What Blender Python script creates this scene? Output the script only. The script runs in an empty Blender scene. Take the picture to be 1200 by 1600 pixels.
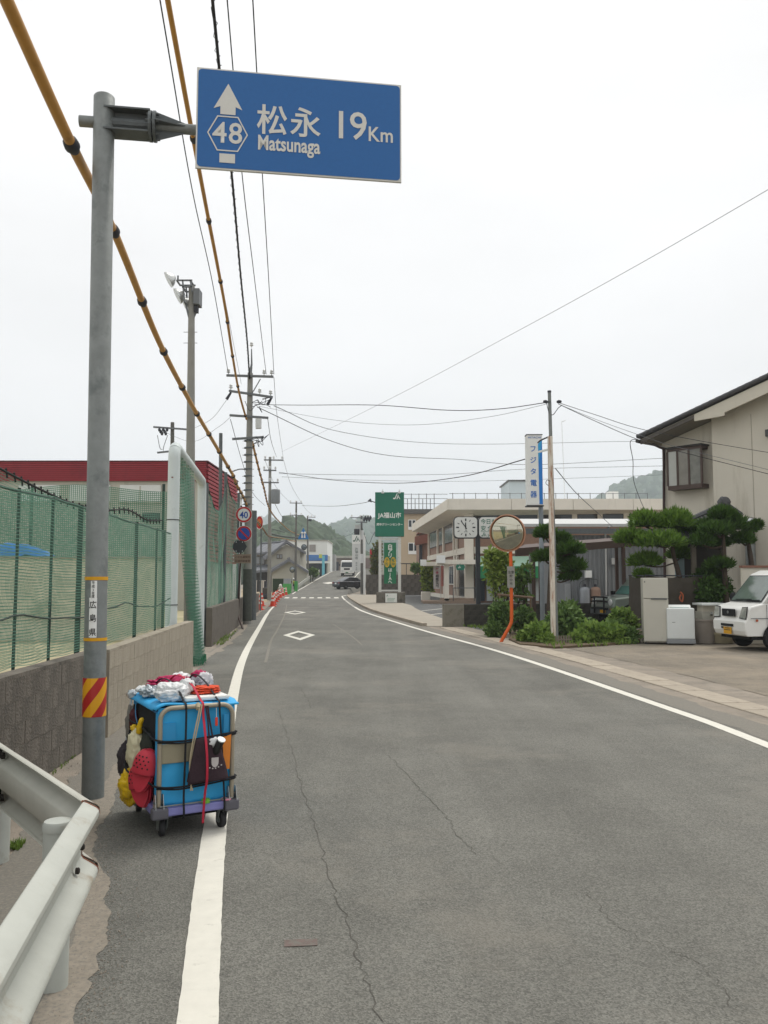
import bpy, math, random
import numpy as np
from mathutils import Vector, Matrix, noise as mnoise

scn = bpy.context.scene
COL = scn.collection
R = math.radians
# ------------------------------------------------------------------ camera
FPX, CAMZ, PITCH = 1300.0, 1.65, math.atan(105 / 1300)
cam_d = bpy.data.cameras.new('camera')
cam_d.sensor_fit = 'VERTICAL'; cam_d.sensor_height = 24.0; cam_d.lens = 24.0 * FPX / 1600
cam_d.clip_start = 0.05; cam_d.clip_end = 6000
cam = bpy.data.objects.new('camera', cam_d); COL.objects.link(cam)
cam.location = (0, 0, CAMZ); cam.rotation_euler = (math.pi / 2 + PITCH, 0, 0)
scn.camera = cam
# ------------------------------------------------------------------ sky: bright overcast
SUN_EL, SUN_AZ = R(62), R(35)       # azimuth measured from +Y towards +X
world = bpy.data.worlds.new('World'); scn.world = world; world.use_nodes = True
wt = world.node_tree; wt.nodes.clear()
wo = wt.nodes.new('ShaderNodeOutputWorld'); bg = wt.nodes.new('ShaderNodeBackground')
sky = wt.nodes.new('ShaderNodeTexSky'); sky.sky_type = 'NISHITA'; sky.sun_disc = False
sky.sun_elevation = SUN_EL; sky.sun_rotation = SUN_AZ; sky.dust_density = 3
tc = wt.nodes.new('ShaderNodeTexCoord'); sep = wt.nodes.new('ShaderNodeSeparateXYZ')
wt.links.new(tc.outputs['Generated'], sep.inputs[0])
mr = wt.nodes.new('ShaderNodeMapRange'); mr.inputs[1].default_value = 0.0; mr.inputs[2].default_value = 1.0
mr.inputs[3].default_value = 6.1; mr.inputs[4].default_value = 7.5
wt.links.new(sep.outputs[2], mr.inputs[0])
cn = wt.nodes.new('ShaderNodeTexNoise'); cn.inputs['Scale'].default_value = 2.2; cn.inputs['Detail'].default_value = 5
cmap = wt.nodes.new('ShaderNodeMapping'); cmap.inputs['Scale'].default_value = (1, 1, 2.6)
wt.links.new(tc.outputs['Generated'], cmap.inputs[0]); wt.links.new(cmap.outputs[0], cn.inputs['Vector'])
cm = wt.nodes.new('ShaderNodeMapRange'); cm.inputs[1].default_value = .3; cm.inputs[2].default_value = .7
cm.inputs[3].default_value = .93; cm.inputs[4].default_value = 1.06
wt.links.new(cn.outputs[0], cm.inputs[0])
mu = wt.nodes.new('ShaderNodeMath'); mu.operation = 'MULTIPLY'
wt.links.new(mr.outputs[0], mu.inputs[0]); wt.links.new(cm.outputs[0], mu.inputs[1])
tint = wt.nodes.new('ShaderNodeMix'); tint.data_type = 'RGBA'; tint.blend_type = 'MULTIPLY'; tint.inputs[0].default_value = 1
tint.inputs[6].default_value = (1.0, 0.994, 0.985, 1)
wt.links.new(mu.outputs[0], tint.inputs[7])
smix = wt.nodes.new('ShaderNodeMix'); smix.data_type = 'RGBA'; smix.inputs[0].default_value = .965
wt.links.new(sky.outputs[0], smix.inputs[6]); wt.links.new(tint.outputs[2], smix.inputs[7])
wt.links.new(smix.outputs[2], bg.inputs[0]); bg.inputs[1].default_value = 0.104
wt.links.new(bg.outputs[0], wo.inputs[0])
# ------------------------------------------------------------------ sun behind the cloud
sd = bpy.data.lights.new('sun', 'SUN'); sd.energy = 1.5; sd.angle = R(22); sd.color = (1, .96, .9)
so = bpy.data.objects.new('sun', sd); COL.objects.link(so)
sv = Vector((math.sin(SUN_AZ) * math.cos(SUN_EL), math.cos(SUN_AZ) * math.cos(SUN_EL), math.sin(SUN_EL)))
so.rotation_euler = sv.to_track_quat('Z', 'Y').to_euler(); so.location = (0, 0, 60)
# ------------------------------------------------------------------ exposure
vs = scn.view_settings; vs.view_transform = 'Standard'; vs.look = 'None'; vs.exposure = 0.64; vs.gamma = 1
vs.use_curve_mapping = False
scn.cycles.use_denoising = True
scn.cycles.max_bounces = 6; scn.cycles.transparent_max_bounces = 12
scn.cycles.volume_bounces = 1

# ------------------------------------------------------------------ helpers
rnd = random.Random(7)
def P(px, py, Y):
    """point in the place seen at photo pixel (px, py), Y metres ahead"""
    u = (px - 600) / FPX; v = (800 - py) / FPX
    dy = math.cos(PITCH) - v * math.sin(PITCH); dz = math.sin(PITCH) + v * math.cos(PITCH)
    return Vector((u * Y / dy, Y, CAMZ + dz * Y / dy))
def G(px, py, z=0.0):
    u = (px - 600) / FPX; v = (800 - py) / FPX
    dy = math.cos(PITCH) - v * math.sin(PITCH); dz = math.sin(PITCH) + v * math.cos(PITCH)
    t = (z - CAMZ) / dz
    return Vector((u * t, dy * t, z))
def ZY(py, Y): return P(600, py, Y).z
def XY(px, Y, py=905): return P(px, py, Y).x
def C(h):
    h = h.lstrip('#'); o = []
    for i in (0, 2, 4):
        c = int(h[i:i + 2], 16) / 255
        o.append(c / 12.92 if c <= .04045 else ((c + .055) / 1.055) ** 2.4)
    return (*o, 1)
MATS = {}
def M(name, col, rough=.65, metal=0, var=.12, sc=4, bump=0, bsc=None, dirt=None, dsc=1.5, dth=.55, streak=False, spec=.4, rand=0, coat=0):
    """procedural surface: noise-varied colour, optional dirt patches / streaks and fine relief"""
    if name in MATS: return MATS[name]
    m = bpy.data.materials.new(name); m.use_nodes = True; nt = m.node_tree; N = nt.nodes; L = nt.links
    b = N['Principled BSDF']
    b.inputs['Roughness'].default_value = rough; b.inputs['Metallic'].default_value = metal
    b.inputs['Specular IOR Level'].default_value = spec
    if coat: b.inputs['Coat Weight'].default_value = coat; b.inputs['Coat Roughness'].default_value = .08
    if isinstance(col, str): col = C(col)
    t = N.new('ShaderNodeTexCoord')
    n1 = N.new('ShaderNodeTexNoise'); n1.inputs['Scale'].default_value = sc; n1.inputs['Detail'].default_value = 6; n1.inputs['Roughness'].default_value = .65
    L.new(t.outputs['Object'], n1.inputs['Vector'])
    r1 = N.new('ShaderNodeMapRange'); r1.inputs[1].default_value = .25; r1.inputs[2].default_value = .75
    r1.inputs[3].default_value = 1 - var; r1.inputs[4].default_value = 1 + var
    L.new(n1.outputs[0], r1.inputs[0])
    mx = N.new('ShaderNodeMix'); mx.data_type = 'RGBA'; mx.blend_type = 'MULTIPLY'; mx.inputs[0].default_value = 1
    mx.inputs[6].default_value = col; L.new(r1.outputs[0], mx.inputs[7]); out = mx.outputs[2]
    if rand:
        oi = N.new('ShaderNodeObjectInfo'); r2 = N.new('ShaderNodeMapRange')
        r2.inputs[3].default_value = 1 - rand; r2.inputs[4].default_value = 1 + rand
        L.new(oi.outputs['Random'], r2.inputs[0])
        m2 = N.new('ShaderNodeMix'); m2.data_type = 'RGBA'; m2.blend_type = 'MULTIPLY'; m2.inputs[0].default_value = 1
        L.new(out, m2.inputs[6]); L.new(r2.outputs[0], m2.inputs[7]); out = m2.outputs[2]
    if dirt:
        mp = N.new('ShaderNodeMapping'); mp.inputs['Scale'].default_value = (1, 1, .12) if streak else (1, 1, 1)
        L.new(t.outputs['Object'], mp.inputs[0])
        n2 = N.new('ShaderNodeTexNoise'); n2.inputs['Scale'].default_value = dsc; n2.inputs['Detail'].default_value = 8; n2.inputs['Roughness'].default_value = .7
        L.new(mp.outputs[0], n2.inputs['Vector'])
        r3 = N.new('ShaderNodeMapRange'); r3.inputs[1].default_value = dth; r3.inputs[2].default_value = dth + .17
        L.new(n2.outputs[0], r3.inputs[0])
        m3 = N.new('ShaderNodeMix'); m3.data_type = 'RGBA'; L.new(r3.outputs[0], m3.inputs[0])
        L.new(out, m3.inputs[6]); m3.inputs[7].default_value = C(dirt) if isinstance(dirt, str) else dirt; out = m3.outputs[2]
    L.new(out, b.inputs['Base Color'])
    if bump:
        n4 = N.new('ShaderNodeTexNoise'); n4.inputs['Scale'].default_value = bsc or sc * 6; n4.inputs['Detail'].default_value = 5
        L.new(t.outputs['Object'], n4.inputs['Vector'])
        bp = N.new('ShaderNodeBump'); bp.inputs['Strength'].default_value = min(1, bump); bp.inputs['Distance'].default_value = .02
        L.new(n4.outputs[0], bp.inputs['Height']); L.new(bp.outputs[0], b.inputs['Normal'])
    MATS[name] = m; return m
def glass(name, col, rough=.04):
    """dark window glass that mirrors the sky, seen from outside"""
    if name in MATS: return MATS[name]
    m = M(name, col, rough=.12, var=.25, sc=.6, spec=.45); return m

WORLDROOT = {}
def tagit(o, label=None, cat=None, group=None, kind=None):
    if label: o['label'] = label
    if cat: o['category'] = cat
    if group: o['group'] = group
    if kind: o['kind'] = kind
    return o
def thing(name, label, cat, loc=(0, 0, 0), group=None, rz=0, local=False):
    """Empty at the thing's base; its parts are given in world coordinates unless local"""
    o = bpy.data.objects.new(name, None); COL.objects.link(o); o.empty_display_size = .2
    o.location = loc; o.rotation_euler = (0, 0, rz)
    if not local: WORLDROOT[o.name] = Vector(loc)
    return tagit(o, label, cat, group)
def rootof(o):
    while o.parent: o = o.parent
    return o
def link(name, me, parent=None):
    o = bpy.data.objects.new(name, me); COL.objects.link(o)
    if parent: o.parent = parent
    return o
class MB:
    def __init__(s): s.v = []; s.f = []
    def add(s, vs, fs):
        n = len(s.v); s.v += [tuple(v) for v in vs]; s.f += [tuple(i + n for i in f) for f in fs]; return s
    def box(s, c, d, rz=0, rx=0):
        c = Vector(c); x, y, z = d[0] / 2, d[1] / 2, d[2] / 2
        m = Matrix.Rotation(rz, 3, 'Z') @ Matrix.Rotation(rx, 3, 'X')
        vs = [c + m @ Vector((sx * x, sy * y, sz * z)) for sz in (-1, 1) for sx, sy in ((-1, -1), (1, -1), (1, 1), (-1, 1))]
        return s.add(vs, [(3, 2, 1, 0), (4, 5, 6, 7), (0, 1, 5, 4), (1, 2, 6, 5), (2, 3, 7, 6), (3, 0, 4, 7)])
    def span(s, a, b):
        return s.box([(a[i] + b[i]) / 2 for i in range(3)], [abs(b[i] - a[i]) for i in range(3)])
    def beam(s, p0, p1, w, h, up=(0, 0, 1)):
        p0 = Vector(p0); p1 = Vector(p1); d = (p1 - p0).normalized(); sd_ = d.cross(Vector(up))
        if sd_.length < 1e-4: sd_ = d.cross(Vector((1, 0, 0)))
        sd_.normalize(); u = sd_.cross(d)
        vs = [p + sd_ * a * w / 2 + u * b * h / 2 for p in (p0, p1) for a, b in ((-1, -1), (1, -1), (1, 1), (-1, 1))]
        return s.add(vs, [(3, 2, 1, 0), (4, 5, 6, 7), (0, 1, 5, 4), (1, 2, 6, 5), (2, 3, 7, 6), (3, 0, 4, 7)])
    def tube(s, pts, r, n=8, caps=True, closed=False):
        pts = [Vector(p) for p in pts]; k = len(pts)
        rs = r if isinstance(r, (list, tuple)) else [r] * k
        a = None; vs = []
        for i, p in enumerate(pts):
            if closed: d = pts[(i + 1) % k] - pts[i - 1]
            else: d = (pts[min(i + 1, k - 1)] - pts[max(i - 1, 0)])
            d.normalize()
            if a is None:
                a = d.cross(Vector((0, 0, 1)))
                if a.length < 1e-3: a = d.cross(Vector((1, 0, 0)))
            else: a = a - d * a.dot(d)
            a.normalize(); b = d.cross(a)
            for j in range(n):
                t = 2 * math.pi * j / n; vs.append(p + (a * math.cos(t) + b * math.sin(t)) * rs[i])
        fs = []
        for i in range(k if closed else k - 1):
            i2 = (i + 1) % k
            for j in range(n):
                j2 = (j + 1) % n; fs.append((i * n + j, i * n + j2, i2 * n + j2, i2 * n + j))
        if caps and not closed: fs += [tuple(range(n))[::-1], tuple(range((k - 1) * n, k * n))]
        return s.add(vs, fs)
    def prism(s, poly, vec):
        n = len(poly); vec = Vector(vec); vs = [Vector(p) for p in poly] + [Vector(p) + vec for p in poly]
        return s.add(vs, [tuple(range(n))[::-1], tuple(range(n, 2 * n))] + [(i, (i + 1) % n, n + (i + 1) % n, n + i) for i in range(n)])
    def face(s, pts): return s.add(pts, [tuple(range(len(pts)))])
    def lathe(s, prof, c, n=16, axis=(0, 0, 1)):
        c = Vector(c); q = Vector(axis).normalized().to_track_quat('Z', 'Y')
        vs = [c + q @ Vector((r * math.cos(2 * math.pi * j / n), r * math.sin(2 * math.pi * j / n), z)) for r, z in prof for j in range(n)]
        k = len(prof); fs = [(i * n + j, i * n + (j + 1) % n, (i + 1) * n + (j + 1) % n, (i + 1) * n + j) for i in range(k - 1) for j in range(n)]
        fs += [tuple(range(n))[::-1], tuple(range((k - 1) * n, k * n))]
        return s.add(vs, fs)
    def grid(s, fn, nu, nv):
        vs = [fn(i / nu, j / nv) for i in range(nu + 1) for j in range(nv + 1)]
        return s.add(vs, [(i * (nv + 1) + j, (i + 1) * (nv + 1) + j, (i + 1) * (nv + 1) + j + 1, i * (nv + 1) + j + 1) for i in range(nu) for j in range(nv)])
    def lump(s, c, r, seed=0, amp=.18, fr=2.2, nu=20, nv=12, flat=None):
        if nu >= 28: nu, nv = nu * 2, nv * 2
        c = Vector(c); vs = []; off = Vector((seed * 3.7, seed * 1.3, seed * 7.1))
        for i in range(nv + 1):
            th = math.pi * i / nv
            for j in range(nu):
                ph = 2 * math.pi * j / nu
                d = Vector((math.sin(th) * math.cos(ph), math.sin(th) * math.sin(ph), math.cos(th)))
                q = 1 + amp * mnoise.noise(d * fr + off) + amp * .9 * abs(mnoise.noise(d * fr * 2.3 + off)) - amp * .3 + amp * .4 * mnoise.noise(d * fr * 5 + off) + (amp * .42 * (.35 - abs(mnoise.noise(d * fr * 3.6 + off * 2))) if nu >= 28 else 0)
                p = Vector((d.x * r[0], d.y * r[1], d.z * r[2])) * q
                if flat is not None: p.z = max(p.z, flat)
                vs.append(c + p)
        fs = [(i * nu + j, (i + 1) * nu + j, (i + 1) * nu + (j + 1) % nu, i * nu + (j + 1) % nu) for i in range(nv) for j in range(nu)]
        return s.add(vs, fs)
    def build(s, name, mat, parent=None, smooth=False, bevel=0, seg=2, angle=None):
        vs = s.v
        if parent is not None:
            rt = rootof(parent)
            if rt.name in WORLDROOT:
                l = WORLDROOT[rt.name]; vs = [(v[0] - l.x, v[1] - l.y, v[2] - l.z) for v in vs]
        me = bpy.data.meshes.new(name); me.from_pydata(vs, [], s.f); me.materials.append(mat)
        if smooth:
            me.polygons.foreach_set('use_smooth', [True] * len(me.polygons))
            if angle: me.set_sharp_from_angle(angle=R(angle))
        me.update(); o = link(name, me, parent)
        if bevel:
            b = o.modifiers.new('bevel', 'BEVEL'); b.width = bevel; b.segments = seg; b.limit_method = 'ANGLE'; b.angle_limit = R(40)
            b.harden_normals = False
        return o
def rawmesh(name, V, F, mat, parent=None, smooth=False):
    """numpy vertices/faces to one object"""
    V = np.asarray(V, dtype=np.float32)
    if parent is not None and rootof(parent).name in WORLDROOT: V = V - np.array(WORLDROOT[rootof(parent).name], dtype=np.float32)
    F = np.asarray(F, dtype=np.int32); me = bpy.data.meshes.new(name); k = F.shape[1]
    me.vertices.add(len(V)); me.vertices.foreach_set('co', V.ravel())
    me.loops.add(F.size); me.loops.foreach_set('vertex_index', F.ravel())
    me.polygons.add(len(F)); me.polygons.foreach_set('loop_start', np.arange(0, F.size, k, dtype=np.int32))
    me.materials.append(mat)
    if smooth: me.polygons.foreach_set('use_smooth', np.ones(len(F), dtype=bool))
    me.update(calc_edges=True); me.validate(); return link(name, me, parent)
def copy_tree(o, parent=None):
    c = o.copy(); COL.objects.link(c); c.parent = parent
    for ch in list(o.children): copy_tree(ch, c)
    return c
def spline(pts, n=12):
    """Catmull-Rom through points"""
    pts = [Vector(p) for p in pts]; out = []
    q = [pts[0] * 2 - pts[1]] + pts + [pts[-1] * 2 - pts[-2]]
    for i in range(1, len(q) - 2):
        a, b, c, d = q[i - 1:i + 3]
        for k in range(n):
            t = k / n
            out.append(.5 * ((2 * b) + (c - a) * t + (2 * a - 5 * b + 4 * c - d) * t * t + (3 * b - a - 3 * c + d) * t ** 3))
    out.append(pts[-1]); return out
def text(name, body, mat, parent, pos, right, up, size, bold=0.0, xs=1.0, align='CENTER', lift=.004, spacing=1.0, shear=0):
    """flat print: glyph outlines laid on a surface at pos (baseline point)"""
    cu = bpy.data.curves.new(name, 'FONT'); cu.body = body; cu.size = 1; cu.align_x = align; cu.offset = bold
    cu.space_character = spacing; cu.shear = shear
    cu.resolution_u = 3
    o = bpy.data.objects.new(name, cu); COL.objects.link(o)
    bpy.context.view_layer.update()
    me = bpy.data.meshes.new_from_object(o.evaluated_get(bpy.context.evaluated_depsgraph_get()))
    bpy.data.objects.remove(o); bpy.data.curves.remove(cu)
    right = Vector(right).normalized(); up = Vector(up).normalized(); nr = right.cross(up); pos = Vector(pos)
    if parent is not None and rootof(parent).name in WORLDROOT: pos = pos - WORLDROOT[rootof(parent).name]
    for v in me.vertices: v.co = pos + right * v.co.x * size * xs + up * v.co.y * size + nr * lift
    me.materials.clear(); me.materials.append(mat); me.update()
    return link(name, me, parent)
def vtext(name, body, mat, parent, pos, right, up, size, step, bold=0.0, xs=1.0, lift=.004):
    for i, ch in enumerate(body):
        if ch != ' ': text(name, ch, mat, parent, Vector(pos) - Vector(up).normalized() * step * i, right, up, size, bold, xs, 'CENTER', lift)
def lerp(a, b, t): return a + (b - a) * t
def interp(tab, y):
    if y <= tab[0][0]: i = 0
    else:
        i = len(tab) - 2
        for k in range(len(tab) - 1):
            if tab[k][0] <= y <= tab[k + 1][0]: i = k; break
    (a, b), (c, d) = tab[i], tab[i + 1]
    return b + (d - b) * (y - a) / (c - a)
def smoothtab(tab, n=10):
    pts = spline([(a, b, 0) for a, b in tab], n); return [(p.x, p.y) for p in pts]
# ================================================================== setting
def asphalt(name, col, dust, speck=.34, dth=.52, dsc=.35):
    m = bpy.data.materials.new(name); m.use_nodes = True; nt = m.node_tree; N = nt.nodes; L = nt.links; b = N['Principled BSDF']
    b.inputs['Roughness'].default_value = .9; b.inputs['Specular IOR Level'].default_value = .25
    t = N.new('ShaderNodeTexCoord')
    def nz(scale, det, rough=.6, vec=None):
        n = N.new('ShaderNodeTexNoise'); n.inputs['Scale'].default_value = scale; n.inputs['Detail'].default_value = det; n.inputs['Roughness'].default_value = rough
        L.new(vec or t.outputs['Object'], n.inputs['Vector']); return n.outputs[0]
    def rng(x, a, c, lo, hi):
        r = N.new('ShaderNodeMapRange'); r.inputs[1].default_value = a; r.inputs[2].default_value = c; r.inputs[3].default_value = lo; r.inputs[4].default_value = hi
        L.new(x, r.inputs[0]); return r.outputs[0]
    def mul(a, c):
        x = N.new('ShaderNodeMix'); x.data_type = 'RGBA'; x.blend_type = 'MULTIPLY'; x.inputs[0].default_value = 1
        L.new(a, x.inputs[6]); L.new(c, x.inputs[7]); return x.outputs[2]
    rgb = N.new('ShaderNodeRGB'); rgb.outputs[0].default_value = C(col)
    vo = N.new('ShaderNodeTexVoronoi'); vo.inputs['Scale'].default_value = 130; L.new(t.outputs['Object'], vo.inputs['Vector'])
    sp = N.new('ShaderNodeSeparateColor'); L.new(vo.outputs['Color'], sp.inputs[0])
    c = mul(rgb.outputs[0], rng(sp.outputs[0], 0, 1, 1 - speck, 1 + speck))
    c = mul(c, rng(nz(28, 4), .3, .7, .93, 1.07))
    c = mul(c, rng(nz(.5, 7, .7), .3, .7, .8, 1.2))
    mp = N.new('ShaderNodeMapping'); mp.inputs['Scale'].default_value = (1.6, .14, 1); mp.inputs['Rotation'].default_value = (0, 0, R(-8)); L.new(t.outputs['Object'], mp.inputs[0])
    c = mul(c, rng(nz(1, 5, .6, mp.outputs[0]), .3, .7, .86, 1.12))
    dm = N.new('ShaderNodeMix'); dm.data_type = 'RGBA'; dm.inputs[7].default_value = C(dust); L.new(c, dm.inputs[6])
    L.new(rng(nz(dsc, 9, .72), dth, dth + .25, 0, .75), dm.inputs[0])
    L.new(dm.outputs[2], b.inputs['Base Color'])
    bp = N.new('ShaderNodeBump'); bp.inputs['Strength'].default_value = .5; bp.inputs['Distance'].default_value = .006
    L.new(vo.outputs['Distance'], bp.inputs['Height']); L.new(bp.outputs[0], b.inputs['Normal'])
    return m
m_road = asphalt('asphalt_road', '676660', '847f75')
m_lot = asphalt('asphalt_lot', '746d62', '988c7a', dth=.46)
m_park = asphalt('asphalt_parking', '5f605f', '7a766f')
m_sand = M('dusty_concrete', '887f73', .95, var=.16, sc=1.1, bump=.5, bsc=60, dirt='736d63', dsc=1.6, dth=.47)
m_conc = M('concrete_kerb', '9d9384', .9, var=.14, sc=2, bump=.4, bsc=70, dirt='6d655a', dsc=1.7, dth=.56, rand=.08)
m_field = M('dry_field', 'a39a7c', .95, var=.2, sc=.7, bump=.6, bsc=30, dirt='6f7a4c', dsc=.5, dth=.53)
m_paint = M('road_paint', 'cbc8bd', .7, var=.07, sc=9, dirt='a09c92', dsc=13, dth=.60)
m_crack = M('crack_tar', '4c4943', .9, var=.2)

LT = smoothtab([(-6, .72), (0, -.12), (3.1, -.67), (5.72, -1.13), (11.9, -2.13), (18.65, -3.08), (30.2, -4.44), (39, -5.46), (49.9, -6.6), (70, -8.45), (90, -9.75), (105, -9.9), (130, -9.5), (170, -8.9), (300, -6)])
RT = smoothtab([(-6, 4.25), (0, 4.12), (8.28, 3.83), (11.35, 3.58), (19, 2.66), (27.5, 1.2), (40.5, -.75), (49.9, -1.75), (70, -3.35), (85, -4.2), (105, -4.55), (130, -4.4), (170, -3.9), (300, -1)])
ZT = smoothtab([(-10, 0), (60, 0), (78, 0.0), (90, .14), (105, .74), (130, 2.12), (150, 3.0), (170, 3.4), (200, 3.45), (300, 3.45)])
def LX(y): return interp(LT, y)
def RX(y): return interp(RT, y)
def RZ(y): return max(0, interp(ZT, y)) if y > 78 else 0.0
ys = [-6 + .12 * i for i in range(250)] + [24 + .5 * i for i in range(40)] + [44 + 2 * i for i in range(129)]
def ragged(y, s, a=.05): return a * mnoise.noise(Vector((y * 1.1, s, 0))) + a * .6 * mnoise.noise(Vector((y * 4.3, s, 3)))
LE = smoothtab([(-6, .5), (3, .5), (4.6, .58), (5.6, .82), (8, .86), (16, .84), (24, .55), (50, .35), (90, .3), (300, .3)])
def lroad(y): return LX(y) - interp(LE, y) + ragged(y, 1.5, .05) + .02 * mnoise.noise(Vector((y * 9, 2, 7)))
def rroad(y): return RX(y) + .45 + ragged(y, 8.5, .07)

mb = MB(); mb.face([(-1500, -250, -.022), (1500, -250, -.022), (1500, 2700, -.022), (-1500, 2700, -.022)])
tagit(mb.build('ground', m_sand), kind='structure')
def strip(a, b, za, ylist, zf=lambda y: 0):
    mb = MB(); vs = []
    for y in ylist: vs += [(a(y), y, zf(y) + za), (b(y), y, zf(y) + za)]
    mb.add(vs, [(2 * i, 2 * i + 1, 2 * i + 3, 2 * i + 2) for i in range(len(ylist) - 1)]); return mb
def fr(a, b, st):
    n = max(1, int(round((b - a) / st))); return [a + (b - a) * i / n for i in range(n + 1)]
mb = MB(); vs = []
for y in ys:
    xl, xr, z = lroad(y), rroad(y), RZ(y)
    vs += [(xl - .02 - z * .6, y, -.05), (xl, y, z), (lerp(xl, xr, .33), y, z), (lerp(xl, xr, .66), y, z), (xr, y, z), (xr + .05 + z * .6, y, -.05)]
mb.add(vs, [(6 * i + k, 6 * i + k + 1, 6 * i + k + 7, 6 * i + k + 6) for i in range(len(ys) - 1) for k in range(5)])
road = tagit(mb.build('road', m_road), kind='structure')
def mark(name, mbx): return mbx.build(name, m_paint, road)
def ribbon(fx, w, y0, y1, st=.5, z=.004):
    if y0 < 20: st = .07
    def jg(y, s): return .0045 * mnoise.noise(Vector((y * 31, s, fx(0)))) + .003 * mnoise.noise(Vector((y * 9, s, 4))) if y < 20 else 0
    return strip(lambda y: fx(y) - w / 2 + jg(y, 1), lambda y: fx(y) + w / 2 + jg(y, 7), z, fr(y0, y1, st), RZ)
mark('edge_line', ribbon(LX, .155, -5, 40)); mark('edge_line', ribbon(LX, .12, 40, 51)); mark('edge_line', ribbon(LX, .15, 88, 150, 2))
mark('edge_line', ribbon(RX, .15, -5, 50))
for k in range(7): mark('edge_line_dash', ribbon(RX, .15, 50.6 + k * 2.1, 51.9 + k * 2.1))
mark('edge_line', ribbon(RX, .15, 66, 82, 1)); mark('edge_line', ribbon(RX, .15, 118, 165, 2))
# turn of the right line into the side road
mb = MB(); q = [(-4.06, 82), (-3.95, 84), (-3.5, 86), (-2.4, 88), (-.9, 89.5)]
mb.add([(x, y, .005 + RZ(y)) for x, y in q] + [(x + .16, y - .1, .005 + RZ(y)) for x, y in q], [(i, i + 1, i + 6, i + 5) for i in range(4)]); mark('edge_line', mb)
def diamond(px, py, wid, ln):
    c = G(px, py); y0 = c.y
    dx = (LX(y0 + 2) - LX(y0 - 2)) / 4; d = Vector((dx, 1, 0)).normalized(); s = Vector((d.y, -d.x, 0)); z = Vector((0, 0, .0045))
    o = [c - d * ln / 2, c + s * wid / 2, c + d * ln / 2, c - s * wid / 2]
    k = .62; i_ = [c + (p - c) * k for p in o]
    m = MB(); m.add([p + z for p in o + i_], [(a, (a + 1) % 4, 4 + (a + 1) % 4, 4 + a) for a in range(4)]); mark('diamond_marking', m)
diamond(467.5, 992.5, .95, 4.2); diamond(461, 957, 1.1, 4.6)
for Yd, Xd in ((112, -7.4), (150, -6.2)):
    m = MB(); m.add([(Xd, Yd - 2.2, RZ(Yd - 2.2) + .03), (Xd + .9, Yd, RZ(Yd) + .03), (Xd, Yd + 2.2, RZ(Yd + 2.2) + .03), (Xd - .9, Yd, RZ(Yd) + .03)], [(0, 1, 2, 3)]); mark('diamond_marking', m)
for k in range(7):          # crosswalk bars
    x = lerp(LX(75), RX(75), (k + .45) / 7)
    mb = MB(); mb.add([(x - .2, 72.6, .0045), (x + .2, 72.6, .0045), (x + .2 - .3, 76.4, .0045), (x - .2 - .3, 76.4, .0045)], [(0, 1, 2, 3)]); mark('crosswalk_bar', mb)
mb = MB(); mb.add([(LX(70) + .2, 70, .0045), (RX(70) - .2, 70, .0045), (RX(70) - .2, 70.3, .0045), (LX(70) + .2, 70.3, .0045)], [(0, 1, 2, 3)]); mark('stop_line', mb)
# cracks, patches and joints
def crack(pix, w, seed):
    p = spline([G(*q) for q in pix], 10); vs = []; r_ = random.Random(seed)
    for i, a in enumerate(p):
        d = (p[min(i + 1, len(p) - 1)] - p[max(0, i - 1)]); n = Vector((d.y, -d.x, 0)).normalized()
        j = n * r_.uniform(-.018, .018); ww = w * r_.uniform(.35, 1.2)
        vs += [a + j - n * ww / 2 + Vector((0, 0, .0025)), a + j + n * ww / 2 + Vector((0, 0, .0025))]
    m = MB(); m.add(vs, [(2 * i, 2 * i + 1, 2 * i + 3, 2 * i + 2) for i in range(len(p) - 1)]); m.build('crack', m_crack, road)
crack([(435, 1108), (450, 1155), (468, 1215), (490, 1285), (514, 1365), (538, 1430), (562, 1505), (592, 1598)], .0055, 1)
crack([(470, 1075), (480, 1092), (487, 1106)], .011, 2)
crack([(605, 1180), (640, 1213), (662, 1240), (692, 1268), (716, 1306), (745, 1336)], .0055, 3)
crack([(910, 1385), (948, 1430), (975, 1452), (1010, 1472), (1062, 1490), (1105, 1518), (1150, 1580)], .004, 4)
m_seal = M('worn_seam', '747067', .9, var=.2, sc=6)
def seam(pix, w):
    p = spline([G(*q) for q in pix], 8); vs = []
    for i, a in enumerate(p):
        d = (p[min(i + 1, len(p) - 1)] - p[max(0, i - 1)]); n = Vector((d.y, -d.x, 0)).normalized()
        vs += [a - n * w / 2 + Vector((0, 0, .0022)), a + n * w / 2 + Vector((0, 0, .0022))]
    m = MB(); m.add(vs, [(2 * i, 2 * i + 1, 2 * i + 3, 2 * i + 2) for i in range(len(p) - 1)]); m.build('joint_seam', m_seal, road)
seam([(415, 1035), (424, 1000), (433, 985), (445, 960), (448, 945)], .06); seam([(520, 975), (548, 993), (566, 1008)], .04)
m_rust = M('rust', '5d3420', .9, var=.3)
p = G(470, 1474); mb = MB(); mb.box((p.x, p.y, .003), (.15, .07, .002), rz=.1); mb.build('patch', M('red_patch', '665853', .9, var=.25, sc=30, dirt='67645d', dsc=22, dth=.45), road)

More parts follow.
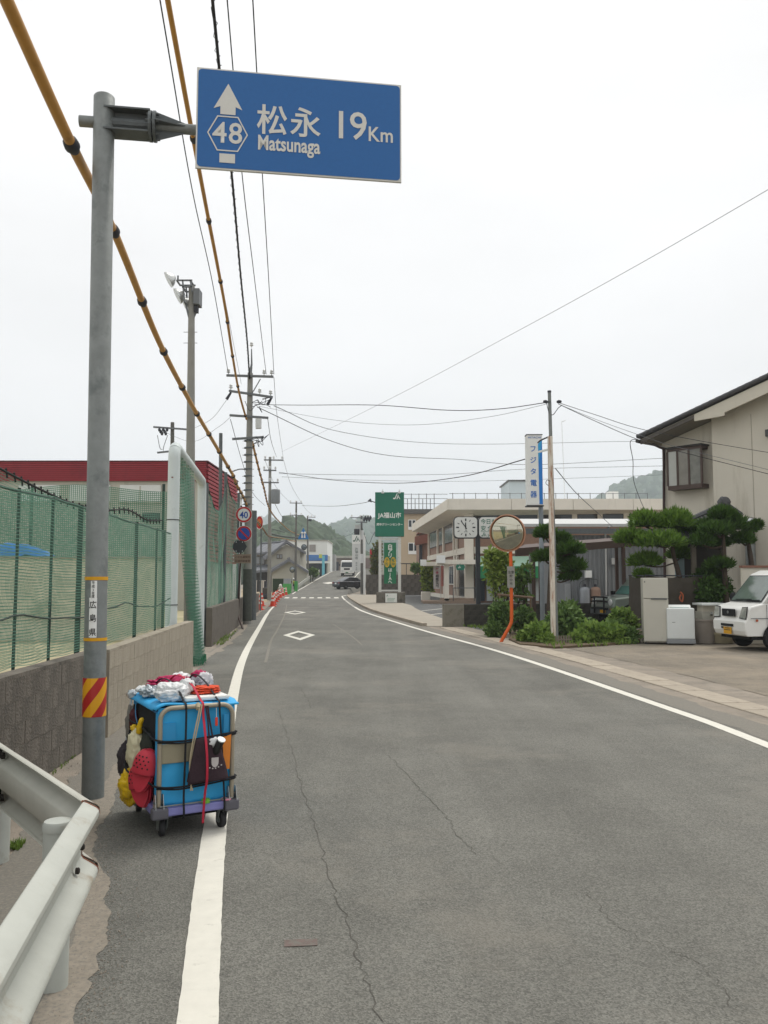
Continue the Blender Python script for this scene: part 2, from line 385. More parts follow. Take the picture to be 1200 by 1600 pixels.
# dusty verge: nearly flush with the asphalt, its edge drifting over it in grains
tagit(strip(lambda y: -4.2 - max(0, y - 12) * .14, lambda y: lroad(y) + .12, -.004, fr(-4, 60, .25)).build('verge', m_sand), kind='structure')
def drift(y): return lroad(y) + .05 + .16 * max(0, mnoise.noise(Vector((y * .9, 6, 1)))) + .035 * mnoise.noise(Vector((y * 7, 3, 3))) + .02 * mnoise.noise(Vector((y * 23, 3, 9)))
m_dr1 = M('sandy_asphalt', '857d71', .95, var=.2, sc=20, dirt='6a6861', dsc=55, dth=.50); m_dr2 = M('thin_sandy_asphalt', '7d776d', .95, var=.2, sc=20, dirt='6a6861', dsc=60, dth=.40)
o = strip(lambda y: lroad(y) - .1, drift, .0032, fr(1.0, 30, .03)).build('sand_drift', m_dr1); tagit(o, 'sand and dust lying on the left edge of the asphalt', 'sand', kind='stuff')
o = strip(lambda y: lroad(y) - .1, lambda y: drift(y + 3.3) + .10 + .05 * mnoise.noise(Vector((y * 3, 8, 2))), .0016, fr(1.0, 30, .03)).build('sand_drift', m_dr2); tagit(o, 'thin outer film of dust beside the left edge line', 'sand', kind='stuff')
# the same film beside the right edge line
o = strip(lambda y: RX(y) + .14 + .06 * mnoise.noise(Vector((y * 2.4, 5, 2))) + .02 * mnoise.noise(Vector((y * 19, 5, 2))), lambda y: rroad(y) + .12, .0016, fr(4, 40, .05)).build('sand_drift', m_dr2); tagit(o, 'thin film of dust beside the right edge line', 'sand', kind='stuff')
rg_p = np.random.RandomState(4); PV = []; PF = []; base_t = np.array([[1, 0, -.5], [-.5, .87, -.5], [-.5, -.87, -.5], [0, 0, .8]]); tf = np.array([[0, 1, 2], [0, 3, 1], [1, 3, 2], [2, 3, 0]]); npb = 0
for i in range(7000):
    y_ = 1.2 + 12 * rg_p.rand() ** 1.8; x_ = lroad(y_) + rg_p.normal(.03, .10) if i % 3 else rg_p.uniform(lroad(y_) - .7, lroad(y_)); s_ = rg_p.uniform(.0015, .007) * (1.6 if rg_p.rand() > .95 else 1)
    PV.append(base_t * s_ * rg_p.uniform(.6, 1.3, 3) + np.array([x_, y_, .002])); PF.append(tf + npb); npb += 4
tagit(rawmesh('grit', np.concatenate(PV), np.concatenate(PF), M('grit_stone', '7d756a', .95, var=.5, sc=40)), 'loose grit along the left edge of the asphalt', 'gravel', kind='stuff')

# left shoulder field, right lot, gutter, sidewalk
mb = strip(lambda y: -70, lambda y: -3.35 if y < 14 else -3.45 - (y - 14) * .13, -.014, fr(3, 60, 2)); tagit(mb.build('playing_field', m_field), kind='structure')
mb = strip(lambda y: RX(y) + 2.0 + ragged(y, 4, .12), lambda y: 30, -.016, fr(-4, 22.5, .5)); tagit(mb.build('forecourt', m_lot), kind='structure')
mb = strip(lambda y: RX(y) + .5, lambda y: 9 if y < 84 else 8, -.018, fr(26.5, 92, 2)); tagit(mb.build('car_park', m_park), kind='structure')
gut = tagit(strip(lambda y: RX(y) + .44, lambda y: RX(y) + 1.95 + ragged(y, 21, .1), -.010, fr(-4, 30, .5)).build('gutter_strip', m_sand), kind='structure')
# gutter covers: separate slabs
slab = MB(); slab.box((0, 0, -.02), (.46, .585, .05)); slab_me = None
y = -1.0; i = 0
while y < 29:
    x = RX(y) + 1.12; ang = math.atan2(-(RX(y + .3) - RX(y - .3)), .6)
    if slab_me is None:
        o = slab.build('gutter_slab', m_conc, gut, bevel=.008, seg=1); slab_me = o.data
    else:
        o = link('gutter_slab', slab_me, gut); b = o.modifiers.new('bevel', 'BEVEL'); b.width = .008; b.segments = 1
    o.location = (x, y, rnd.uniform(-.004, .006)); o.rotation_euler = (rnd.uniform(-.006, .006), 0, ang); y += .6; i += 1
def side_r(y): return RX(y) + (3.4 if y > 50 else lerp(1.5, 3.4, max(0, (y - 27) / 23)))
sw = tagit(strip(lambda y: RX(y) + .62, side_r, .10, fr(29.5, 84, 1.5), lambda y: -.1 * max(0, 1 - (y - 29.5) / 2.5)).build('pavement', M('pavement_concrete', '979083', .92, var=.14, sc=1.2, bump=.3, bsc=40, dirt='84796b', dsc=.6)), kind='structure')
mb = MB(); mb.box((0, 0, 0), (.17, .79, .16)); kme = None; y = 29.9
while y < 84:
    ang = math.atan2(-(RX(y + .4) - RX(y - .4)), .8)
    if kme is None: o = mb.build('kerb_stone', m_conc, sw); kme = o.data
    else: o = link('kerb_stone', kme, sw)
    o.location = (RX(y) + .54, y, .03 + rnd.uniform(-.004, .004)); o.rotation_euler = (0, 0, ang); y += .8
for (a, b) in (((635, 957), (700, 950)), ((640, 964.5), (700, 957)), ((655, 973), (700, 965)), ((690, 942), (740, 937))):
    p, q = G(*a, -.012), G(*b, -.012); m = MB(); d = (q - p).normalized(); n = Vector((-d.y, d.x, 0)) * .06
    m.add([p - n, q - n, q + n, p + n], [(0, 1, 2, 3)]); o = m.build('parking_line', m_paint, bpy.data.objects['car_park'])
mb = strip(lambda y: LX(y) - 40, lambda y: LX(y) - .9, -.012, fr(60, 140, 4)); tagit(mb.build('yard_ground', M('yard_dirt', '9a8c74', .95, var=.2, sc=.4)), kind='structure')

# ------------------------------------------------------------------ hills
def ridge(name, px, dist, depth, tree, m_soil, m_tree, seed, ntree):
    """px: ridge line in photo pixels at distance dist"""
    tab = [(P(a, b, dist).x, P(a, b, dist).z) for a, b in px]
    x0, x1 = tab[0][0], tab[-1][0]; tab = smoothtab(tab, 6)
    def hz(x, y):
        t = (y - dist) / depth
        pr = max(0, 1 - t * t) if t < 0 else max(0, 1 - t * t * .4)
        return max(interp(tab, x) - tree * 1.7, 0) * pr * (1 + .10 * mnoise.noise(Vector((x / depth * 2.2, y / depth * 2.2, seed)))) - 1
    mb = MB(); mb.grid(lambda u, v: (lerp(x0, x1, u), lerp(dist - depth, dist + depth, v), hz(lerp(x0, x1, u), lerp(dist - depth, dist + depth, v))), 60, 24)
    tagit(mb.build(name, m_soil, smooth=True), kind='structure')
    rg = np.random.RandomState(seed)
    import bmesh as _b
    bm = _b.new(); _b.ops.create_icosphere(bm, subdivisions=2, radius=1)
    BV = np.array([v.co for v in bm.verts]); BF = np.array([[v.index for v in f.verts] for f in bm.faces]); bm.free()
    V = []; F = []; n = 0
    for i in range(ntree):
        x = rg.uniform(x0, x1); y = rg.uniform(dist - depth * .97, dist + depth * .25)
        z = hz(x, y)
        if z < -.5: continue
        s = tree * rg.uniform(.55, 1.25)
        jit = 1 + rg.uniform(-.28, .28, (len(BV), 1))
        V.append(BV * jit * np.array([s, s, s * rg.uniform(.9, 1.5)]) + np.array([x, y, z + s * .3])); F.append(BF + n); n += len(BV)
    rawmesh(name + '_trees', np.concatenate(V), np.concatenate(F), m_tree)
    tagit(bpy.data.objects[name + '_trees'], 'wooded cover of the ' + name.replace('_', ' '), 'forest', kind='stuff')
m_soil = M('hill_soil', '2e3a22', .95, var=.2, sc=.05)
m_tr1 = M('hill_leaves', '35452c', .95, var=.45, sc=.16, bump=1, bsc=1.5)
m_tr2 = M('far_hill_leaves', '3a4d34', .95, var=.4, sc=.06)
ridge('green_hill', [(250, 905), (330, 880), (385, 858), (415, 843), (440, 831), (462, 820), (482, 815), (500, 818), (512, 822), (525, 838), (545, 852), (575, 872), (620, 890), (680, 905)], 420, 170, 4.6, m_soil, m_tr1, 3, 4200)
ridge('blue_hill', [(440, 905), (500, 850), (516, 826), (530, 820), (548, 815), (570, 813), (600, 810), (640, 806), (690, 812), (760, 830), (850, 880), (900, 905)], 1300, 400, 11, m_soil, m_tr2, 5, 3000)
ridge('pale_hill', [(250, 880), (330, 840), (395, 817), (412, 814), (428, 816), (445, 826), (470, 840), (520, 870)], 2100, 500, 16, m_soil, m_tr2, 8, 1500)
ridge('distant_hill', [(880, 905), (920, 800), (945, 775), (965, 762), (985, 752), (1005, 748), (1030, 744), (1060, 742), (1120, 760), (1220, 830), (1300, 905)], 1100, 330, 10, m_soil, m_tr2, 11, 3000)
# ================================================================== left side: direction sign, guard rail, walls, nets
m_galv = M('galvanised_steel', '7e8280', .55, .35, var=.16, sc=9, bump=.15, bsc=30, dirt='666b6a', dsc=5, dth=.52)
m_galvd = M('weathered_galvanised', '5d6263', .6, .3, var=.2, sc=8)
m_white = M('white_sticker', 'e8e8e4', .5, var=.03)
m_black = M('black_print', '1c1c1c', .6, var=.05)
m_yel = M('yellow_tape', 'd59a12', .5, var=.06)
m_signblue = M('sign_blue', '1d5f9f', .45, var=.05, sc=40)
m_signwhite = M('sign_white', 'd0cfc8', .5, var=.03, sc=30)
pb = G(145, 1246); DS = Vector((pb.x, pb.y, 0))
ds = thing('direction_sign', 'blue overhead direction sign on a grey steel pole beside the loaded cart', 'road sign', DS)
topz = ZY(153, DS.y)
rp = .083; tip = Vector((XY(163, DS.y, 153), DS.y, topz))
ax = (tip - DS).normalized()
def up_pole(z): return DS + (tip - DS) * (z / topz)
MB().tube([DS - ax * .1, DS, tip, tip + ax * .012], [rp, rp, rp, rp * .9], 28).build('pole', m_galv, ds, smooth=True, angle=40)
za = ZY(192, DS.y)
a0 = up_pole(za); sgn_r = Vector((math.cos(R(8.5)), math.sin(R(8.5)), 0)); sgn_n = Vector((sgn_r.y, -sgn_r.x, 0))
MB().tube([a0 - sgn_r * .19, a0 - sgn_r * .05], .045, 16).build('arm_stub', m_galv, ds, smooth=True, angle=40)
a1 = a0 + sgn_r * .37
mb = MB()
mb.box(a0 + sgn_r * .19 + Vector((0, 0, .1)), (.36, .17, .014), rz=R(8.5)); mb.box(a0 + sgn_r * .19 - Vector((0, 0, .08)), (.36, .17, .014), rz=R(8.5))
mb.box(a0 + sgn_r * .19 + Vector((0, 0, .01)), (.36, .012, .17), rz=R(8.5))
mb.tube([a0 + sgn_r * .06, a1], .05, 12)
mb.build('bracket', m_galvd, ds)
mb = MB(); mb.tube([a1 - sgn_r * .012, a1 + sgn_r * .012], .122, 20); mb.tube([a1 + sgn_r * .022, a1 + sgn_r * .044], .122, 20); mb.build('flange', m_galvd, ds)
for k in range(6):
    an = k * math.pi / 3; off = sgn_n * math.cos(an) * .095 + Vector((0, 0, math.sin(an) * .095))
    MB().tube([a1 + off - sgn_r * .035, a1 + off + sgn_r * .07], .011, 6).build('bolt', m_galvd, ds)
mb = MB()
for s in (-1, 1):
    mb.prism([a1 + sgn_r * .045 + Vector((0, 0, s * .12)), a1 + sgn_r * .28 + Vector((0, 0, s * .04)), a1 + sgn_r * .28, a1 + sgn_r * .045], sgn_n * .012)
    mb.prism([a1 + sgn_r * .045 + sgn_n * s * .12, a1 + sgn_r * .28 + sgn_n * s * .04, a1 + sgn_r * .28, a1 + sgn_r * .045], Vector((0, 0, .012)))
mb.build('gusset', m_galvd, ds)
MB().tube([a1 + sgn_r * .04, a1 + sgn_r * 1.7], .042, 16).build('arm', m_galv, ds, smooth=True, angle=40)
# panel: left edge at photo x=308, hanging in front of the arm
tl = P(308, 105, DS.y - .12); bl_z = ZY(262, DS.y - .12); Hs = tl.z - bl_z
Ws = None
for k in range(1, 400):      # width from the right edge pixel
    q = tl + sgn_r * (k * .005)
    if (q.x / q.y) * FPX / (math.cos(PITCH)) >= 0: pass
    u = (q - Vector((0, 0, CAMZ))); f = u.y * math.cos(PITCH) + u.z * math.sin(PITCH)
    if 600 + FPX * u.x / f >= 626: Ws = k * .005; break
upv = Vector((0, 0, 1))
def SP(u, v, d=0): return tl + sgn_r * (Ws * u) - upv * (Hs * v) + sgn_n * d      # panel coordinates
panel = MB().prism([SP(0, 0, -.02), SP(1, 0, -.02), SP(1, 1, -.02), SP(0, 1, -.02)], sgn_n * .022).build('panel', m_signwhite, ds)
mb = MB(); rr = .03; pts = []
for cx, cy, a_ in ((Ws - rr - .012, Hs - rr - .012, 0), (rr + .012, Hs - rr - .012, 90), (rr + .012, rr + .012, 180), (Ws - rr - .012, rr + .012, 270)):
    for k in range(5):
        t = R(a_ + 22.5 * k); pts.append(SP((cx + rr * math.cos(t)) / Ws, 1 - (Hs - cy - rr * math.sin(t)) / Hs if False else (cy + rr * math.sin(t)) / Hs, .005))
mb.face(pts); mb.build('blue_face', m_signblue, panel)
for v in (.3, .7): MB().prism([SP(0.02, v - .04, -.06), SP(.98, v - .04, -.06), SP(.98, v + .04, -.06), SP(.02, v + .04, -.06)], sgn_n * .038).build('back_rail', m_galvd, ds)
for u in (.05, .7): MB().prism([SP(u, .18, -.062), SP(u + .04, .18, -.062), SP(u + .04, .82, -.062), SP(u, .82, -.062)], -sgn_n * .03).build('clamp_strap', m_galvd, ds)
def poly(name, uvs, mat, par, d): return MB().face([SP(u, v, d) for u, v in uvs]).build(name, mat, par)
poly('arrow', [(.150, .145), (.218, .40), (.186, .375), (.186, .455), (.114, .455), (.114, .375), (.082, .40)], m_signwhite, panel, .009)
poly('arrow_tail', [(.113, .845), (.187, .845), (.187, .935), (.113, .935)], m_signwhite, panel, .009)
def hexa(s): return [(.15 + x * s, .645 + y * s) for x, y in ((-.097, 0), (-.05, -.175), (.05, -.175), (.097, 0), (.05, .175), (-.05, .175))]
m_ = MB(); o_, i_ = hexa(1), hexa(.93); m_.add([SP(u, v, .009) for u, v in o_ + i_], [(a, (a + 1) % 6, 6 + (a + 1) % 6, 6 + a) for a in range(6)]); m_.build('hexagon_outline', m_signwhite, panel)
def st(body, u, v, size, bold=0, xs=1, al='LEFT', sp=1): text('lettering', body, m_signwhite, panel, SP(u, v), sgn_r, upv, size, bold, xs, al, .009, sp)
st('48', .15, .735, Hs * .29, .012, .95, 'CENTER', 1.08)
st('松永', .286, .59, Hs * .315, .014, .96, 'LEFT', 1.12)
st('Matsunaga', .292, .775, Hs * .205, .022, .70, 'LEFT', 1.0)
st('19', .650, .60, Hs * .40, .006, .95, 'LEFT', .9)
st('Km', .83, .605, Hs * .21, .014, .85, 'LEFT', 1.05)
# stickers and bands on the pole
def band(name, y0, y1, mat, grow=.004, a0=0, a1=2 * math.pi, n=28):
    z0, z1 = ZY(y1, DS.y - rp), ZY(y0, DS.y - rp); c0, c1 = up_pole(z0), up_pole(z1); r_ = rp + grow
    m = MB(); vs = []
    for k in range(n + 1):
        t = lerp(a0, a1, k / n); d = Vector((math.sin(t), -math.cos(t), 0)) * r_; vs += [c0 + d, c1 + d]
    m.add(vs, [(2 * k, 2 * k + 2, 2 * k + 3, 2 * k + 1) for k in range(n)]); return m.build(name, mat, ds, smooth=True)
band('yellow_band', 901, 906.5, m_yel); band('yellow_band', 997, 1002, m_yel)
A0, A1 = R(-7), R(23)
band('white_plate', 907.5, 996.5, m_white, .005, A0, A1, 8)
band('white_plate', 934, 996, m_white, .006, R(-14), R(24), 8)
def pole_text(ch, py, size):
    z = ZY(py, DS.y - rp); c = up_pole(z); t = R(5); d = Vector((math.sin(t), -math.cos(t), 0))
    text('lettering', ch, m_black, ds, c + d * (rp + .006), Vector((math.cos(t), math.sin(t), 0)), upv, size, .01, .9, 'CENTER', .003)
for ch, y in zip('平成3年度', (913, 918.6, 924.2, 929.6, 934.2)): pole_text(ch, y - .5, .026)
for ch, y in zip('広島県', (949.5, 970.5, 992.5)): pole_text(ch, y, .062)
# slanting red and yellow warning sleeve
m_warn = bpy.data.materials.new('warning_stripes'); m_warn.use_nodes = True; N = m_warn.node_tree.nodes; L = m_warn.node_tree.links
t_ = N.new('ShaderNodeTexCoord'); s_ = N.new('ShaderNodeSeparateXYZ'); L.new(t_.outputs['Object'], s_.inputs[0])
at_ = N.new('ShaderNodeMath'); at_.operation = 'ARCTAN2'; ng = N.new('ShaderNodeMath'); ng.operation = 'MULTIPLY'; ng.inputs[1].default_value = -1
L.new(s_.outputs[1], ng.inputs[0]); L.new(s_.outputs[0], at_.inputs[0]); L.new(ng.outputs[0], at_.inputs[1])
ma = N.new('ShaderNodeMath'); ma.operation = 'MULTIPLY_ADD'; ma.inputs[1].default_value = -.115; L.new(at_.outputs[0], ma.inputs[0]); L.new(s_.outputs[2], ma.inputs[2])
md = N.new('ShaderNodeMath'); md.operation = 'MULTIPLY'; md.inputs[1].default_value = 1 / .225; L.new(ma.outputs[0], md.inputs[0])
frn = N.new('ShaderNodeMath'); frn.operation = 'FRACT'; ad_ = N.new('ShaderNodeMath'); ad_.inputs[1].default_value = .28; L.new(md.outputs[0], ad_.inputs[0]); L.new(ad_.outputs[0], frn.inputs[0])
gt = N.new('ShaderNodeMath'); gt.operation = 'GREATER_THAN'; gt.inputs[1].default_value = .5; L.new(frn.outputs[0], gt.inputs[0])
mxw = N.new('ShaderNodeMix'); mxw.data_type = 'RGBA'; mxw.inputs[6].default_value = C('e0a012'); mxw.inputs[7].default_value = C('b02420'); L.new(gt.outputs[0], mxw.inputs[0])
L.new(mxw.outputs[2], N['Principled BSDF'].inputs['Base Color']); N['Principled BSDF'].inputs['Roughness'].default_value = .45
band('warning_sleeve', 1060, 1121, m_warn, .005)

# ---------------------------------------------------------------- guard rail
m_rail = M('white_rail_paint', 'a9aba3', .6, 0, var=.1, sc=3, dirt='8d7f6a', dsc=3.6, dth=.535, bump=.25, bsc=12)
m_post = M('white_post_paint', 'a6a9a2', .6, var=.08, sc=4, dirt='857b6a', dsc=6, dth=.56)
m_boltm = M('dark_bolt', '34302d', .7, .4, var=.2)
def wprofile():
    """W-beam cross-section (out, up)"""
    key = [(.004, .150), (.0, .158), (.006, .163), (.016, .160), (.056, .138), (.066, .127), (.068, .112), (.064, .100), (.052, .090), (.008, .062), (.0, .05), (.0, 0), (.0, -.05), (.008, -.062), (.052, -.090), (.064, -.100), (.068, -.112), (.066, -.127), (.056, -.138), (.016, -.160), (.006, -.163), (.0, -.158), (.004, -.150)]
    return key
def wbeam(p0, p1, out, zc, n=14, endcap=None):
    p0 = Vector(p0); p1 = Vector(p1); out = Vector(out).normalized(); m = MB(); pr = wprofile(); k = len(pr)
    for th in (0, .004):
        vs = []
        for i in range(n + 1):
            c = p0.lerp(p1, i / n); wob = .003 * mnoise.noise(Vector((i * .7, zc, 1)))
            for a, b in pr: vs.append(c + out * (a - th + wob) + Vector((0, 0, zc + b)))
        m.add(vs, [(i * k + j, i * k + j + 1, (i + 1) * k + j + 1, (i + 1) * k + j) if th else (i * k + j, (i + 1) * k + j, (i + 1) * k + j + 1, i * k + j + 1) for i in range(n) for j in range(k - 1)])
    return m
corner = P(137, 1256, 3.52); zc = corner.z - .155
CX = Vector((corner.x - .02, corner.y, 0))
neard = Vector((LX(1) - LX(4), -3, 0)).normalized()
gr = thing('guard_rail', 'white corrugated guard rail in the near left corner, running towards the viewer', 'guard rail', CX + neard * .8)
outn = Vector((-neard.y, neard.x, 0)); outn = outn if outn.x > 0 else -outn
nb = CX + neard * 4.2
wbeam(CX, nb, outn, zc).build('beam', m_rail, gr, smooth=True, angle=32)
def edge_strip(c, out, d):
    m = MB(); pr = wprofile(); k = len(pr); vs = []
    for s in (0, 1):
        for a, b in pr: vs.append(Vector(c) + out * (a + .0015) + Vector((0, 0, zc + b)) + d * (.012 * s - .005))
    m.add(vs, [(j, j + 1, k + j + 1, k + j) for j in range(k - 1)]); vs2 = [v - out * .007 for v in vs]
    m.add(vs2, [(j + 1, j, k + j, k + j + 1) for j in range(k - 1)]); return m
edge_strip(CX, outn, neard).build('rusty_edge', M('rusty_steel', '6d3a22', .9, var=.3, sc=20), gr)
def rail_post(p, h, parent, r=.057):
    p = Vector(p)
    MB().lathe([(r, -.1), (r, h - .01), (r * .97, h)], p, 20).build('post', m_post, parent, smooth=True, angle=40)
    MB().lathe([(r * 1.06, h - .012), (r * 1.08, h + .012), (r * .95, h + .026), (r * .3, h + .03)], p, 20).build('post_cap', m_post, parent, smooth=True, angle=50)
pp = G(83, 1543); pz = ZY(1292, pp.y)
rail_post((pp.x, pp.y, 0), pz, gr)
rail_post(Vector((pp.x, pp.y, 0)) + neard * 2.0, pz, gr)
for off in (.10, .20):
    c = CX + neard * off + outn * .012 + Vector((0, 0, zc + .012 - (off - .1) * .6))
    MB().lathe([(.013, 0), (.013, .012), (.008, .016)], c, 8, outn).build('bolt', m_boltm, gr)
MB().box(Vector((pp.x, pp.y, zc)) + outn * .055, (.09, .04, .09), rz=math.atan2(outn.y, outn.x) - math.pi / 2).build('spacer', m_rail, gr)
# second rail, going back towards the wall
far_p = P(-30, 1143, 5.05); q0 = CX + Vector((.01, .0, 0)); dirb = Vector((far_p.x - q0.x, far_p.y - q0.y, 0)); LB = dirb.length; dirb.normalize()
outb = Vector((dirb.y, -dirb.x, 0)); outb = outb if outb.y > 0 else -outb
gr2 = thing('guard_rail', 'grey back of the short guard rail turned in towards the block wall', 'guard rail', q0 + dirb * 1.2)
m_railb = M('rail_back', 'aeada3', .55, 0, var=.14, sc=3, dirt='7d6c5a', dsc=2.4, dth=.58)
wbeam(q0 + dirb * .03, q0 + dirb * LB, outb, zc).build('beam', m_railb, gr2, smooth=True, angle=60)
edge_strip(q0 + dirb * .03, outb, dirb).build('rusty_edge', MATS['rusty_steel'], gr2)
p2 = G(-2, 1346); rail_post((p2.x, p2.y, 0), ZY(1189, p2.y), gr2)
def proj(v):
    u = Vector(v) - Vector((0, 0, CAMZ)); f = u.y * math.cos(PITCH) + u.z * math.sin(PITCH); w = -u.y * math.sin(PITCH) + u.z * math.cos(PITCH)
    return 600 + FPX * u.x / f, 800 - FPX * w / f
jt = LB * .80
for a, b in ((0, .115), (.07, .105), (0, -.01), (.01, -.1), (.075, -.12)):
    c = q0 + dirb * (jt - a) - outb * .0 + Vector((0, 0, zc + b))
    MB().lathe([(.02, 0), (.02, .018), (.011, .02), (.011, .04)], c + outb * .03, 6, -outb).build('bolt', m_boltm, gr2)
MB().box(q0 + dirb * (jt - .03) - outb * .012 + Vector((0, 0, zc - .05)), (.11, .008, .16), rz=math.atan2(dirb.y, dirb.x)).build('splice_plate', m_railb, gr2)

# ---------------------------------------------------------------- block walls
def block_wall(name, label, p0, p1, h, mat, mcore, L=.4, H=.19, T=.15, proud=.006, z0=-.05, cap=True, face=1):
    p0 = Vector(p0); p1 = Vector(p1); d = (p1 - p0); LN = d.length; d.normalize(); n = Vector((d.y, -d.x, 0))
    t = thing(name, label, 'wall', p0.lerp(p1, .5)); rz = math.atan2(d.y, d.x)
    core = MB(); c = p0.lerp(p1, .5); core.box((c.x, c.y, (h + z0) / 2), (LN, T - .005, h - z0), rz); core.build('mortar', mcore, t)
    nc = max(1, int(round((h - 0) / H))); ch = h / nc; g = .004
    full = None; half = None; wr = WORLDROOT[t.name]
    for r_ in range(nc):
        s = -L / 2 if r_ % 2 else 0.0
        while s < LN - .02:
            a, b = max(0, s), min(LN, s + L); w = b - a
            if w > .06:
                pos = p0 + d * (a + b) / 2 + Vector((0, 0, ch * (r_ + .5))) - wr
                if abs(w - L) < 1e-3:
                    if full is None:
                        m = MB(); m.box((0, 0, 0), (L - g, T, ch - g)); o = m.build('block', mat); full = o.data; o.parent = t
                    else: o = link('block', full, t)
                else:
                    m = MB(); m.box((0, 0, 0), (w - g, T, ch - g)); o = m.build('block', mat); o.parent = t
                o.location = pos + n * rnd.uniform(-.002, .002); o.rotation_euler = (0, 0, rz)
            s += L
    if cap:
        m = MB(); m.box((c.x, c.y, h + .016), (LN, T - .004, .03), rz); m.build('coping', mat, t)
    return t
m_blkd = M('dark_mossy_block', '68625a', .95, var=.2, sc=2.2, bump=.6, bsc=45, dirt='4b4741', dsc=2.5, dth=.48, streak=True, rand=.05)
m_blkl = M('pale_block', '989081', .95, var=.12, sc=3, bump=.5, bsc=60, dirt='7a7062', dsc=3, dth=.54, streak=True, rand=.06)
m_mort = M('mortar_dark', '625c53', .95, var=.15)
m_mortl = M('mortar_pale', '8d8374', .95, var=.15)
WALLA = [(-2.72, 1.5, 0), (-2.99, 8.75, 0)]
block_wall('block_wall', 'dark stained block wall under the near green net, behind the guard rail', WALLA[0], WALLA[1], .89, m_blkd, m_mort)
block_wall('block_wall', 'pale grey block wall between the sign pole and the white gate frame', (-2.96, 8.84, 0), (-3.46, 14.9, 0), .88, m_blkl, m_mortl)
block_wall('block_wall', 'brown block wall beyond the gate opening, under the speed limit signs', (-4.3, 20.6, 0), (-5.35, 31.0, 0), .92, m_blkd, m_mort)
block_wall('block_wall', 'low block wall behind the traffic cones, past the utility pole', (-5.5, 31.6, 0), (-6.5, 43, 0), .9, m_blkd, m_mort)
# ================================================================== nets, gate frame, poles, cables
m_net = M('green_net', '5f8a76', .8, var=.15, sc=3)
m_netd = M('dark_green_net', '58836e', .8, var=.15, sc=3)
m_rope = M('dark_rope', '2b2e2c', .85, var=.2)
m_npost = M('green_post', '24382f', .6, var=.15)
def net(name, S, nu, nv, w, mat, parent, seg_u=40, seg_v=10):
    """netting: crossing strands, each a flat ribbon following the sheet S(u,v)"""
    V = []; F = []; n = 0
    def strand(pts, side):
        nonlocal n
        k = len(pts)
        for i, p in enumerate(pts):
            V.append(p - side * w / 2); V.append(p + side * w / 2)
            if i < k - 1: F.append((n + 2 * i, n + 2 * i + 1, n + 2 * i + 3, n + 2 * i + 2))
        n += 2 * k
    e = (Vector(S(1, .5)) - Vector(S(0, .5))); e.normalize()
    for i in range(nu + 1):
        strand([Vector(S(i / nu, j / seg_v)) for j in range(seg_v + 1)], e)
    for j in range(nv + 1):
        strand([Vector(S(i / seg_u, j / nv)) for i in range(seg_u + 1)], Vector((0, 0, 1)))
    return rawmesh(name, V, F, mat, parent)
def nz3(x, y, z=0): return mnoise.noise(Vector((x, y, z)))
# near net fence on the dark wall
def wallx(y): return lerp(WALLA[0][0], WALLA[1][0], (y - WALLA[0][1]) / (WALLA[1][1] - WALLA[0][1])) if y < 8.8 else lerp(-2.99, -3.46, (y - 8.8) / 6.1)
def fence_x(y): return wallx(y) - .16
nf = thing('net_fence', 'green net fence on posts along the near block wall', 'fence', (fence_x(8), 8, 0))
for px, w in ((22, .014), (72, .014), (117, .028), (207, .024), (241, .016), (254, .02)):
    yy = 6.0
    for k in range(60):      # find where the fence line crosses this pixel column
        yy = 4 + k * .2
        if proj((fence_x(yy), yy, 1.6))[0] >= px: break
    t = 2.42
    MB().tube([(fence_x(yy), yy, -.05), (fence_x(yy), yy, t)], w, 10).build('post', m_npost, nf, smooth=True, angle=40)
MB().tube([(fence_x(y), y, 2.40 + .03 * nz3(y * .8, 2)) for y in fr(2.5, 13.7, .3)], .013, 6).build('top_rope', m_npost, nf)
MB().tube([(fence_x(y) + .03, y, 1.36 - .10 * abs(math.sin(y * .9)) + .04 * nz3(y, 5)) for y in fr(2.5, 13.7, .2)], .009, 5).build('middle_rope', m_npost, nf)
def S1(u, v):
    y = lerp(2.5, 13.7, u); z = lerp(.92, 2.40 + .03 * nz3(y * .8, 2), v)
    return (fence_x(y) + .03 + .05 * nz3(y * 1.4, z * 1.2) * (1 - v * .7), y, z + .03 * nz3(y * 2, z * 2, 4))
net('netting', S1, 420, 52, .0056, m_net, nf, 120, 12)
# high net hung from a sagging rope above and behind it
hn_ = thing('hanging_net', 'taller loose green net drooping from a dark chain behind the near fence', 'net', (-3.25, 8, 0))
rope_px = [(-120, 585, 4.4), (-40, 655, 5.4), (0, 690, 6.0), (60, 737, 7.0), (100, 765, 7.8), (134, 787, 8.7), (172, 797, 9.9), (208, 797, 11.2), (235, 812, 12.4), (256, 813, 13.6)]
rope_w = [P(*r) for r in rope_px]
rope_w = [Vector((min(p.x, fence_x(p.y) - .12), p.y, p.z)) for p in rope_w]
rp_s = spline(rope_w, 10)
MB().tube(rp_s, .011, 6).build('top_chain', m_rope, hn_)
for i in range(0, len(rp_s) - 1, 2):
    MB().tube([rp_s[i] + Vector((0, 0, .03)), rp_s[i] + Vector((.0, .03, -.05))], .009, 6).build('ring', m_rope, hn_)
def S2(u, v):
    i = u * (len(rp_s) - 1); k = min(int(i), len(rp_s) - 2); p = rp_s[k].lerp(rp_s[k + 1], i - k)
    z = lerp(.9, p.z, v); return (p.x + .06 * nz3(p.y * 1.2, z * 1.1, 9) * math.sin(v * 3.14), p.y + .05 * nz3(p.y, z * 1.5, 3), z)
net('netting', S2, 330, 60, .0045, m_netd, hn_, 90, 14)
m_canv = M('white_frame_paint', 'c3cccb', .5, var=.06, sc=3, dirt='9aa09c', dsc=3, dth=.6)
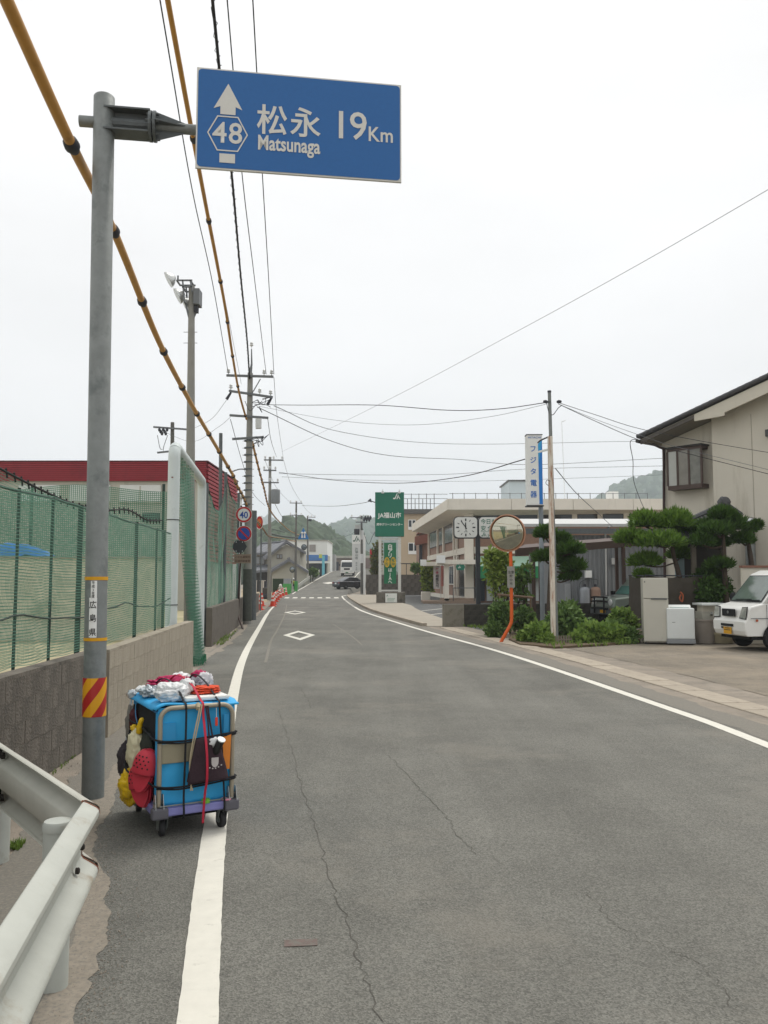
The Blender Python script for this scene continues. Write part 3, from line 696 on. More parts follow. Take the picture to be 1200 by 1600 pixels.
# white arched gate frame
g1 = Vector((XY(270, 14.75, 830), 14.75, 0)); g2 = Vector((XY(314, 20.2, 860), 20.2, 0)); gz = ZY(697, 14.75)
gt_ = thing('net_gate', 'tall white tubular gate frame between the two block walls', 'gate', g1.lerp(g2, .5))
d_ = (g2 - g1).normalized()
cor = .22
arc1 = [g1 + Vector((0, 0, gz - cor)) + d_ * cor * (1 - math.cos(t)) + Vector((0, 0, cor * math.sin(t))) for t in [k * math.pi / 2 / 6 for k in range(7)]]
arc2 = [g2 + Vector((0, 0, gz - cor)) - d_ * cor * (1 - math.cos(t)) + Vector((0, 0, cor * math.sin(t))) for t in [math.pi / 2 - k * math.pi / 2 / 6 for k in range(7)]]
MB().tube([g1 + Vector((0, 0, -.1)), g1 + Vector((0, 0, 2))] + arc1[:4], .105, 20).build('post', m_canv, gt_, smooth=True, angle=50)
MB().tube(arc1[3:] + arc2[:4], .103, 20).build('crossbar', m_canv, gt_, smooth=True, angle=50)
MB().tube(arc2[3:] + [g2 + Vector((0, 0, 2)), g2 + Vector((0, 0, -.1))], .105, 20).build('post', m_canv, gt_, smooth=True, angle=50)
for z in (1.2, 2.7): MB().tube([g1 + Vector((math.cos(t) * .112, math.sin(t) * .112, z)) for t in [k * .5236 for k in range(12)]], .008, 5, closed=True).build('tie_wire', m_rope, gt_)
MB().box(g1 + Vector((.0, -.105, 3.45)), (.03, .012, .02)).build('rust_spot', MATS['rusty_steel'], gt_)
# gathered green curtain net hanging from the crossbar
cu_ = thing('gate_net', 'gathered green curtain net hanging from the white gate frame down to the ground', 'net', g1 + d_ * 1.5)
def S3(u, v):
    a = lerp(.25, 2.9, u); b = lerp(1.05, 2.05, u); s = lerp(b, a, max(0, (v - .1) / .9) ** 1.5)
    fold = .10 * math.sin(u * 34 + 2 * nz3(u * 4, v * 2)) * (1 - .4 * v)
    p = g1 + d_ * s; z = lerp(.03 + .05 * nz3(u * 9, 0), gz - .1, v)
    nrm = Vector((d_.y, -d_.x, 0)); sw_ = .35 * (1 - v) ** 1.3
    p = p + nrm * (fold + sw_ * 1.0); return (p.x, p.y, z)
net('netting', S3, 170, 62, .0105, m_net, cu_, 110, 14)
m_hem = M('net_hem', '2d6e4e', .9, var=.3, sc=20)
mb = MB()
for k in range(60):
    u = rnd.random(); p = Vector(S3(u, 0)); mb.tube([p + Vector((0, 0, .12)), p + Vector((rnd.uniform(-.05, .05), rnd.uniform(-.05, .05), -.01))], .006, 4)
mb.build('frayed_hem', m_hem, cu_)
# far net fence above the second wall
n2 = thing('net_fence', 'solid looking green net fence above the brown wall beyond the gate', 'fence', (-4.9, 26, 0))
def fx2(y): return lerp(-4.45, -5.5, (y - 20.6) / 10.4)
posts2 = [(20.8, 745), (23.6, 677), (26.2, 738), (32.5, 752)]
for y, top in ((20.9, ZY(755, 20.9)), (26.2, ZY(738, 26.2)), (31.8, ZY(770, 31.8))):
    MB().tube([(fx2(y), y, -.05), (fx2(y), y, top)], .05, 10).build('post', m_galvd, n2, smooth=True, angle=40)
def top2(y):
    if y < 26.2: t = (y - 20.9) / 5.3; return lerp(ZY(755, 20.9), ZY(760, 26.2), t) - .95 * math.sin(math.pi * min(1, t * 1.0)) * (.6 + .4 * t)
    t = (y - 26.2) / 5.6; return lerp(ZY(742, 26.2), ZY(785, 31.8), t) - .35 * math.sin(math.pi * t)
def S4(u, v):
    y = lerp(20.9, 31.8, u); z = lerp(.5, top2(y), v); return (fx2(y) + .1 * nz3(y * 1.1, z), y, z)
net('netting', S4, 300, 95, .017, m_net, n2, 120, 10)
MB().tube([(fx2(y), y, top2(y)) for y in fr(20.9, 31.8, .25)], .02, 5).build('top_rope', m_npost, n2)

# ---------------------------------------------------------------- field behind the net
m_beige = M('beige_render', 'c4bea8', .9, var=.12, sc=.8, dirt='8f9078', dsc=.7, dth=.54)
bank = thing('low_wall', 'pale beige low wall across the field behind the net', 'wall', (-14, 23, 0))
MB().span((-40, 22.9, -.05), (-6.2, 23.3, 2.22)).build('wall_face', m_beige, bank)
MB().span((-40, 22.85, 2.22), (-6.15, 23.35, 2.27)).build('coping', m_conc, bank)
m_tarp = M('blue_tarp', '1f6fb5', .45, var=.15, sc=4, bump=.6, bsc=6)
mb = MB()
def tarpf(u, v):
    x = lerp(XY(-40, 23.1, 860), XY(82, 23.1, 860), u); hh = .36 * math.sin(math.pi * min(1, u * 1.0 + .0)) ** .7 * (1 - abs(2 * v - 1) ** 2) + .06 * nz3(x * 3, v * 4)
    return (x, 22.86 + .5 * v, 2.275 + max(0, hh) + .01)
mb.grid(tarpf, 26, 10); tagit(mb.build('tarpaulin', m_tarp, smooth=True), 'crumpled blue tarpaulin lying on the beige wall behind the net', 'tarpaulin')
nbk = thing('shade_net', 'dark green shade net hung along the field in front of the red topped building', 'net', (-15, 27, 0))
def S5(u, v):
    x = lerp(-34, -6.9, u); return (x, 27 + .1 * nz3(x, v * 3), lerp(.1, 4.6 + .12 * math.sin(x * 1.1), v))
net('netting', S5, 420, 70, .022, m_netd, nbk, 60, 5)
for x in (-31, -26, -21, -16, -11.5, -7.2): MB().tube([(x, 27.05, -.05), (x, 27.05, 4.75)], .05, 8).build('post', m_npost, nbk)
# red banded gymnasium
m_cr = M('crimson_siding', '8f2530', .6, var=.08, sc=2, dirt='7a1f29', dsc=.6)
m_gym = M('gym_concrete', 'b0ada2', .9, var=.1, sc=.8, dirt='7f7c72', dsc=.8, dth=.57, streak=True)
m_shut = M('white_shutter', 'cfd2d0', .6, var=.05)
gy = 45.0; gx1 = XY(323, gy, 722); gzt = ZY(722, gy); gzb = ZY(752, gy)
gym = thing('sports_hall', 'grey hall with a ribbed crimson top band behind the nets', 'building', (gx1 - 12, gy + 6, 0))
MB().span((gx1 - 40, gy, -.05), (gx1 - .12, gy + 9, gzb + .02)).build('wall', m_gym, gym)
mb = MB(); nb_ = 10; hh = (gzt - gzb) / nb_
for k in range(nb_):      # horizontal ribs of the band
    z = gzb + hh * k; mb.span((gx1 - 40, gy - .16, z + .015), (gx1, gy - .02, z + hh - .015))
mb.build('ribbed_band', m_cr, gym)
MB().span((gx1 - 40, gy - .1, gzb), (gx1 - .05, gy + 9.2, gzt - .01)).build('band_backing', M('crimson_dark', '6d1c26', .7), gym)
mb = MB(); z = 2.6
while z < gzt - .1: mb.span((gx1 - .06, gy, z + .02), (gx1 + .1, gy + 9.2, z + .17)); z += .215
mb.build('ribbed_side', m_cr, gym)
MB().span((gx1 - 40, gy - .2, gzt), (gx1 + .12, gy + 9.3, gzt + .06)).build('roof_trim', M('dark_trim', '5b2026', .6), gym)
for xa, xb in ((188, 251), (109, 172), (30, 93)):
    a, b = P(xa, 758, gy), P(xb, 783, gy)
    f_ = MB().span((a.x, gy - .06, b.z), (b.x, gy - .01, a.z)).build('window', m_shut, gym)
    MB().span(((a.x + b.x) / 2 - .04, gy - .08, b.z + .05), ((a.x + b.x) / 2 + .04, gy - .062, a.z - .05)).build('mullion', m_gym, f_)
    MB().span((a.x - .06, gy - .1, b.z - .1), (b.x + .06, gy - .012, b.z - .02)).build('sill', m_gym, f_)
a, b = P(222, 802, gy), P(250, 815, gy); MB().span((a.x, gy - .05, b.z), (b.x, gy - .01, a.z)).build('window', glass('dark_glass', '2a2f33'), gym)
ann = thing('white_annex', 'small white block behind the end of the crimson hall', 'building', (gx1 + 3, gy + 18, 0))
a, b = P(338, 768, 62), P(354, 830, 62); MB().span((a.x - .6, 62, -.05), (b.x + .1, 68, a.z)).build('wall', M('white_render', 'cfd1cf', .8, var=.05), ann)
MB().span((a.x - .7, 61.9, a.z), (b.x + .2, 68.1, a.z + .2)).build('roof_edge', m_gym, ann)

# ---------------------------------------------------------------- poles
m_cpole = M('concrete_pole', '8b8a84', .85, var=.1, sc=3, bump=.2, bsc=30, dirt='6f6e68', dsc=2, dth=.57, streak=True)
m_cpole2 = M('dark_concrete_pole', '63625d', .85, var=.12, sc=3, dirt='4c4b47', dsc=2, streak=True)
m_steel = M('arm_steel', '6d7072', .6, .3, var=.12)
m_ins = M('insulator', 'c9cbca', .35, var=.04)
m_dk = M('dark_fitting', '33343a', .7, var=.15)
def insulator(p, par, s=1.0):
    MB().lathe([(.02 * s, 0), (.02 * s, .06 * s), (.07 * s, .07 * s), (.07 * s, .1 * s), (.035 * s, .12 * s), (.06 * s, .15 * s), (.06 * s, .18 * s), (.02 * s, .22 * s)], p, 10).build('insulator', m_ins, par)
def pole_obj(name, label, px0, py0, px1, py1, Y, r0, r1, mat=m_cpole, z0=0, group=None, cat='utility pole'):
    b = P(px0, py0, Y); b.z = z0; t = P(px1, py1, Y)
    o = thing(name, label, cat, b, group); MB().tube([b - Vector((0, 0, .2)), b, t], [r0, r0, r1], 16).build('shaft', mat, o, smooth=True, angle=40); return o, b, t
# main pole
up1, b1, t1 = pole_obj('utility_pole', 'tall concrete utility pole with four crossarms behind the speed limit sign', 386, 975, 391, 583, 30.9, .165, .1)
Y1 = 30.9
MB().tube([t1, t1 + Vector((.05, 0, .35)), P(393, 545, Y1)], [.07, .035, .02], 8).build('spike', m_steel, up1); insulator(P(393, 543, Y1), up1)
def arm(par, p, q, Y, w=.08, dy=-.14):
    a, b = P(*p, Y), P(*q, Y); a.y += dy; b.y += dy; MB().beam(a, b, w, w).build('crossarm', m_steel, par); return a, b
for (p, q, ins) in (((355, 588), (428, 590), (.04, .8, .96)), ((359, 612), (427, 622), (.04, .7, .95)), ((360, 650), (420, 654), ()), ((364, 687), (413, 684), ())):
    a, b = arm(up1, p, q, Y1)
    for k in ins: insulator(a.lerp(b, k) + Vector((0, 0, .05)), up1)
MB().tube([P(392, 618, Y1 - .1), P(407, 592, Y1 - .1)], .02, 6).build('brace', m_steel, up1)
MB().box(P(404, 662, Y1 - .25), (.2, .2, .36)).build('switch_box', m_ins, up1)
mb = MB(); r_ = random.Random(5)
for k in range(9):
    c = P(r_.uniform(396, 416), r_.uniform(622, 636), Y1 - .2); mb.tube(spline([c, c + Vector((r_.uniform(-.3, .3), r_.uniform(-.1, .1), r_.uniform(-.25, .1))), c + Vector((r_.uniform(-.4, .4), 0, r_.uniform(-.1, .2)))], 6), .012, 5)
for k in range(6):
    c = P(r_.uniform(400, 412), r_.uniform(680, 690), Y1 - .2); mb.tube(spline([c, c + Vector((r_.uniform(-.2, .2), -.05, r_.uniform(-.3, -.05))), c + Vector((r_.uniform(-.25, .25), 0, .05))], 6), .012, 5)
mb.build('jumper_cables', m_dk, up1)
for y in range(690, 800, 11):
    c = P(389.5 - (y - 583) * .012, y, Y1); MB().lathe([(.16, 0), (.16, .05)], c, 14).build('band_clamp', m_galvd, up1)
    MB().tube([c + Vector((-.22, 0, .02)), c + Vector((.22, 0, .02))], .009, 5).build('step_bolt', m_dk, up1)
for a, b in (((361, 613), (354, 624)), ((424, 622), (418, 632))): MB().tube([P(*a, Y1 - .15), P(*b, Y1 - .15)], [.04, .06], 8).build('strain_insulator', m_dk, up1)
MB().lathe([(.172, 0), (.172, 1.9)], b1 + Vector((0, 0, .12)), 20).build('dark_wrap', M('pole_wrap', '4c4f49', .85, var=.2, sc=8), up1)
# steel column right behind it
st_, b2, t2 = pole_obj('steel_column', 'grey square steel column just behind the main utility pole', 395, 955, 396, 798, 34, .14, .14, m_galvd, cat='column')
# floodlight pole
fl, bf, tf = pole_obj('floodlight_pole', 'tall concrete pole with sports floodlights on top, beside the gate frame', 296, 975, 299.5, 447, 28.5, .2, .105, m_cpole, cat='floodlight')
Yf = 28.5
fr_ = MB(); q = lambda x, y, dy=0: P(x, y, Yf) + Vector((0, dy, 0))
for dy in (-.25, .25):
    fr_.beam(q(279, 442, dy), q(303, 442, dy), .05, .05); fr_.beam(q(288, 452, dy), q(303, 452, dy), .05, .05); fr_.beam(q(288, 442, dy), q(291, 476, dy), .05, .05); fr_.beam(q(300, 442, dy), q(303, 460, dy), .05, .05)
for x, y in ((279, 442), (288, 452), (300, 442), (291, 476)): fr_.beam(q(x, y, -.25), q(x, y, .25), .05, .05)
fr_.beam(q(291, 476, -.1), q(297, 503, 0), .05, .05); fr_.beam(q(308, 484, 0), q(300, 503, 0), .05, .05)
fr_.build('frame', m_steel, fl)
m_refl = M('lamp_reflector', 'c7c9c7', .3, .6, var=.06); m_lampglass = M('lamp_glass', 'b9bdb9', .15, .0, var=.05)
for (x, y), dy in (((270, 440), -.28), ((281, 461), 0.), ((290, 470), .3)):
    c = q(x, y, dy); axd = Vector((-.85, -.25, -.5)).normalized()
    h_ = MB().lathe([(.06, -.17), (.12, -.12), (.22, -.04), (.28, .06), (.29, .1)], c, 20, axd).build('lamp', m_refl, fl, smooth=True, angle=50)
    MB().lathe([(.27, .102), (.01, .108)], c, 20, axd).build('lens', m_lampglass, h_); MB().tube([c - axd * .28, q(x + 10, y + 2, dy * .7)], .03, 6).build('bracket', m_steel, fl)
MB().box(q(309, 466), (.2, .5, .55)).build('control_box', m_steel, fl); MB().box(q(307, 482), (.12, .2, .3)).build('junction_box', m_dk, fl)
for k, y in enumerate((519, 536)):
    c = P(297.5, y, Yf); MB().tube([c + Vector((-.24, 0, 0)), c + Vector((.24, 0, 0))], .01, 5).build('step_bolt', m_dk, fl)
# small pole with a crossarm behind the gate
sp_, b3, t3 = pole_obj('utility_pole', 'short dark utility pole with one crossarm behind the white gate frame', 269, 930, 269.5, 660, 40, .13, .09, m_cpole2)
a, b = arm(sp_, (241, 668), (297, 672), 40)
arm(sp_, (247, 708), (266, 706), 40)
mb = MB()
for k in range(7):
    c = P(249 + k * 2, 674 + (k % 3) * 3, 39.8); mb.lathe([(.05, 0), (.07, .1), (.03, .18)], c, 7)
mb.build('fuse_cluster', m_dk, sp_)
for pts in ([(246, 680), (250, 700), (254, 702)], [(262, 680), (256, 697), (255, 704)]):
    MB().tube(spline([P(x, y, 39.8) for x, y in pts], 6), .015, 5).build('jumper', m_dk, sp_)
pole_obj('steel_post', 'plain thin grey post standing between the hall and the utility pole', 344, 945, 345, 677, 25.2, .055, .055, m_galvd, cat='post')
def line_pole(label, px0, px1, ytop, Y, r0, arms, z0=0, mat=m_cpole, group=None):
    o, b, t = pole_obj('utility_pole', label, px0, 905, px1, ytop, Y, r0, r0 * .62, mat, z0)
    for (xa, xb, y) in arms:
        a, c = arm(o, (xa, y), (xb, y + .5), Y, .1)
        for k in (.06, .5, .94): insulator(a.lerp(c, k) + Vector((0, 0, .05)), o, 1.3)
    return o, b, t
up2, _, t2p = line_pole('concrete utility pole with a grey transformer standing by the cones', 421, 422, 714, 66, .17, ((413, 443, 719), (412, 432, 735), (408, 436, 754)))
MB().lathe([(.3, -.55), (.36, -.5), (.36, .5), (.32, .56), (.1, .6)], P(430.5, 776, 65.6), 16).build('transformer', M('transformer_grey', '75797a', .6, var=.1), up2, smooth=True, angle=40)
up3, _, t3p = line_pole('dark utility pole in front of the far tiled house gable', 461.5, 463, 783, 104, .17, ((453, 472, 786), (453, 472, 805)), 0, m_cpole2)
up4, _, t4p = line_pole('far utility pole beside the hanging pedestrian sign', 481.5, 480.5, 806, 128, .17, ((481, 493, 808),), 0, m_cpole2)
MB().tube([P(482, 812, 127.8), P(487, 813, 127.8)], .18, 8).build('street_lamp', m_dk, up4)
up5, _, t5p = line_pole('dark utility pole in front of the white vertical sign', 565.5, 565, 806, 90, .16, ((548, 578, 809), (556, 574, 816)), 0, m_cpole2)
mb = MB()
for k in range(6): mb.lathe([(.08, 0), (.13, .2), (.1, .3), (.04, .45)], P(569 + k * 2, 815 - (k % 2) * 3, 89.6), 7)
mb.build('fuse_cluster', m_dk, up5); MB().lathe([(.3, -.4), (.32, .4)], P(559, 826, 89.6), 12).build('transformer', M('transformer_pale', 'a9aca9', .6), up5)
MB().lathe([(.28, -.3), (.3, .3)], P(557.5, 831, 89.3), 12).build('transformer', m_dk, up5)
for y0 in (843, 880): MB().lathe([(.2, 0), (.2, 1.0)], P(565.4, y0, 90) , 10).build('white_band', m_ins, up5)
# right rusty sign pole is built with the electrical shop sign
# ---------------------------------------------------------------- wires
m_wire = M('black_wire', '26282b', .7, var=.1); m_wireg = M('grey_wire', '6a6e72', .7, var=.1)
m_cov = M('yellow_cable_cover', 'b5843a', .5, var=.12, sc=6, dirt='94692c', dsc=5); m_cov2 = M('yellow_cable_cover_pale', 'b89c5e', .5, var=.15, sc=6)
def cable(name, label, pts, r, mat=m_wire, n=10, cat='cable', ext=None, group=None, sides=6):
    w = [P(*p) if len(p) == 3 and not isinstance(p, Vector) else Vector(p) for p in pts]
    if ext: w = [w[0] + (w[0] - w[1]).normalized() * ext] + w
    s = spline(w, n); o = MB().tube(s, r, sides).build(name, mat, None, smooth=True, angle=70); tagit(o, label, cat, group); return s
def covered(label, pts, r, joints, n=10, ext=0):
    w = [P(*p) for p in pts]
    if ext: w = [w[0] + (w[0] - w[1]).normalized() * ext] + w
    s = spline(w, n); t = thing('covered_cable', label, 'cable', s[len(s) // 2])
    MB().tube(s, r, 14).build('yellow_cover', m_cov, t, smooth=True, angle=60)
    MB().tube([p + Vector((r * .72, -r * .72, -r * .2)) for p in s], r * .16, 5).build('cover_seam', m_cov2, t)
    d = 0; last = 0; nx = joints[0]; k = 0
    for i in range(1, len(s)):
        seg = (s[i] - s[i - 1]).length
        while last + seg >= nx:
            f = (nx - last) / seg; p = s[i - 1].lerp(s[i], f); dr = (s[i] - s[i - 1]).normalized()
            MB().tube([p - dr * .085, p - dr * .06, p + dr * .02, p + dr * .05, p + dr * .09], [r * 1.05, r * 1.38, r * 1.5, r * 1.2, r * 1.05], 14).build('joint_cap', m_dk, t, smooth=True, angle=50)
            nx += joints[1]
        last += seg
    return t
covered('thick yellow covered cable with black joints sweeping low over the near fence', [(10, 0, 4.55), (105, 212, 6.0), (180, 366, 8.2), (248, 533, 11.6), (296, 626, 15.0), (331, 686, 18.6), (362, 739, 23.0)], .040, (2.62, 2.0), 12, 1.0)
covered('yellow covered cable dropping from the net post past the speed limit sign', [(363, 740, 23.2), (371, 760, 25.5), (379, 774, 28), (390, 798, 33), (402, 815, 40), (413, 829, 50), (421, 838, 62), (440, 841, 84), (462, 846, 104)], .040, (.4, 1.2), 8)
covered('yellow covered cable running high overhead to the main utility pole', [(262, 0, 9.6), (297, 190, 11.9), (323, 328, 14.9), (340, 416, 17.4), (353, 487, 20.5), (364, 560, 24.5), (374, 615, 28), (385, 655, 30.6)], .036, (1.0, 3.0), 10, 1.2)
covered('yellow covered cable sagging from the main utility pole to the transformer pole', [(394, 690, 31.1), (405, 735, 38), (413, 765, 46), (419, 790, 56), (428, 806, 68), (441, 819, 84), (456, 831, 100), (478, 840, 126)], .045, (.8, 1.9), 8)
cable('overhead_wire', 'leftmost thin wire running overhead beside the yellow covered cable', [(250, 0, 11.2), (300, 295, 17.0), (333, 447, 22.5), (357, 585, Y1)], .011, ext=14)
cable('overhead_wire', 'thin wire just right of the twisted cable, behind the blue sign', [(355, 0, 11.4), (378, 270, 16.2), (397, 430, 21.5), (416, 585, Y1)], .010, ext=14)
cable('overhead_wire', 'rightmost of the overhead wires behind the blue sign', [(395, 0, 11.4), (411, 290, 16.7), (420, 440, 21.8), (428, 585, Y1)], .010, ext=14)
s = cable('twisted_cable', 'thick black twisted cable wound with thin wire, overhead behind the blue sign', [(332, 0, 12.2), (347, 150, 14.4), (362, 272, 17.2), (376, 430, 23.5), (386, 530, 29), (390, 592, Y1 - .1)], .026, ext=12)
cable('overhead_wire', 'faint pale wire beside the yellow covered cable overhead', [(284, 100, 13), (320, 300, 18), (352, 470, 24), (377, 600, 32)], .007, m_wireg)
mb = MB(); hp = []
for i in range(0, (len(s) - 1) * 4):
    a = s[i // 4].lerp(s[i // 4 + 1], (i % 4) / 4); t = i * 1.9; hp.append(a + Vector((math.cos(t) * .045, math.sin(t) * .02, math.sin(t) * .045 - .012)))
tagit(mb.tube(hp, .006, 4).build('binding_wire', m_wire), 'thin binding wire coiled round the black twisted cable', 'wire')
L1, L2 = (418, 590, Y1), (443, 719, 66)
wires = [
    ('left wire of the span between the first two roadside poles', [(360, 655, Y1), (378, 720, 38), (395, 770, 48), (414, 790, 66)], .012, m_wire),
    ('right wire of the span between the first two roadside poles', [(418, 652, Y1), (424, 690, 40), (432, 714, 66)], .012, m_wire),
    ('top wire of the span between the first two roadside poles', [(428, 590, Y1), (433, 650, 42), (443, 718, 66)], .010, m_wire),
    ('upper wire from the transformer pole to the dark pole beyond', [(414, 719, 66), (432, 762, 80), (453, 785, 104)], .014, m_wireg),
    ('second wire from the transformer pole to the dark pole beyond', [(443, 719, 66), (455, 758, 82), (471, 786, 104)], .014, m_wireg),
    ('slack wire looping below the transformer towards the dark pole', [(430, 788, 66), (440, 806, 80), (448, 809, 92), (461, 804, 104)], .02, m_wire),
    ('wire between the two farthest left hand poles', [(472, 786, 104), (480, 798, 118), (493, 808, 128)], .016, m_wireg),
    ('wire crossing the road from the main pole to the rusty pole on the right', [(398, 632, Y1), (470, 633, 28), (587, 633, 25.5), (700, 641, 23.5), (780, 639, 22), (860, 628, 20.9)], .011, m_wire),
    ('second thinner wire crossing the road to the rusty pole on the right', [(400, 634, Y1), (520, 656, 28), (640, 664, 25), (760, 652, 22.5), (860, 630, 20.9)], .006, m_wireg),
    ('long straight wire rising to the upper right corner of the view', [(1230, 279, 17), (1000, 412, 21), (800, 522, 26.5), (600, 628, 37), (440, 706, 66)], .007, m_wireg),
    ('wire from the main pole sagging across to the far side of the road, upper one', [(428, 634, Y1), (520, 672, 42), (640, 690, 52), (760, 694, 58), (960, 690, 62), (1036, 690, 62)], .016, m_wireg),
    ('sagging wire crossing the road below the upper one', [(402, 636, Y1), (520, 690, 40), (610, 712, 46), (720, 718, 54), (830, 726, 60), (1036, 716, 62)], .016, m_wire),
    ('lowest thick wire crossing the road to the shop sign', [(436, 738, 66), (520, 750, 60), (620, 755, 50), (720, 745, 38), (822, 717, 27)], .02, m_wire),
    ('thin wire crossing the road above the green sign', [(436, 740, 66), (560, 742, 66), (700, 741, 66), (820, 733, 66), (1036, 728, 66)], .018, m_wireg),
    ('thin wire crossing the road towards the bank roof', [(440, 745, 66), (560, 750, 66), (720, 752, 66), (900, 747, 66), (1036, 742, 66)], .014, m_wireg),
    ('service wire from the dark pole to the small lamp beside the green sign', [(472, 790, 104), (520, 791, 85), (560, 787, 66), (580, 783, 58)], .02, m_wire),
    ('wire from the far pole down behind the white sign', [(480, 845, 128), (520, 843, 115), (548, 835, 100), (565, 822, 90)], .025, m_wireg),
    ('cable hanging from the dark pole behind the white sign', [(566, 824, 90), (575, 850, 90), (582, 838, 88), (588, 828, 70)], .025, m_wire),
    ('wire from the rusty pole to the house wall, upper one', [(872, 629, 20.9), (930, 648, 21), (1000, 670, 21.5), (1100, 690, 22.5), (1230, 712, 24)], .008, m_wire),
    ('wire from the rusty pole to the house wall, lower one', [(872, 631, 20.9), (930, 658, 21), (1000, 688, 21.5), (1060, 705, 22), (1230, 748, 24)], .009, m_wire),
    ('thin wire from the rusty pole to the house wall, middle one', [(872, 631, 20.9), (930, 655, 21), (1000, 680, 21.5), (1060, 699, 22), (1230, 741, 24)], .006, m_wireg),
    ('guy wire slanting down from the rusty pole to the grey shed roof', [(868, 732, 21), (900, 770, 26), (930, 798, 33), (957, 823, 39.6)], .012, m_wireg),
    ('wire dropping from the house eave to the shed gutter', [(1001, 687, 26.6), (985, 690, 26.6), (989, 720, 27.6), (990, 750, 30), (1000, 780, 34), (1010, 802, 38)], .012, m_wire),
    ('short wire from the field pole to the main utility pole', [(297, 672, 40), (330, 655, 36), (355, 624, Y1 - .15)], .008, m_wireg),
    ('lower wire from the field pole past the floodlight pole', [(250, 672, 40), (300, 690, 37), (340, 668, 33), (360, 652, Y1)], .007, m_wireg),
    ('drop wire from the yellow cable joint to the main utility pole', [(362, 737, 23.2), (375, 733, 27), (386, 734, 30.6)], .02, m_wire),
]
for lab, pts, r, mt in wires: cable('overhead_wire', lab, pts, r, mt, 8, 'wire', sides=5)

# ---------------------------------------------------------------- traffic sign post
m_red = M('sign_red', 'b3262b', .45, var=.05); m_swhite = M('sign_face_white', 'd9d9d6', .45, var=.03); m_sblue = M('sign_face_blue', '23489c', .45, var=.04)
m_brown = M('brown_pole', '3b2c27', .7, var=.2, sc=10)
Ys = 29.6
sg = thing('traffic_sign', 'speed limit and no parking signs on a bent brown post by the utility pole', 'traffic sign', G(381, 984))
MB().tube(spline([P(377, 790, Ys), P(376, 860, Ys), P(373, 940, Ys), P(372.5, 962, Ys), G(381, 984) - Vector((0, 0, .05))], 6), .035, 10).build('post', m_brown, sg, smooth=True, angle=50)
def disc(par, px, py, Y, r, mat, d, name, inner=0, n=32, yaw=0):
    c = P(px, py, Y); rt = Vector((math.cos(yaw), math.sin(yaw), 0)); nn = Vector((rt.y, -rt.x, 0)); c = c + nn * d
    m = MB()
    if inner:
        vs = [c + rt * math.cos(t) * q_ + Vector((0, 0, math.sin(t) * q_)) for q_ in (r, inner) for t in [2 * math.pi * k / n for k in range(n)]]
        m.add(vs, [(k, (k + 1) % n, n + (k + 1) % n, n + k) for k in range(n)])
    else: m.prism([c + rt * math.cos(t) * r + Vector((0, 0, math.sin(t) * r)) for t in [2 * math.pi * k / n for k in range(n)]][::-1], -nn * .012)
    return m.build(name, mat, par)
Yn = Ys - .1
p1_ = disc(sg, 381, 804, Yn, .285, m_swhite, 0, 'speed_limit_disc'); disc(p1_, 381, 804, Yn, .28, m_red, .003, 'red_ring', .215)
text('lettering', '40', m_sblue, p1_, P(381, 809.5, Yn), (1, 0, 0), (0, 0, 1), .33, .02, .9, 'CENTER', .005)
p2_ = disc(sg, 381, 834, Yn, .285, m_swhite, 0, 'no_parking_disc'); disc(p2_, 381, 834, Yn, .275, m_red, .003, 'red_ring', .21)
disc(p2_, 381, 834, Yn - .016, .21, m_sblue, 0, 'blue_disc')
c = P(381, 834, Yn - .03); MB().prism([c + Vector((-.17, 0, .13)), c + Vector((-.13, 0, .17)), c + Vector((.17, 0, -.13)), c + Vector((.13, 0, -.17))], (0, .003, 0)).build('red_bar', m_red, p2_)
c = P(374, 854, Yn - .05); MB().prism([c + Vector((math.cos(R(a)) * .27, 0, math.sin(R(a)) * .25)) for a in (0, 60, 120, 180, 240, 300)], (0, .015, 0)).build('hexagon_plate', M('dark_sign_back', '34373a', .6, var=.1), sg)
for dx in (-.11, .11):
    for dz in (-.16, .16): MB().lathe([(.018, 0), (.018, .01)], c + Vector((dx, -.002, dz)), 8, (0, -1, 0)).build('rivet', m_ins, sg)
a, b = P(366, 866, Yn), P(392, 880, Yn); plm = M('faded_plate', '8a7868', .7, var=.15, sc=8)
pl = MB().span((a.x, Yn - .01, b.z), (b.x, Yn + .005, a.z)).build('plate', plm, sg)
for k, s_ in enumerate(('この先最徐行', '区域内駐車禁')): text('lettering', s_, M('plate_ink', '4a2f26', .7), pl, P(379, 871.8 + k * 6.2, Yn - .012), (1, 0, 0), (0, 0, 1), .09, .01, 1, 'CENTER', .002)
s2_ = thing('traffic_sign', 'tilted round red and white sign beyond the main utility pole', 'traffic sign', (XY(405, 44), 44, 0))
p3_ = disc(s2_, 405.5, 816.5, 44, .36, m_swhite, 0, 'disc', yaw=R(-50)); disc(p3_, 405.5, 816.5, 44, .33, m_red, .004, 'red_ring', .2, yaw=R(-50))
disc(p3_, 405.5, 816.5, 44, .2, M('sign_orange', 'c06a30', .5), .02, 'orange_disc', yaw=R(-50)); MB().tube([(XY(406, 44) + .03, 44.1, -.05), (XY(406, 44) + .03, 44.1, ZY(806, 44))], .04, 8).build('post', m_galvd, s2_)
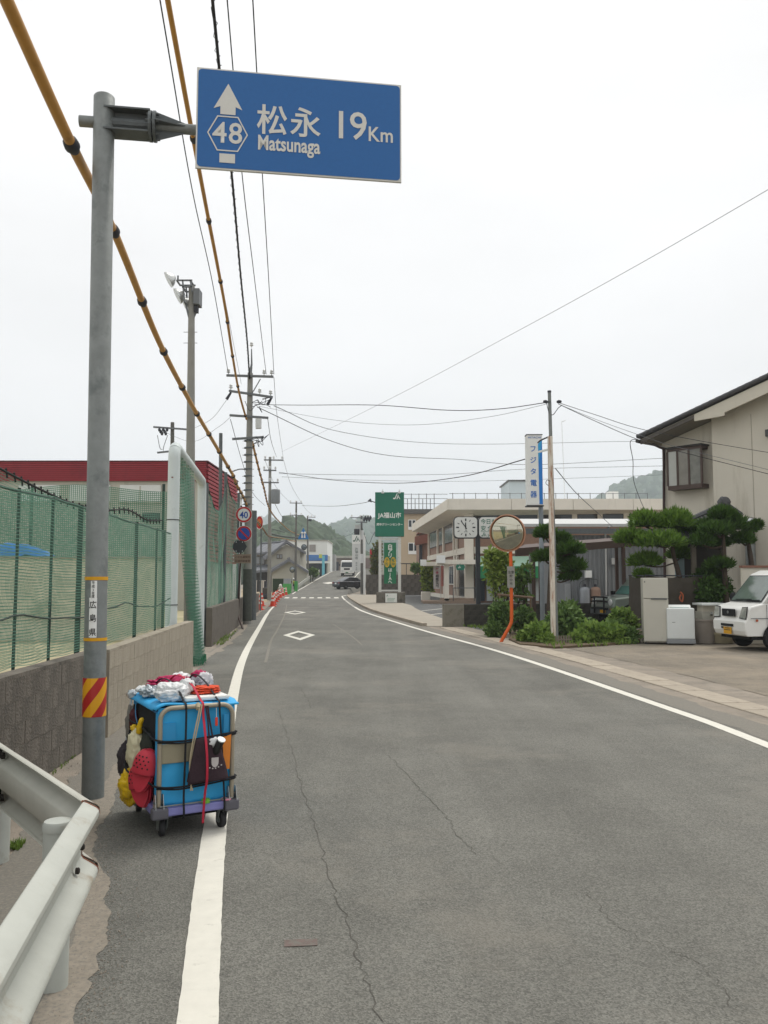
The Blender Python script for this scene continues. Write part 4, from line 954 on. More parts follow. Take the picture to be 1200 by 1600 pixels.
# ================================================================== centre and right: farm co-op signs, bank building, shop signs
m_jag = M('green_sign_face', '1c6e57', .45, var=.06, sc=3); m_jaw = M('sign_lettering', 'e4e6e0', .5, var=.02)
m_flake = M('flaking_white_paint', 'cfcfc8', .7, var=.08, sc=8, dirt='6b4a34', dsc=5, dth=.6)
m_block = M('sign_plinth', '6f6a60', .9, var=.15, sc=3, dirt='47433b', dsc=2, dth=.5)
YJ = 55.5
def X_(px, Y): return XY(px, Y)
def logo(par, c, w, mat, right=(1, 0, 0), lift=.01):
    """three slanted strokes of the co-op mark"""
    r = Vector(right); n = r.cross(Vector((0, 0, 1))); u = Vector((0, 0, 1)); c = Vector(c) + n * lift
    for pts in ([(-.5, -.3), (-.2, -.3), (.12, .5), (.0, .5), (-.27, -.12), (-.5, -.12)], [(-.05, -.3), (.08, -.3), (.26, .2), (.2, .36)], [(.2, -.1), (.28, .12), (.5, -.3), (.38, -.3), (.3, -.1)]):
        MB().face([c + r * a * w + u * b * w for a, b in pts]).build('logo_stroke', mat, par)
ja = thing('sign_tower', 'green co-op sign tower on two white legs and a concrete plinth', 'sign', (X_(610, YJ), YJ, 0))
x0, x1 = X_(588, YJ), X_(633, YJ)
MB().span((x0, YJ - .45, -.05), (x1, YJ + .45, ZY(925, YJ))).build('plinth', m_block, ja, bevel=.03, seg=1)
pl = MB().span((X_(602, YJ), YJ - .49, ZY(941, YJ)), (X_(620, YJ), YJ - .455, ZY(927, YJ))).build('notice_plate', m_jaw, ja)
logo(pl, (X_(605, YJ), YJ - .49, ZY(930.5, YJ)), .14, m_jag)
for k in range(3): MB().span((X_(605, YJ), YJ - .497, ZY(935 + k * 2, YJ)), (X_(617 - k, YJ), YJ - .492, ZY(934.4 + k * 2, YJ))).build('printed_line', M('notice_green', '6a9a80', .6), pl)
for xa, xb in ((591.5, 596), (622, 626.5)): MB().span((X_(xa, YJ), YJ - .12, ZY(925, YJ)), (X_(xb, YJ), YJ + .12, ZY(838, YJ))).build('leg', m_flake, ja)
for y in (842, 922.5): MB().span((X_(596, YJ), YJ - .08, ZY(y + 1.5, YJ)), (X_(622, YJ), YJ + .08, ZY(y - 1, YJ))).build('crossbar', m_flake, ja)
pn = MB().span((X_(586, YJ), YJ - .22, ZY(838.5, YJ)), (X_(631.5, YJ), YJ + .22, ZY(769.5, YJ))).build('sign_box', m_jag, ja, bevel=.02, seg=1)
logo(pn, (X_(620, YJ), YJ - .22, ZY(777, YJ)), .48, m_jaw)
text('lettering', 'JA福山市', m_jaw, pn, (X_(609, YJ), YJ - .22, ZY(809, YJ)), (1, 0, 0), (0, 0, 1), .40, .022, .98, 'CENTER', .008)
text('lettering', '府中グリーンセンター', m_jaw, pn, (X_(609, YJ), YJ - .22, ZY(821.5, YJ)), (1, 0, 0), (0, 0, 1), .20, .018, .88, 'CENTER', .008)
for x in (598, 624):
    MB().tube([(X_(x, YJ), YJ - .1, ZY(769, YJ)), (X_(x, YJ), YJ - .5, ZY(766, YJ))], .025, 6).build('lamp_arm', m_ins, ja); MB().lathe([(.05, 0), (.1, .12), (.1, .16)], (X_(x, YJ), YJ - .5, ZY(768, YJ)), 10, (0, .4, -1)).build('lamp', m_ins, ja)
MB().tube([(X_(586, YJ), YJ, ZY(785, YJ)), (X_(578, YJ), YJ - .3, ZY(783, YJ))], .03, 6).build('lamp_arm', m_dk, ja); MB().lathe([(.04, 0), (.16, .2)], (X_(579, YJ), YJ - .3, ZY(780, YJ)), 10, (-.3, 0, -1)).build('lamp', m_dk, ja)
bn = thing('banner', 'green vertical banner with two yellow ovals tied between the sign legs', 'banner', (X_(610, YJ), YJ - .14, ZY(912, YJ)))
m_ban = M('banner_green', '256f4c', .6, var=.08)
bx0, bx1, bz0, bz1 = X_(600, YJ), X_(619, YJ), ZY(912, YJ), ZY(848, YJ)
f_ = MB(); f_.grid(lambda u, v: (lerp(bx0, bx1, u), YJ - .14 + .02 * math.sin(v * 7) + .015 * math.sin(u * 9), lerp(bz0, bz1, v)), 8, 14); cl = f_.build('cloth', m_ban, bn, smooth=True)
cxb = (bx0 + bx1) / 2
for ch, y in zip('白アリ', (857, 864, 871)): text('lettering', ch, m_jaw, cl, (cxb, YJ - .175, ZY(y, YJ)), (1, 0, 0), (0, 0, 1), .34, .02, 1, 'CENTER', 0)
for ch, y in zip('はJAへ', (893, 899.5, 906, 911.5)): text('lettering', ch, m_jaw, cl, (cxb, YJ - .175, ZY(y, YJ)), (1, 0, 0), (0, 0, 1), .28, .02, 1, 'CENTER', 0)
m_yov = M('banner_yellow', 'cba52a', .6)
for xx, s_ in ((604.6, '予防'), (614.4, '駆除')):
    c = Vector((X_(xx, YJ), YJ - .172, ZY(878.5, YJ)))
    ov = MB().face([c + Vector((math.cos(t) * .18, 0, math.sin(t) * .34)) for t in [k * math.pi / 10 for k in range(20)]]).build('yellow_oval', m_yov, cl)
    for k, ch in enumerate(s_): text('lettering', ch, m_ban, cl, c + Vector((0, -.004, .04 - .26 * k)), (1, 0, 0), (0, 0, 1), .24, .015, 1, 'CENTER', 0)
# white upright sign
YW = 93
m_wsign = M('white_sign_face', 'e4e5e2', .5, var=.03); m_wgrey = M('pale_grey_face', 'cfd1cf', .5, var=.04)
ws = thing('upright_sign', 'tall white and grey co-op sign beside the dark utility pole', 'sign', (X_(562, YW), YW, 0))
MB().span((X_(550, YW), YW - .15, ZY(893, YW)), (X_(567.5, YW), YW + .15, ZY(836, YW))).build('panel', m_wgrey, ws)
pw = MB().span((X_(550, YW), YW - .18, ZY(850, YW)), (X_(567.5, YW), YW - .152, ZY(836, YW))).build('top_panel', m_wsign, ws)
MB().span((X_(567.8, YW), YW - .2, -.05), (X_(571, YW), YW + .2, ZY(836, YW))).build('post', m_wsign, ws)
m_ink = M('grey_ink', '5a6a66', .6); logo(pw, (X_(557, YW), YW - .18, ZY(843, YW)), .8, M('ink_green', '2f5a4a', .6))
for ch, y in zip(('JA', '福', '山', '市'), (859, 864, 869, 874)): text('lettering', ch, m_ink, ws, (X_(557, YW), YW - .15, ZY(y, YW)), (1, 0, 0), (0, 0, 1), .34, .01, 1, 'CENTER', .01)
for ch, y in zip('府中支店', (881, 884.5, 888, 891)): text('lettering', ch, m_ink, ws, (X_(557, YW), YW - .15, ZY(y, YW)), (1, 0, 0), (0, 0, 1), .2, .01, 1, 'CENTER', .01)
def nobori(label, px, y0, y1, w, Y, mat, ink=None, txt='', z0=0):
    t = thing('banner_flag', label, 'flag', (X_(px, Y), Y, z0)); zt, zb = ZY(y0, Y), ZY(y1, Y); xx = X_(px, Y)
    MB().tube([(xx + w / 2, Y, z0), (xx + w / 2, Y, zt + .1)], .018, 6).build('pole', m_ins, t); MB().tube([(xx + w / 2, Y, zt), (xx - w / 2, Y, zt)], .012, 5).build('top_bar', m_ins, t)
    m = MB(); m.grid(lambda u, v: (xx - w / 2 + w * u * (1 - .1 * (1 - v)), Y - .02 + .06 * math.sin(u * 5 + v * 4), lerp(zb, zt, v)), 6, 10); c_ = m.build('cloth', mat, t, smooth=True)
    for k, ch in enumerate(txt): text('lettering', ch, ink[0] if k < 2 else ink[1], c_, (xx, Y - .1, zt - .32 - k * .24), (1, 0, 0), (0, 0, 1), .24, .02, 1, 'CENTER', 0)
nobori('red banner flag behind the white upright sign', 580.5, 858, 874, .42, 100, M('flag_red', 'b32230', .7, var=.06), z0=.1)
nobori('white banner flag with pink lettering by the bank planter', 683, 885, 920, .55, 62, M('flag_white', 'd8d4d2', .7, var=.04), (M('pink_ink', 'c04a68', .6), m_black), '年金相談受付')
nobori('faded pink banner flag just behind the white one', 690, 884, 916, .35, 64, M('flag_pink', 'c07a70', .7, var=.06))
# dark boundary wall and hedge behind the plinth
block_wall('boundary_wall', 'dark block wall behind the green sign tower', (X_(572, 88), 88, 0), (X_(660, 88), 88.4, 0), 2.1, m_blkd, m_mort, .8, .4, .2)

# ---------------------------------------------------------------- bank building
m_cream = M('cream_concrete', 'dcd6c9', .8, var=.07, sc=.7, dirt='c4bcae', dsc=.8, dth=.58, streak=True)
m_tile = M('brown_tile', '8f7160', .7, var=.12, sc=9, dirt='7d6152', dsc=2)
m_glass = glass('window_glass', '30363c'); m_gblue = glass('blue_window_glass', '4a5868')
m_alu = M('dark_alu', '4a4a4a', .5, .3, var=.1)
bk = thing('bank_building', 'cream and brown two storey bank with deep flat eaves behind the clock', 'building', (9, 68, 0))
A_ = Vector((X_(702, 58), 58, 0)); B_ = Vector((X_(645.5, 85), 85, 0)); zt, zb_ = ZY(779.5, 58), ZY(796.5, 58)
lv = (B_ - A_).normalized(); ln = Vector((-lv.y, lv.x, 0))           # outward normal of the left side
XE = 21.0
W0 = Vector((X_(733, 60), 60, 0)); W1 = Vector((X_(669.5, 84.5), 84.5, 0)); wl = (W1 - W0).normalized(); wn = Vector((-wl.y, wl.x, 0)); WL = (W1 - W0).length
def LP(s, z, d=0): return W0 + wl * s + wn * d + Vector((0, 0, z))
def lbox(name, s0, s1, z0, z1, d0, d1, mat, par=bk): return MB().prism([LP(s0, z0, d0), LP(s1, z0, d0), LP(s1, z1, d0), LP(s0, z1, d0)], wn * (d1 - d0)).build(name, mat, par)
zw = 6.55
# core volume
MB().prism([W0 + Vector((.05, .05, -.05)), Vector((XE, 60.05, -.05)), Vector((XE, 84, -.05)), W1 + Vector((.05, 0, -.05))], (0, 0, zw + .3)).build('wall', m_tile, bk)
# roof slab: fascia boards, soffit, roof
MB().prism([A_ + Vector((.01, .01, zb_ + .1)), Vector((XE, 58.01, zb_ + .1)), Vector((XE, 85, zb_ + .1)), B_ + Vector((.01, 0, zb_ + .1))], (0, 0, zt - zb_ - .14)).build('roof', m_cream, bk)
seg_px = [(A_.x, 8.9), (8.93, 13.2), (13.23, 17.4), (17.43, XE)]
for a, b in seg_px: MB().span((a, 57.9, zb_), (b, 58.02, zt)).build('fascia_panel', m_cream, bk)
MB().prism([A_ + ln * .1 + Vector((0, 0, zb_)), B_ + ln * .1 + Vector((0, 0, zb_)), B_ + ln * .1 + Vector((0, 0, zt)), A_ + ln * .1 + Vector((0, 0, zt))], -ln * .12).build('fascia_panel', m_cream, bk)
mb = MB(); mb.face([A_ + Vector((.02, .02, zb_ + .02)), B_ + Vector((.02, 0, zb_ + .02)), W1 + Vector((0, 0, 6.2)), W0 + Vector((0, 0, 6.2))]); mb.face([A_ + Vector((.02, .02, zb_ + .02)), W0 + Vector((0, 0, 6.2)), Vector((XE, 60, 6.4)), Vector((XE, 58, zb_ + .02))]); mb.build('soffit', m_cream, bk)
# corner column
MB().span((X_(727, 59.4), 59.3, 0), (X_(740, 59.4), 60.1, zb_ + .1)).build('column', m_cream, bk)
def sY(px):
    k = (px - 600) / FPX; return (W0.x - k * W0.y) / (k * wl.y - wl.x)
pil = [sY(x) for x in (671, 685, 694.2, 710.5, 715)]
for s in pil: lbox('pilaster', s - .22, s + .22, 3.5, 6.5, 0, .14, m_cream)
lbox('string_course', -.4, WL, 3.52, 3.98, 0, .12, m_cream); lbox('base_course', -.4, WL, 0, .35, 0, .1, m_cream)
for a, b in ((sY(683.5), sY(672.5)), (sY(692.8), sY(686.3)), (sY(709.3), sY(695.4))):
    w_ = lbox('window', a, b, 4.68, 6.2, .005, .05, m_alu)
    n_ = max(2, int((b - a) / 1.1))
    for k in range(n_):
        lbox('pane', lerp(a, b, k / n_) + .05, lerp(a, b, (k + 1) / n_) - .05, 4.75, 6.12, .05, .056, m_glass, w_)
for s in (sY(695), sY(711.5), sY(716)): lbox('pilaster', s - .25, s + .25, .35, 3.5, 0, .14, m_cream)
w_ = lbox('window', sY(709.5), sY(700.5), 1.2, 2.75, .005, .06, m_cream)
for k in range(3): lbox('pane', lerp(sY(709.3), sY(700.7), k / 3) + .06, lerp(sY(709.3), sY(700.7), (k + 1) / 3) - .06, 1.28, 2.7, .06, .066, m_gblue, w_)
lbox('door', sY(726), sY(718), .3, 2.65, .005, .03, m_glass)
# front band of windows above the shed roof, ribs, shop front
fw = MB().span((X_(741, 60), 59.93, 5.55), (XE, 60.0, 6.38)).build('window_band', M('dark_spandrel', '3a3632', .6, var=.1), bk)
for xa, xb in ((754, 782), (786, 798), (802, 840), (876, 896), (905, 930), (944, 975)): MB().span((X_(xa, 60), 59.9, 5.62), (X_(xb, 60), 59.925, 6.3)).build('pane', m_glass, fw)
for x in (845, 899, 939, 980): MB().span((X_(x - 4, 60), 59.86, 5.5), (X_(x + 4, 60), 59.99, 6.4)).build('pier', m_cream, bk)
MB().span((X_(741, 60), 59.9, 3.5), (XE, 59.985, 3.98)).build('string_course', m_cream, bk)
gcol = M('awning_green', '1f7a48', .6, var=.06); gpale = M('awning_pale', 'a9cdb8', .6, var=.05)
MB().span((X_(742, 60), 58.4, 1.72), (X_(856, 60), 59.95, 2.55)).build('green_awning', gcol, bk)
MB().prism([(X_(742, 60), 58.4, 2.56), (X_(742, 60), 59.9, 3.3), (X_(742, 60), 59.9, 2.56)], (X_(856, 60) - X_(742, 60), 0, 0)).build('awning_slope', gpale, bk)
MB().span((X_(760, 60), 59.9, .1), (X_(870, 60), 59.98, 1.7)).build('shop_front', M('white_shop_panel', 'b9bfbd', .6, var=.08), bk)
for x in (770, 790, 812, 835): MB().span((X_(x - .8, 60), 59.8, .1), (X_(x + .8, 60), 59.89, 1.7)).build('mullion', m_alu, bk)
MB().span((X_(742, 60), 59.9, .1), (X_(757, 60), 59.98, 1.7)).build('pane', m_glass, bk)
# entrance canopy, step, handrail, hanging sign
MB().span((X_(682, 58.5), 57.6, 2.68), (X_(741, 58.5), 59.25, 3.0)).build('canopy', m_cream, bk); MB().span((X_(664, 60), 60.2, 2.62), (X_(690, 60), 63, 2.9)).build('canopy', m_cream, bk)
MB().span((X_(682, 57.5), 56.9, 2.75), (X_(695, 57.5), 57.58, 3.28)).build('canopy_box', m_wsign, bk); MB().span((X_(657, 60), 59.6, 2.62), (X_(666, 60), 60.18, 3.05)).build('canopy_box', m_wsign, bk)
MB().span((X_(694, 58.2), 57.9, 0), (X_(701, 58.2), 58.35, 2.68)).build('column', m_cream, bk)
MB().prism([(X_(712.5, 57.4), 57.4, 2.5), (X_(714, 57.4), 57.4, 2.66), (X_(725, 57.4), 57.4, 2.66), (X_(727, 57.4), 57.4, 2.5), (X_(725, 57.4), 57.4, 2.28), (X_(714, 57.4), 57.4, 2.28)], (0, .1, 0)).build('hanging_sign', m_jag, bk)
MB().tube([(X_(719, 57.45), 57.45, 2.6), (X_(719, 57.45), 57.5, 2.72)], .02, 6).build('sign_hanger', m_dk, bk)
logo(bk, (X_(718, 57.4), 57.395, 2.47), .2, m_jaw)
stp = M('tile_step', '8a7868', .8, var=.12, sc=5)
MB().span((X_(660, 58), 57.2, -.05), (X_(742, 58), 60.5, .16)).build('step', stp, bk); MB().span((X_(690, 58.5), 57.9, .162), (X_(742, 58.5), 60.4, .32)).build('step', stp, bk)
for a in (708, 741): MB().tube([(X_(a, 57.3), 57.3, .1), (X_(a, 57.3), 57.3, 1.05)], .03, 6).build('rail_post', m_alu, bk)
MB().tube([(X_(708, 57.3), 57.3, 1.05), (X_(745, 57.3), 57.3, 1.05)], .03, 6).build('handrail', m_galvd, bk)
# roof railing and plant room
for k in range(24):
    x = lerp(X_(600, 66), XE, k / 23)
    if x > 5.0: MB().tube([(x, 66, zt - .05), (x, 66, zt + 1.25)], .03, 5).build('railing_post', m_steel, bk)
for z in (.65, 1.2): MB().tube([(5.2, 66, zt + z), (XE, 66, zt + z)], .022, 5).build('railing_bar', m_steel, bk)
MB().span((X_(797, 72), 72, zt - .1), (X_(848, 72), 77, ZY(752, 72))).build('roof_hut', M('pale_blue_siding', 'aebac0', .6, var=.05, sc=1), bk); MB().span((X_(795, 72), 71.8, ZY(752, 72)), (X_(850, 72), 77.2, ZY(750, 72))).build('hut_roof', m_alu, bk)
MB().span((X_(960, 66), 67, zt), (X_(975, 66), 68, ZY(768, 67))).build('roof_unit', m_wsign, bk)
an = thing('antenna_mast', 'thin antenna mast on the bank roof behind the rusty pole', 'antenna', (X_(883, 64), 64, zt)); MB().tube([(X_(885, 64), 64, zt - .05), (X_(882, 64), 64, ZY(658, 64))], .02, 5).build('mast', m_ins, an); MB().tube([(X_(882, 64), 64, ZY(659, 64)), (X_(888, 64), 64, ZY(657, 64))], .03, 5).build('head', m_ins, an)
# left part: brown balcony block and cream flats behind
fl_ = thing('apartment_block', 'cream flats with a flat grey roof between the green sign and the bank', 'building', (4, 112, 0))
m_cr2 = M('cream_render', 'b8a78e', .8, var=.06, sc=.5, dirt='a2927b', dsc=.5, streak=True)
MB().span((X_(626, 110), 110, -.05), (X_(690, 110), 122, ZY(803, 110))).build('wall', m_cr2, fl_); MB().span((X_(624, 110), 109.4, ZY(803, 110)), (X_(692, 110), 122.5, ZY(796, 110))).build('roof', M('grey_roof', '5d5c59', .8, var=.1), fl_)
for (xa, xb, ya, yb) in ((638, 655, 848, 866), (638, 650, 812, 828)):
    w_ = MB().span((X_(xa, 110), 109.9, ZY(yb, 110)), (X_(xb, 110), 109.99, ZY(ya, 110))).build('window', m_wsign, fl_)
    for k in range(2): MB().span((lerp(X_(xa, 110), X_(xb, 110), k / 2) + .08, 109.86, lerp(ZY(yb, 110), ZY(ya, 110), .3)), (lerp(X_(xa, 110), X_(xb, 110), (k + 1) / 2) - .08, 109.895, ZY(ya, 110) - .1)).build('pane', m_glass, w_)
for k in range(9): MB().tube([(X_(631 + k * 6, 111), 111, ZY(797, 110)), (X_(631 + k * 6, 111), 111, ZY(770 + (k % 2) * 8, 110))], .05, 5).build('railing_post', m_steel, fl_)
for y in (771, 778, 786): MB().tube([(X_(630, 111), 111, ZY(y, 110)), (X_(700, 111), 111, ZY(y, 110))], .035, 5).build('railing_bar', m_steel, fl_)
MB().span((X_(626, 108), 108, ZY(881.5, 108)), (X_(664, 108), 108.1, ZY(880, 108))).build('fence_bar', m_dk, fl_); MB().span((X_(634.5, 108), 108, 0), (X_(635.5, 108), 108.1, ZY(880, 108))).build('fence_post', m_dk, fl_)
bb = thing('brown_house', 'brown tiled house with a balcony at the far end of the bank', 'building', (5, 92, 0))
MB().span((X_(655, 92), 92, -.05), (X_(690, 92), 100, ZY(826, 92))).build('wall', m_tile, bb); MB().prism([(X_(649, 90), 90.5, ZY(851, 90)), (X_(670, 90), 90.5, ZY(848, 90)), (X_(670, 90), 90.5, ZY(834, 90)), (X_(649, 90), 90.5, ZY(838, 90))], (0, 1.5, 0)).build('balcony', M('brown_balcony', '75493a', .7, var=.1), bb)
MB().prism([(X_(652, 91), 91, ZY(834, 91)), (X_(672, 91), 91, ZY(832, 91)), (X_(672, 91), 91, ZY(825, 91)), (X_(656, 91), 91, ZY(827, 91))], (0, 4, 0)).build('roof', M('brown_roof', '7b5140', .8, var=.1), bb)
MB().span((X_(656, 90), 91.6, ZY(905, 92)), (X_(661, 90), 91.98, ZY(852, 92))).build('window', m_glass, bb)
plt = thing('planter', 'long white concrete planter in front of the drooping shrub', 'planter', (X_(668, 63), 63, .1)); MB().span((X_(658, 63), 62.6, -.05), (X_(672, 63), 63.4, .72)).build('trough', m_cream, plt, bevel=.05); MB().span((X_(659, 63), 62.7, .66), (X_(671, 63), 63.3, .735)).build('soil', m_soil, plt)

# ---------------------------------------------------------------- street clock
YC = 45
ck = thing('street_clock', 'double street clock on a dark post behind the low wall', 'clock', (X_(747, YC), YC, 0))
m_ckd = M('clock_housing', '2e3134', .5, var=.1); m_ckf = M('clock_face', 'd5d6d0', .4, var=.02)
MB().span((X_(743.5, YC), YC - .12, -.05), (X_(750.5, YC), YC + .12, ZY(815, YC))).build('post', m_ckd, ck, bevel=.02)
def rrect(x0, x1, z0, z1, r, y, n=5):
    pts = []
    for cx, cz, a in ((x1 - r, z1 - r, 0), (x0 + r, z1 - r, 90), (x0 + r, z0 + r, 180), (x1 - r, z0 + r, 270)):
        for k in range(n): t = R(a + 90 * k / (n - 1)); pts.append(Vector((cx + r * math.cos(t), y, cz + r * math.sin(t))))
    return pts
for (xa, xb, nm) in ((709, 746.5, 'clock_case'), (747.5, 786, 'message_case')):
    za_, zb2 = ZY(841.5, YC), ZY(807.5, YC)
    cs = MB().prism(rrect(X_(xa, YC), X_(xb, YC), za_, zb2, .22, YC - .2), (0, .4, 0)).build(nm, m_ckd, ck)
    MB().prism(rrect(X_(xa + 1.2, YC), X_(xb - 1, YC), za_ + .05, zb2 - .04, .2, YC - .225), (0, .02, 0)).build('face', m_ckf, cs)
    if nm == 'clock_case':
        c = Vector(((X_(xa, YC) + X_(xb, YC)) / 2, YC - .232, (za_ + zb2) / 2))
        for h_ in range(12):
            t = R(90 - 30 * h_); r1_ = .36 if h_ % 3 else .34; r2_ = .47 if h_ % 3 else .48; k = 1.08
            MB().beam(c + Vector((math.cos(t) * r1_ * k, 0, math.sin(t) * r1_)), c + Vector((math.cos(t) * r2_ * k, 0, math.sin(t) * r2_)), .008, .035 if h_ % 3 else .07, (0, 1, 0) if False else (-math.sin(t), 0, math.cos(t))).build('hour_mark', m_ckd, cs)
        t = R(90 + 36); MB().beam(c - Vector((math.cos(t) * .1, 0, math.sin(t) * .1)), c + Vector((math.cos(t) * .42, 0, math.sin(t) * .42)), .008, .045, (-math.sin(t), 0, math.cos(t))).build('minute_hand', m_black, cs)
        t = R(90 + 2); MB().beam(c + Vector((0, -.009, -.08)), c + Vector((math.cos(t) * .27, -.009, math.sin(t) * .27)), .008, .055, (-math.sin(t), 0, math.cos(t))).build('hour_hand', m_black, cs)
        logo(cs, c + Vector((0, 0, -.2)), .2, M('clock_logo', '8a8f8c', .5), lift=.002)
    else:
        m_cg = M('message_green', '2f6e58', .5); xl = X_(751, YC)
        text('lettering', '今日も', m_cg, cs, (xl, YC - .228, ZY(818.5, YC)), (1, 0, 0), (0, 0, 1), .30, .015, .95, 'LEFT', .004); text('lettering', '安 全', m_cg, cs, (xl, YC - .228, ZY(829, YC)), (1, 0, 0), (0, 0, 1), .30, .015, .95, 'LEFT', .004)
        MB().span((xl, YC - .234, ZY(831.3, YC)), (X_(783, YC), YC - .228, ZY(830.8, YC))).build('rule', m_cg, cs); logo(cs, (X_(756, YC), YC - .226, ZY(836, YC)), .28, m_cg); text('lettering', 'JA福山市', m_cg, cs, (X_(762, YC), YC - .228, ZY(838.5, YC)), (1, 0, 0), (0, 0, 1), .2, .015, .95, 'LEFT', .004)

# ---------------------------------------------------------------- traffic mirror
m_or = M('orange_paint', 'cf5a1c', .5, var=.08, sc=4); m_mir = M('mirror_glass', 'b9b6a6', .035, 1.0, var=.02, sc=2)
YM = G(783, 1003).y; bm_ = G(783, 1003)
mi = thing('traffic_mirror', 'round convex traffic mirror on a bent orange pole', 'traffic mirror', bm_)
MB().tube(spline([bm_ - Vector((0, 0, .08)), bm_, P(790, 990, YM), P(797.5, 976, YM), P(799.3, 966, YM), P(799, 930, YM), P(798, 870, YM), P(797, 835, YM + .12)], 6), .045, 14).build('pole', m_or, mi, smooth=True, angle=60)
yaw = R(-26); nrm_ = Vector((math.sin(yaw), -math.cos(yaw), -.10)).normalized(); mc = P(793, 833, YM - .05)
MB().lathe([(.2, -.09), (.40, -.04), (.5, .0), (.5, .03), (.475, .035), (.47, .02)], mc, 40, nrm_).build('rim', M('rim_orange', 'b58468', .5, var=.08), mi, smooth=True, angle=40)
mb = MB(); prof = [(.472 * math.sin(k / 8 * math.pi / 2) if False else .472 * (1 - k / 8), .02 + .075 * (1 - (1 - k / 8) ** 2)) for k in range(8)] + [(.003, .095)]
mb.lathe(prof, mc, 48, nrm_); mb.build('mirror', m_mir, mi, smooth=True)
MB().box(P(797, 846, YM + .05), (.14, .12, .12)).build('clamp', m_galvd, mi)
pl = MB().span((X_(792, YM), YM - .09, ZY(918, YM)), (X_(803.5, YM), YM - .055, ZY(885, YM))).build('plate', M('grey_plate', '8f8d86', .7, var=.12, sc=9), mi)
text('lettering', '注意', m_black, pl, (X_(797.7, YM), YM - .09, ZY(896, YM)), (1, 0, 0), (0, 0, 1), .085, .01, 1, 'CENTER', .003)
for k, ch in enumerate('府中市'): text('lettering', ch, m_black, pl, (X_(797.7, YM), YM - .09, ZY(902 + k * 6, YM)), (1, 0, 0), (0, 0, 1), .085, .01, 1, 'CENTER', .003)

# ---------------------------------------------------------------- electrical shop sign and rusty pole
YH = 26.5
m_box = M('sign_box_white', 'e2e3df', .5, var=.03); m_hb = M('bright_blue', '1f78c8', .45, var=.04); m_hk = M('letter_blue', '2f62a8', .5)
hs = thing('shop_sign', 'tall white and blue electrical shop box sign on a grey post', 'sign', (X_(849, YH), YH, 0))
hx0, hx1, hz0, hz1 = X_(824.5, YH), X_(849, YH), ZY(790, YH), ZY(681, YH)
bx = MB().span((hx0, YH - .17, hz0), (hx1, YH + .17, hz1)).build('sign_box', m_box, hs, bevel=.015, seg=1)
MB().span((hx0 - .02, YH - .19, hz0 - .04), (hx1 + .02, YH + .19, hz0 - .003)).build('bottom_trim', m_alu, hs); MB().span((hx0 - .01, YH - .18, hz1 + .002), (hx1 + .01, YH + .18, hz1 + .025)).build('top_trim', m_alu, hs)
yb = YH - .175; W_ = hx1 - hx0; H_ = hz1 - hz0
MB().face([Vector((hx0 + W_ * .98, yb, hz0 + .03)), Vector((hx0 + W_ * .98, yb, hz1 - H_ * .06)), Vector((hx0 + W_ * .72, yb, hz1 - H_ * .13)), Vector((hx0 + W_ * .76, yb, hz0 + .03))]).build('blue_stripe', m_hb, bx)
MB().face([Vector((hx0 + W_ * .86, yb - .002, hz1 - H_ * .26)), Vector((hx0 + W_ * .98, yb - .002, hz1 - H_ * .06)), Vector((hx0 + W_ * .72, yb - .002, hz1 - H_ * .13)), Vector((hx0 + W_ * .73, yb - .002, hz1 - H_ * .4))][::-1]).build('pale_stripe', M('cyan_blue', '2f9ad0', .45), bx)
text('lettering', 'HITACHI', m_hk, bx, ((hx0 + hx1) / 2, yb + .003, hz1 - H_ * .05), (1, 0, 0), (0, 0, 1), .085, .012, 1.25, 'CENTER', .004)
for k, ch in enumerate('フジタ電器'): text('lettering', ch, M('kana_blue', '2a6ab8', .5), bx, (hx0 + W_ * .40, yb + .003, hz1 - H_ * (.235 + .162 * k)), (1, 0, 0), (0, 0, 1), .225, .016, .95, 'CENTER', .004)
MB().tube([(X_(847, YH + .3), YH + .3, -.05), (X_(846.5, YH + .3), YH + .3, hz1 - .2)], .075, 14).build('post', M('shop_post', '8a9299', .6, var=.08), hs, smooth=True, angle=40)
YR = G(868, 1006).y
m_rustp = M('rusty_white_paint', 'cdc6b8', .75, var=.1, sc=5, dirt='8f4f24', dsc=13, dth=.48, streak=True)
rs = thing('rusty_pole', 'rust streaked sign pole with a grey pipe bolted to it, in the planting bed', 'pole', (X_(866, YR), YR, 0))
MB().span((X_(859.5, YR), YR - .06, -.05), (X_(866.5, YR), YR + .06, ZY(682, YR))).build('rusty_post', m_rustp, rs, bevel=.008, seg=1)
MB().tube([(X_(868.5, YR), YR + .03, -.05), (X_(863.5, YR), YR + .03, ZY(611, YR))], [.055, .045], 12).build('pipe', m_galv, rs, smooth=True, angle=40); MB().lathe([(.05, 0), (.05, .05)], (X_(863.5, YR), YR + .03, ZY(613, YR)), 12).build('cap', m_dk, rs)
MB().tube(spline([(X_(849, YR + 1), YR + 1.5, ZY(687, YR + 1)), (X_(854, YR), YR + .5, ZY(683, YR)), (X_(862, YR), YR, ZY(682, YR))], 6), .02, 6).build('top_stay', m_dk, rs); MB().beam((X_(849, YR + 1), YR + 1.5, ZY(702, YR + 1)), (X_(861, YR), YR, ZY(702, YR)), .04, .05).build('bracket', m_box, rs)
for x in (856, 870): MB().lathe([(.03, 0), (.05, .06), (.03, .12)], P(x, 628, YR), 8, (1 if x > 860 else -1, 0, .1)).build('wire_clamp', m_dk, rs)
for y0, y1 in (((856, 630), (872, 632)),): MB().tube(spline([P(854, 630, YR), P(858, 645, YR), P(864, 648, YR), P(872, 638, YR), P(878, 633, YR)], 6), .01, 5).build('jumper', m_dk, rs)
MB().tube(spline([P(860, 752, YR - .08), P(855, 750, YR - .08), P(853, 755, YR - .08), P(857, 759, YR - .08)], 5), .008, 5).build('hook', m_dk, rs)
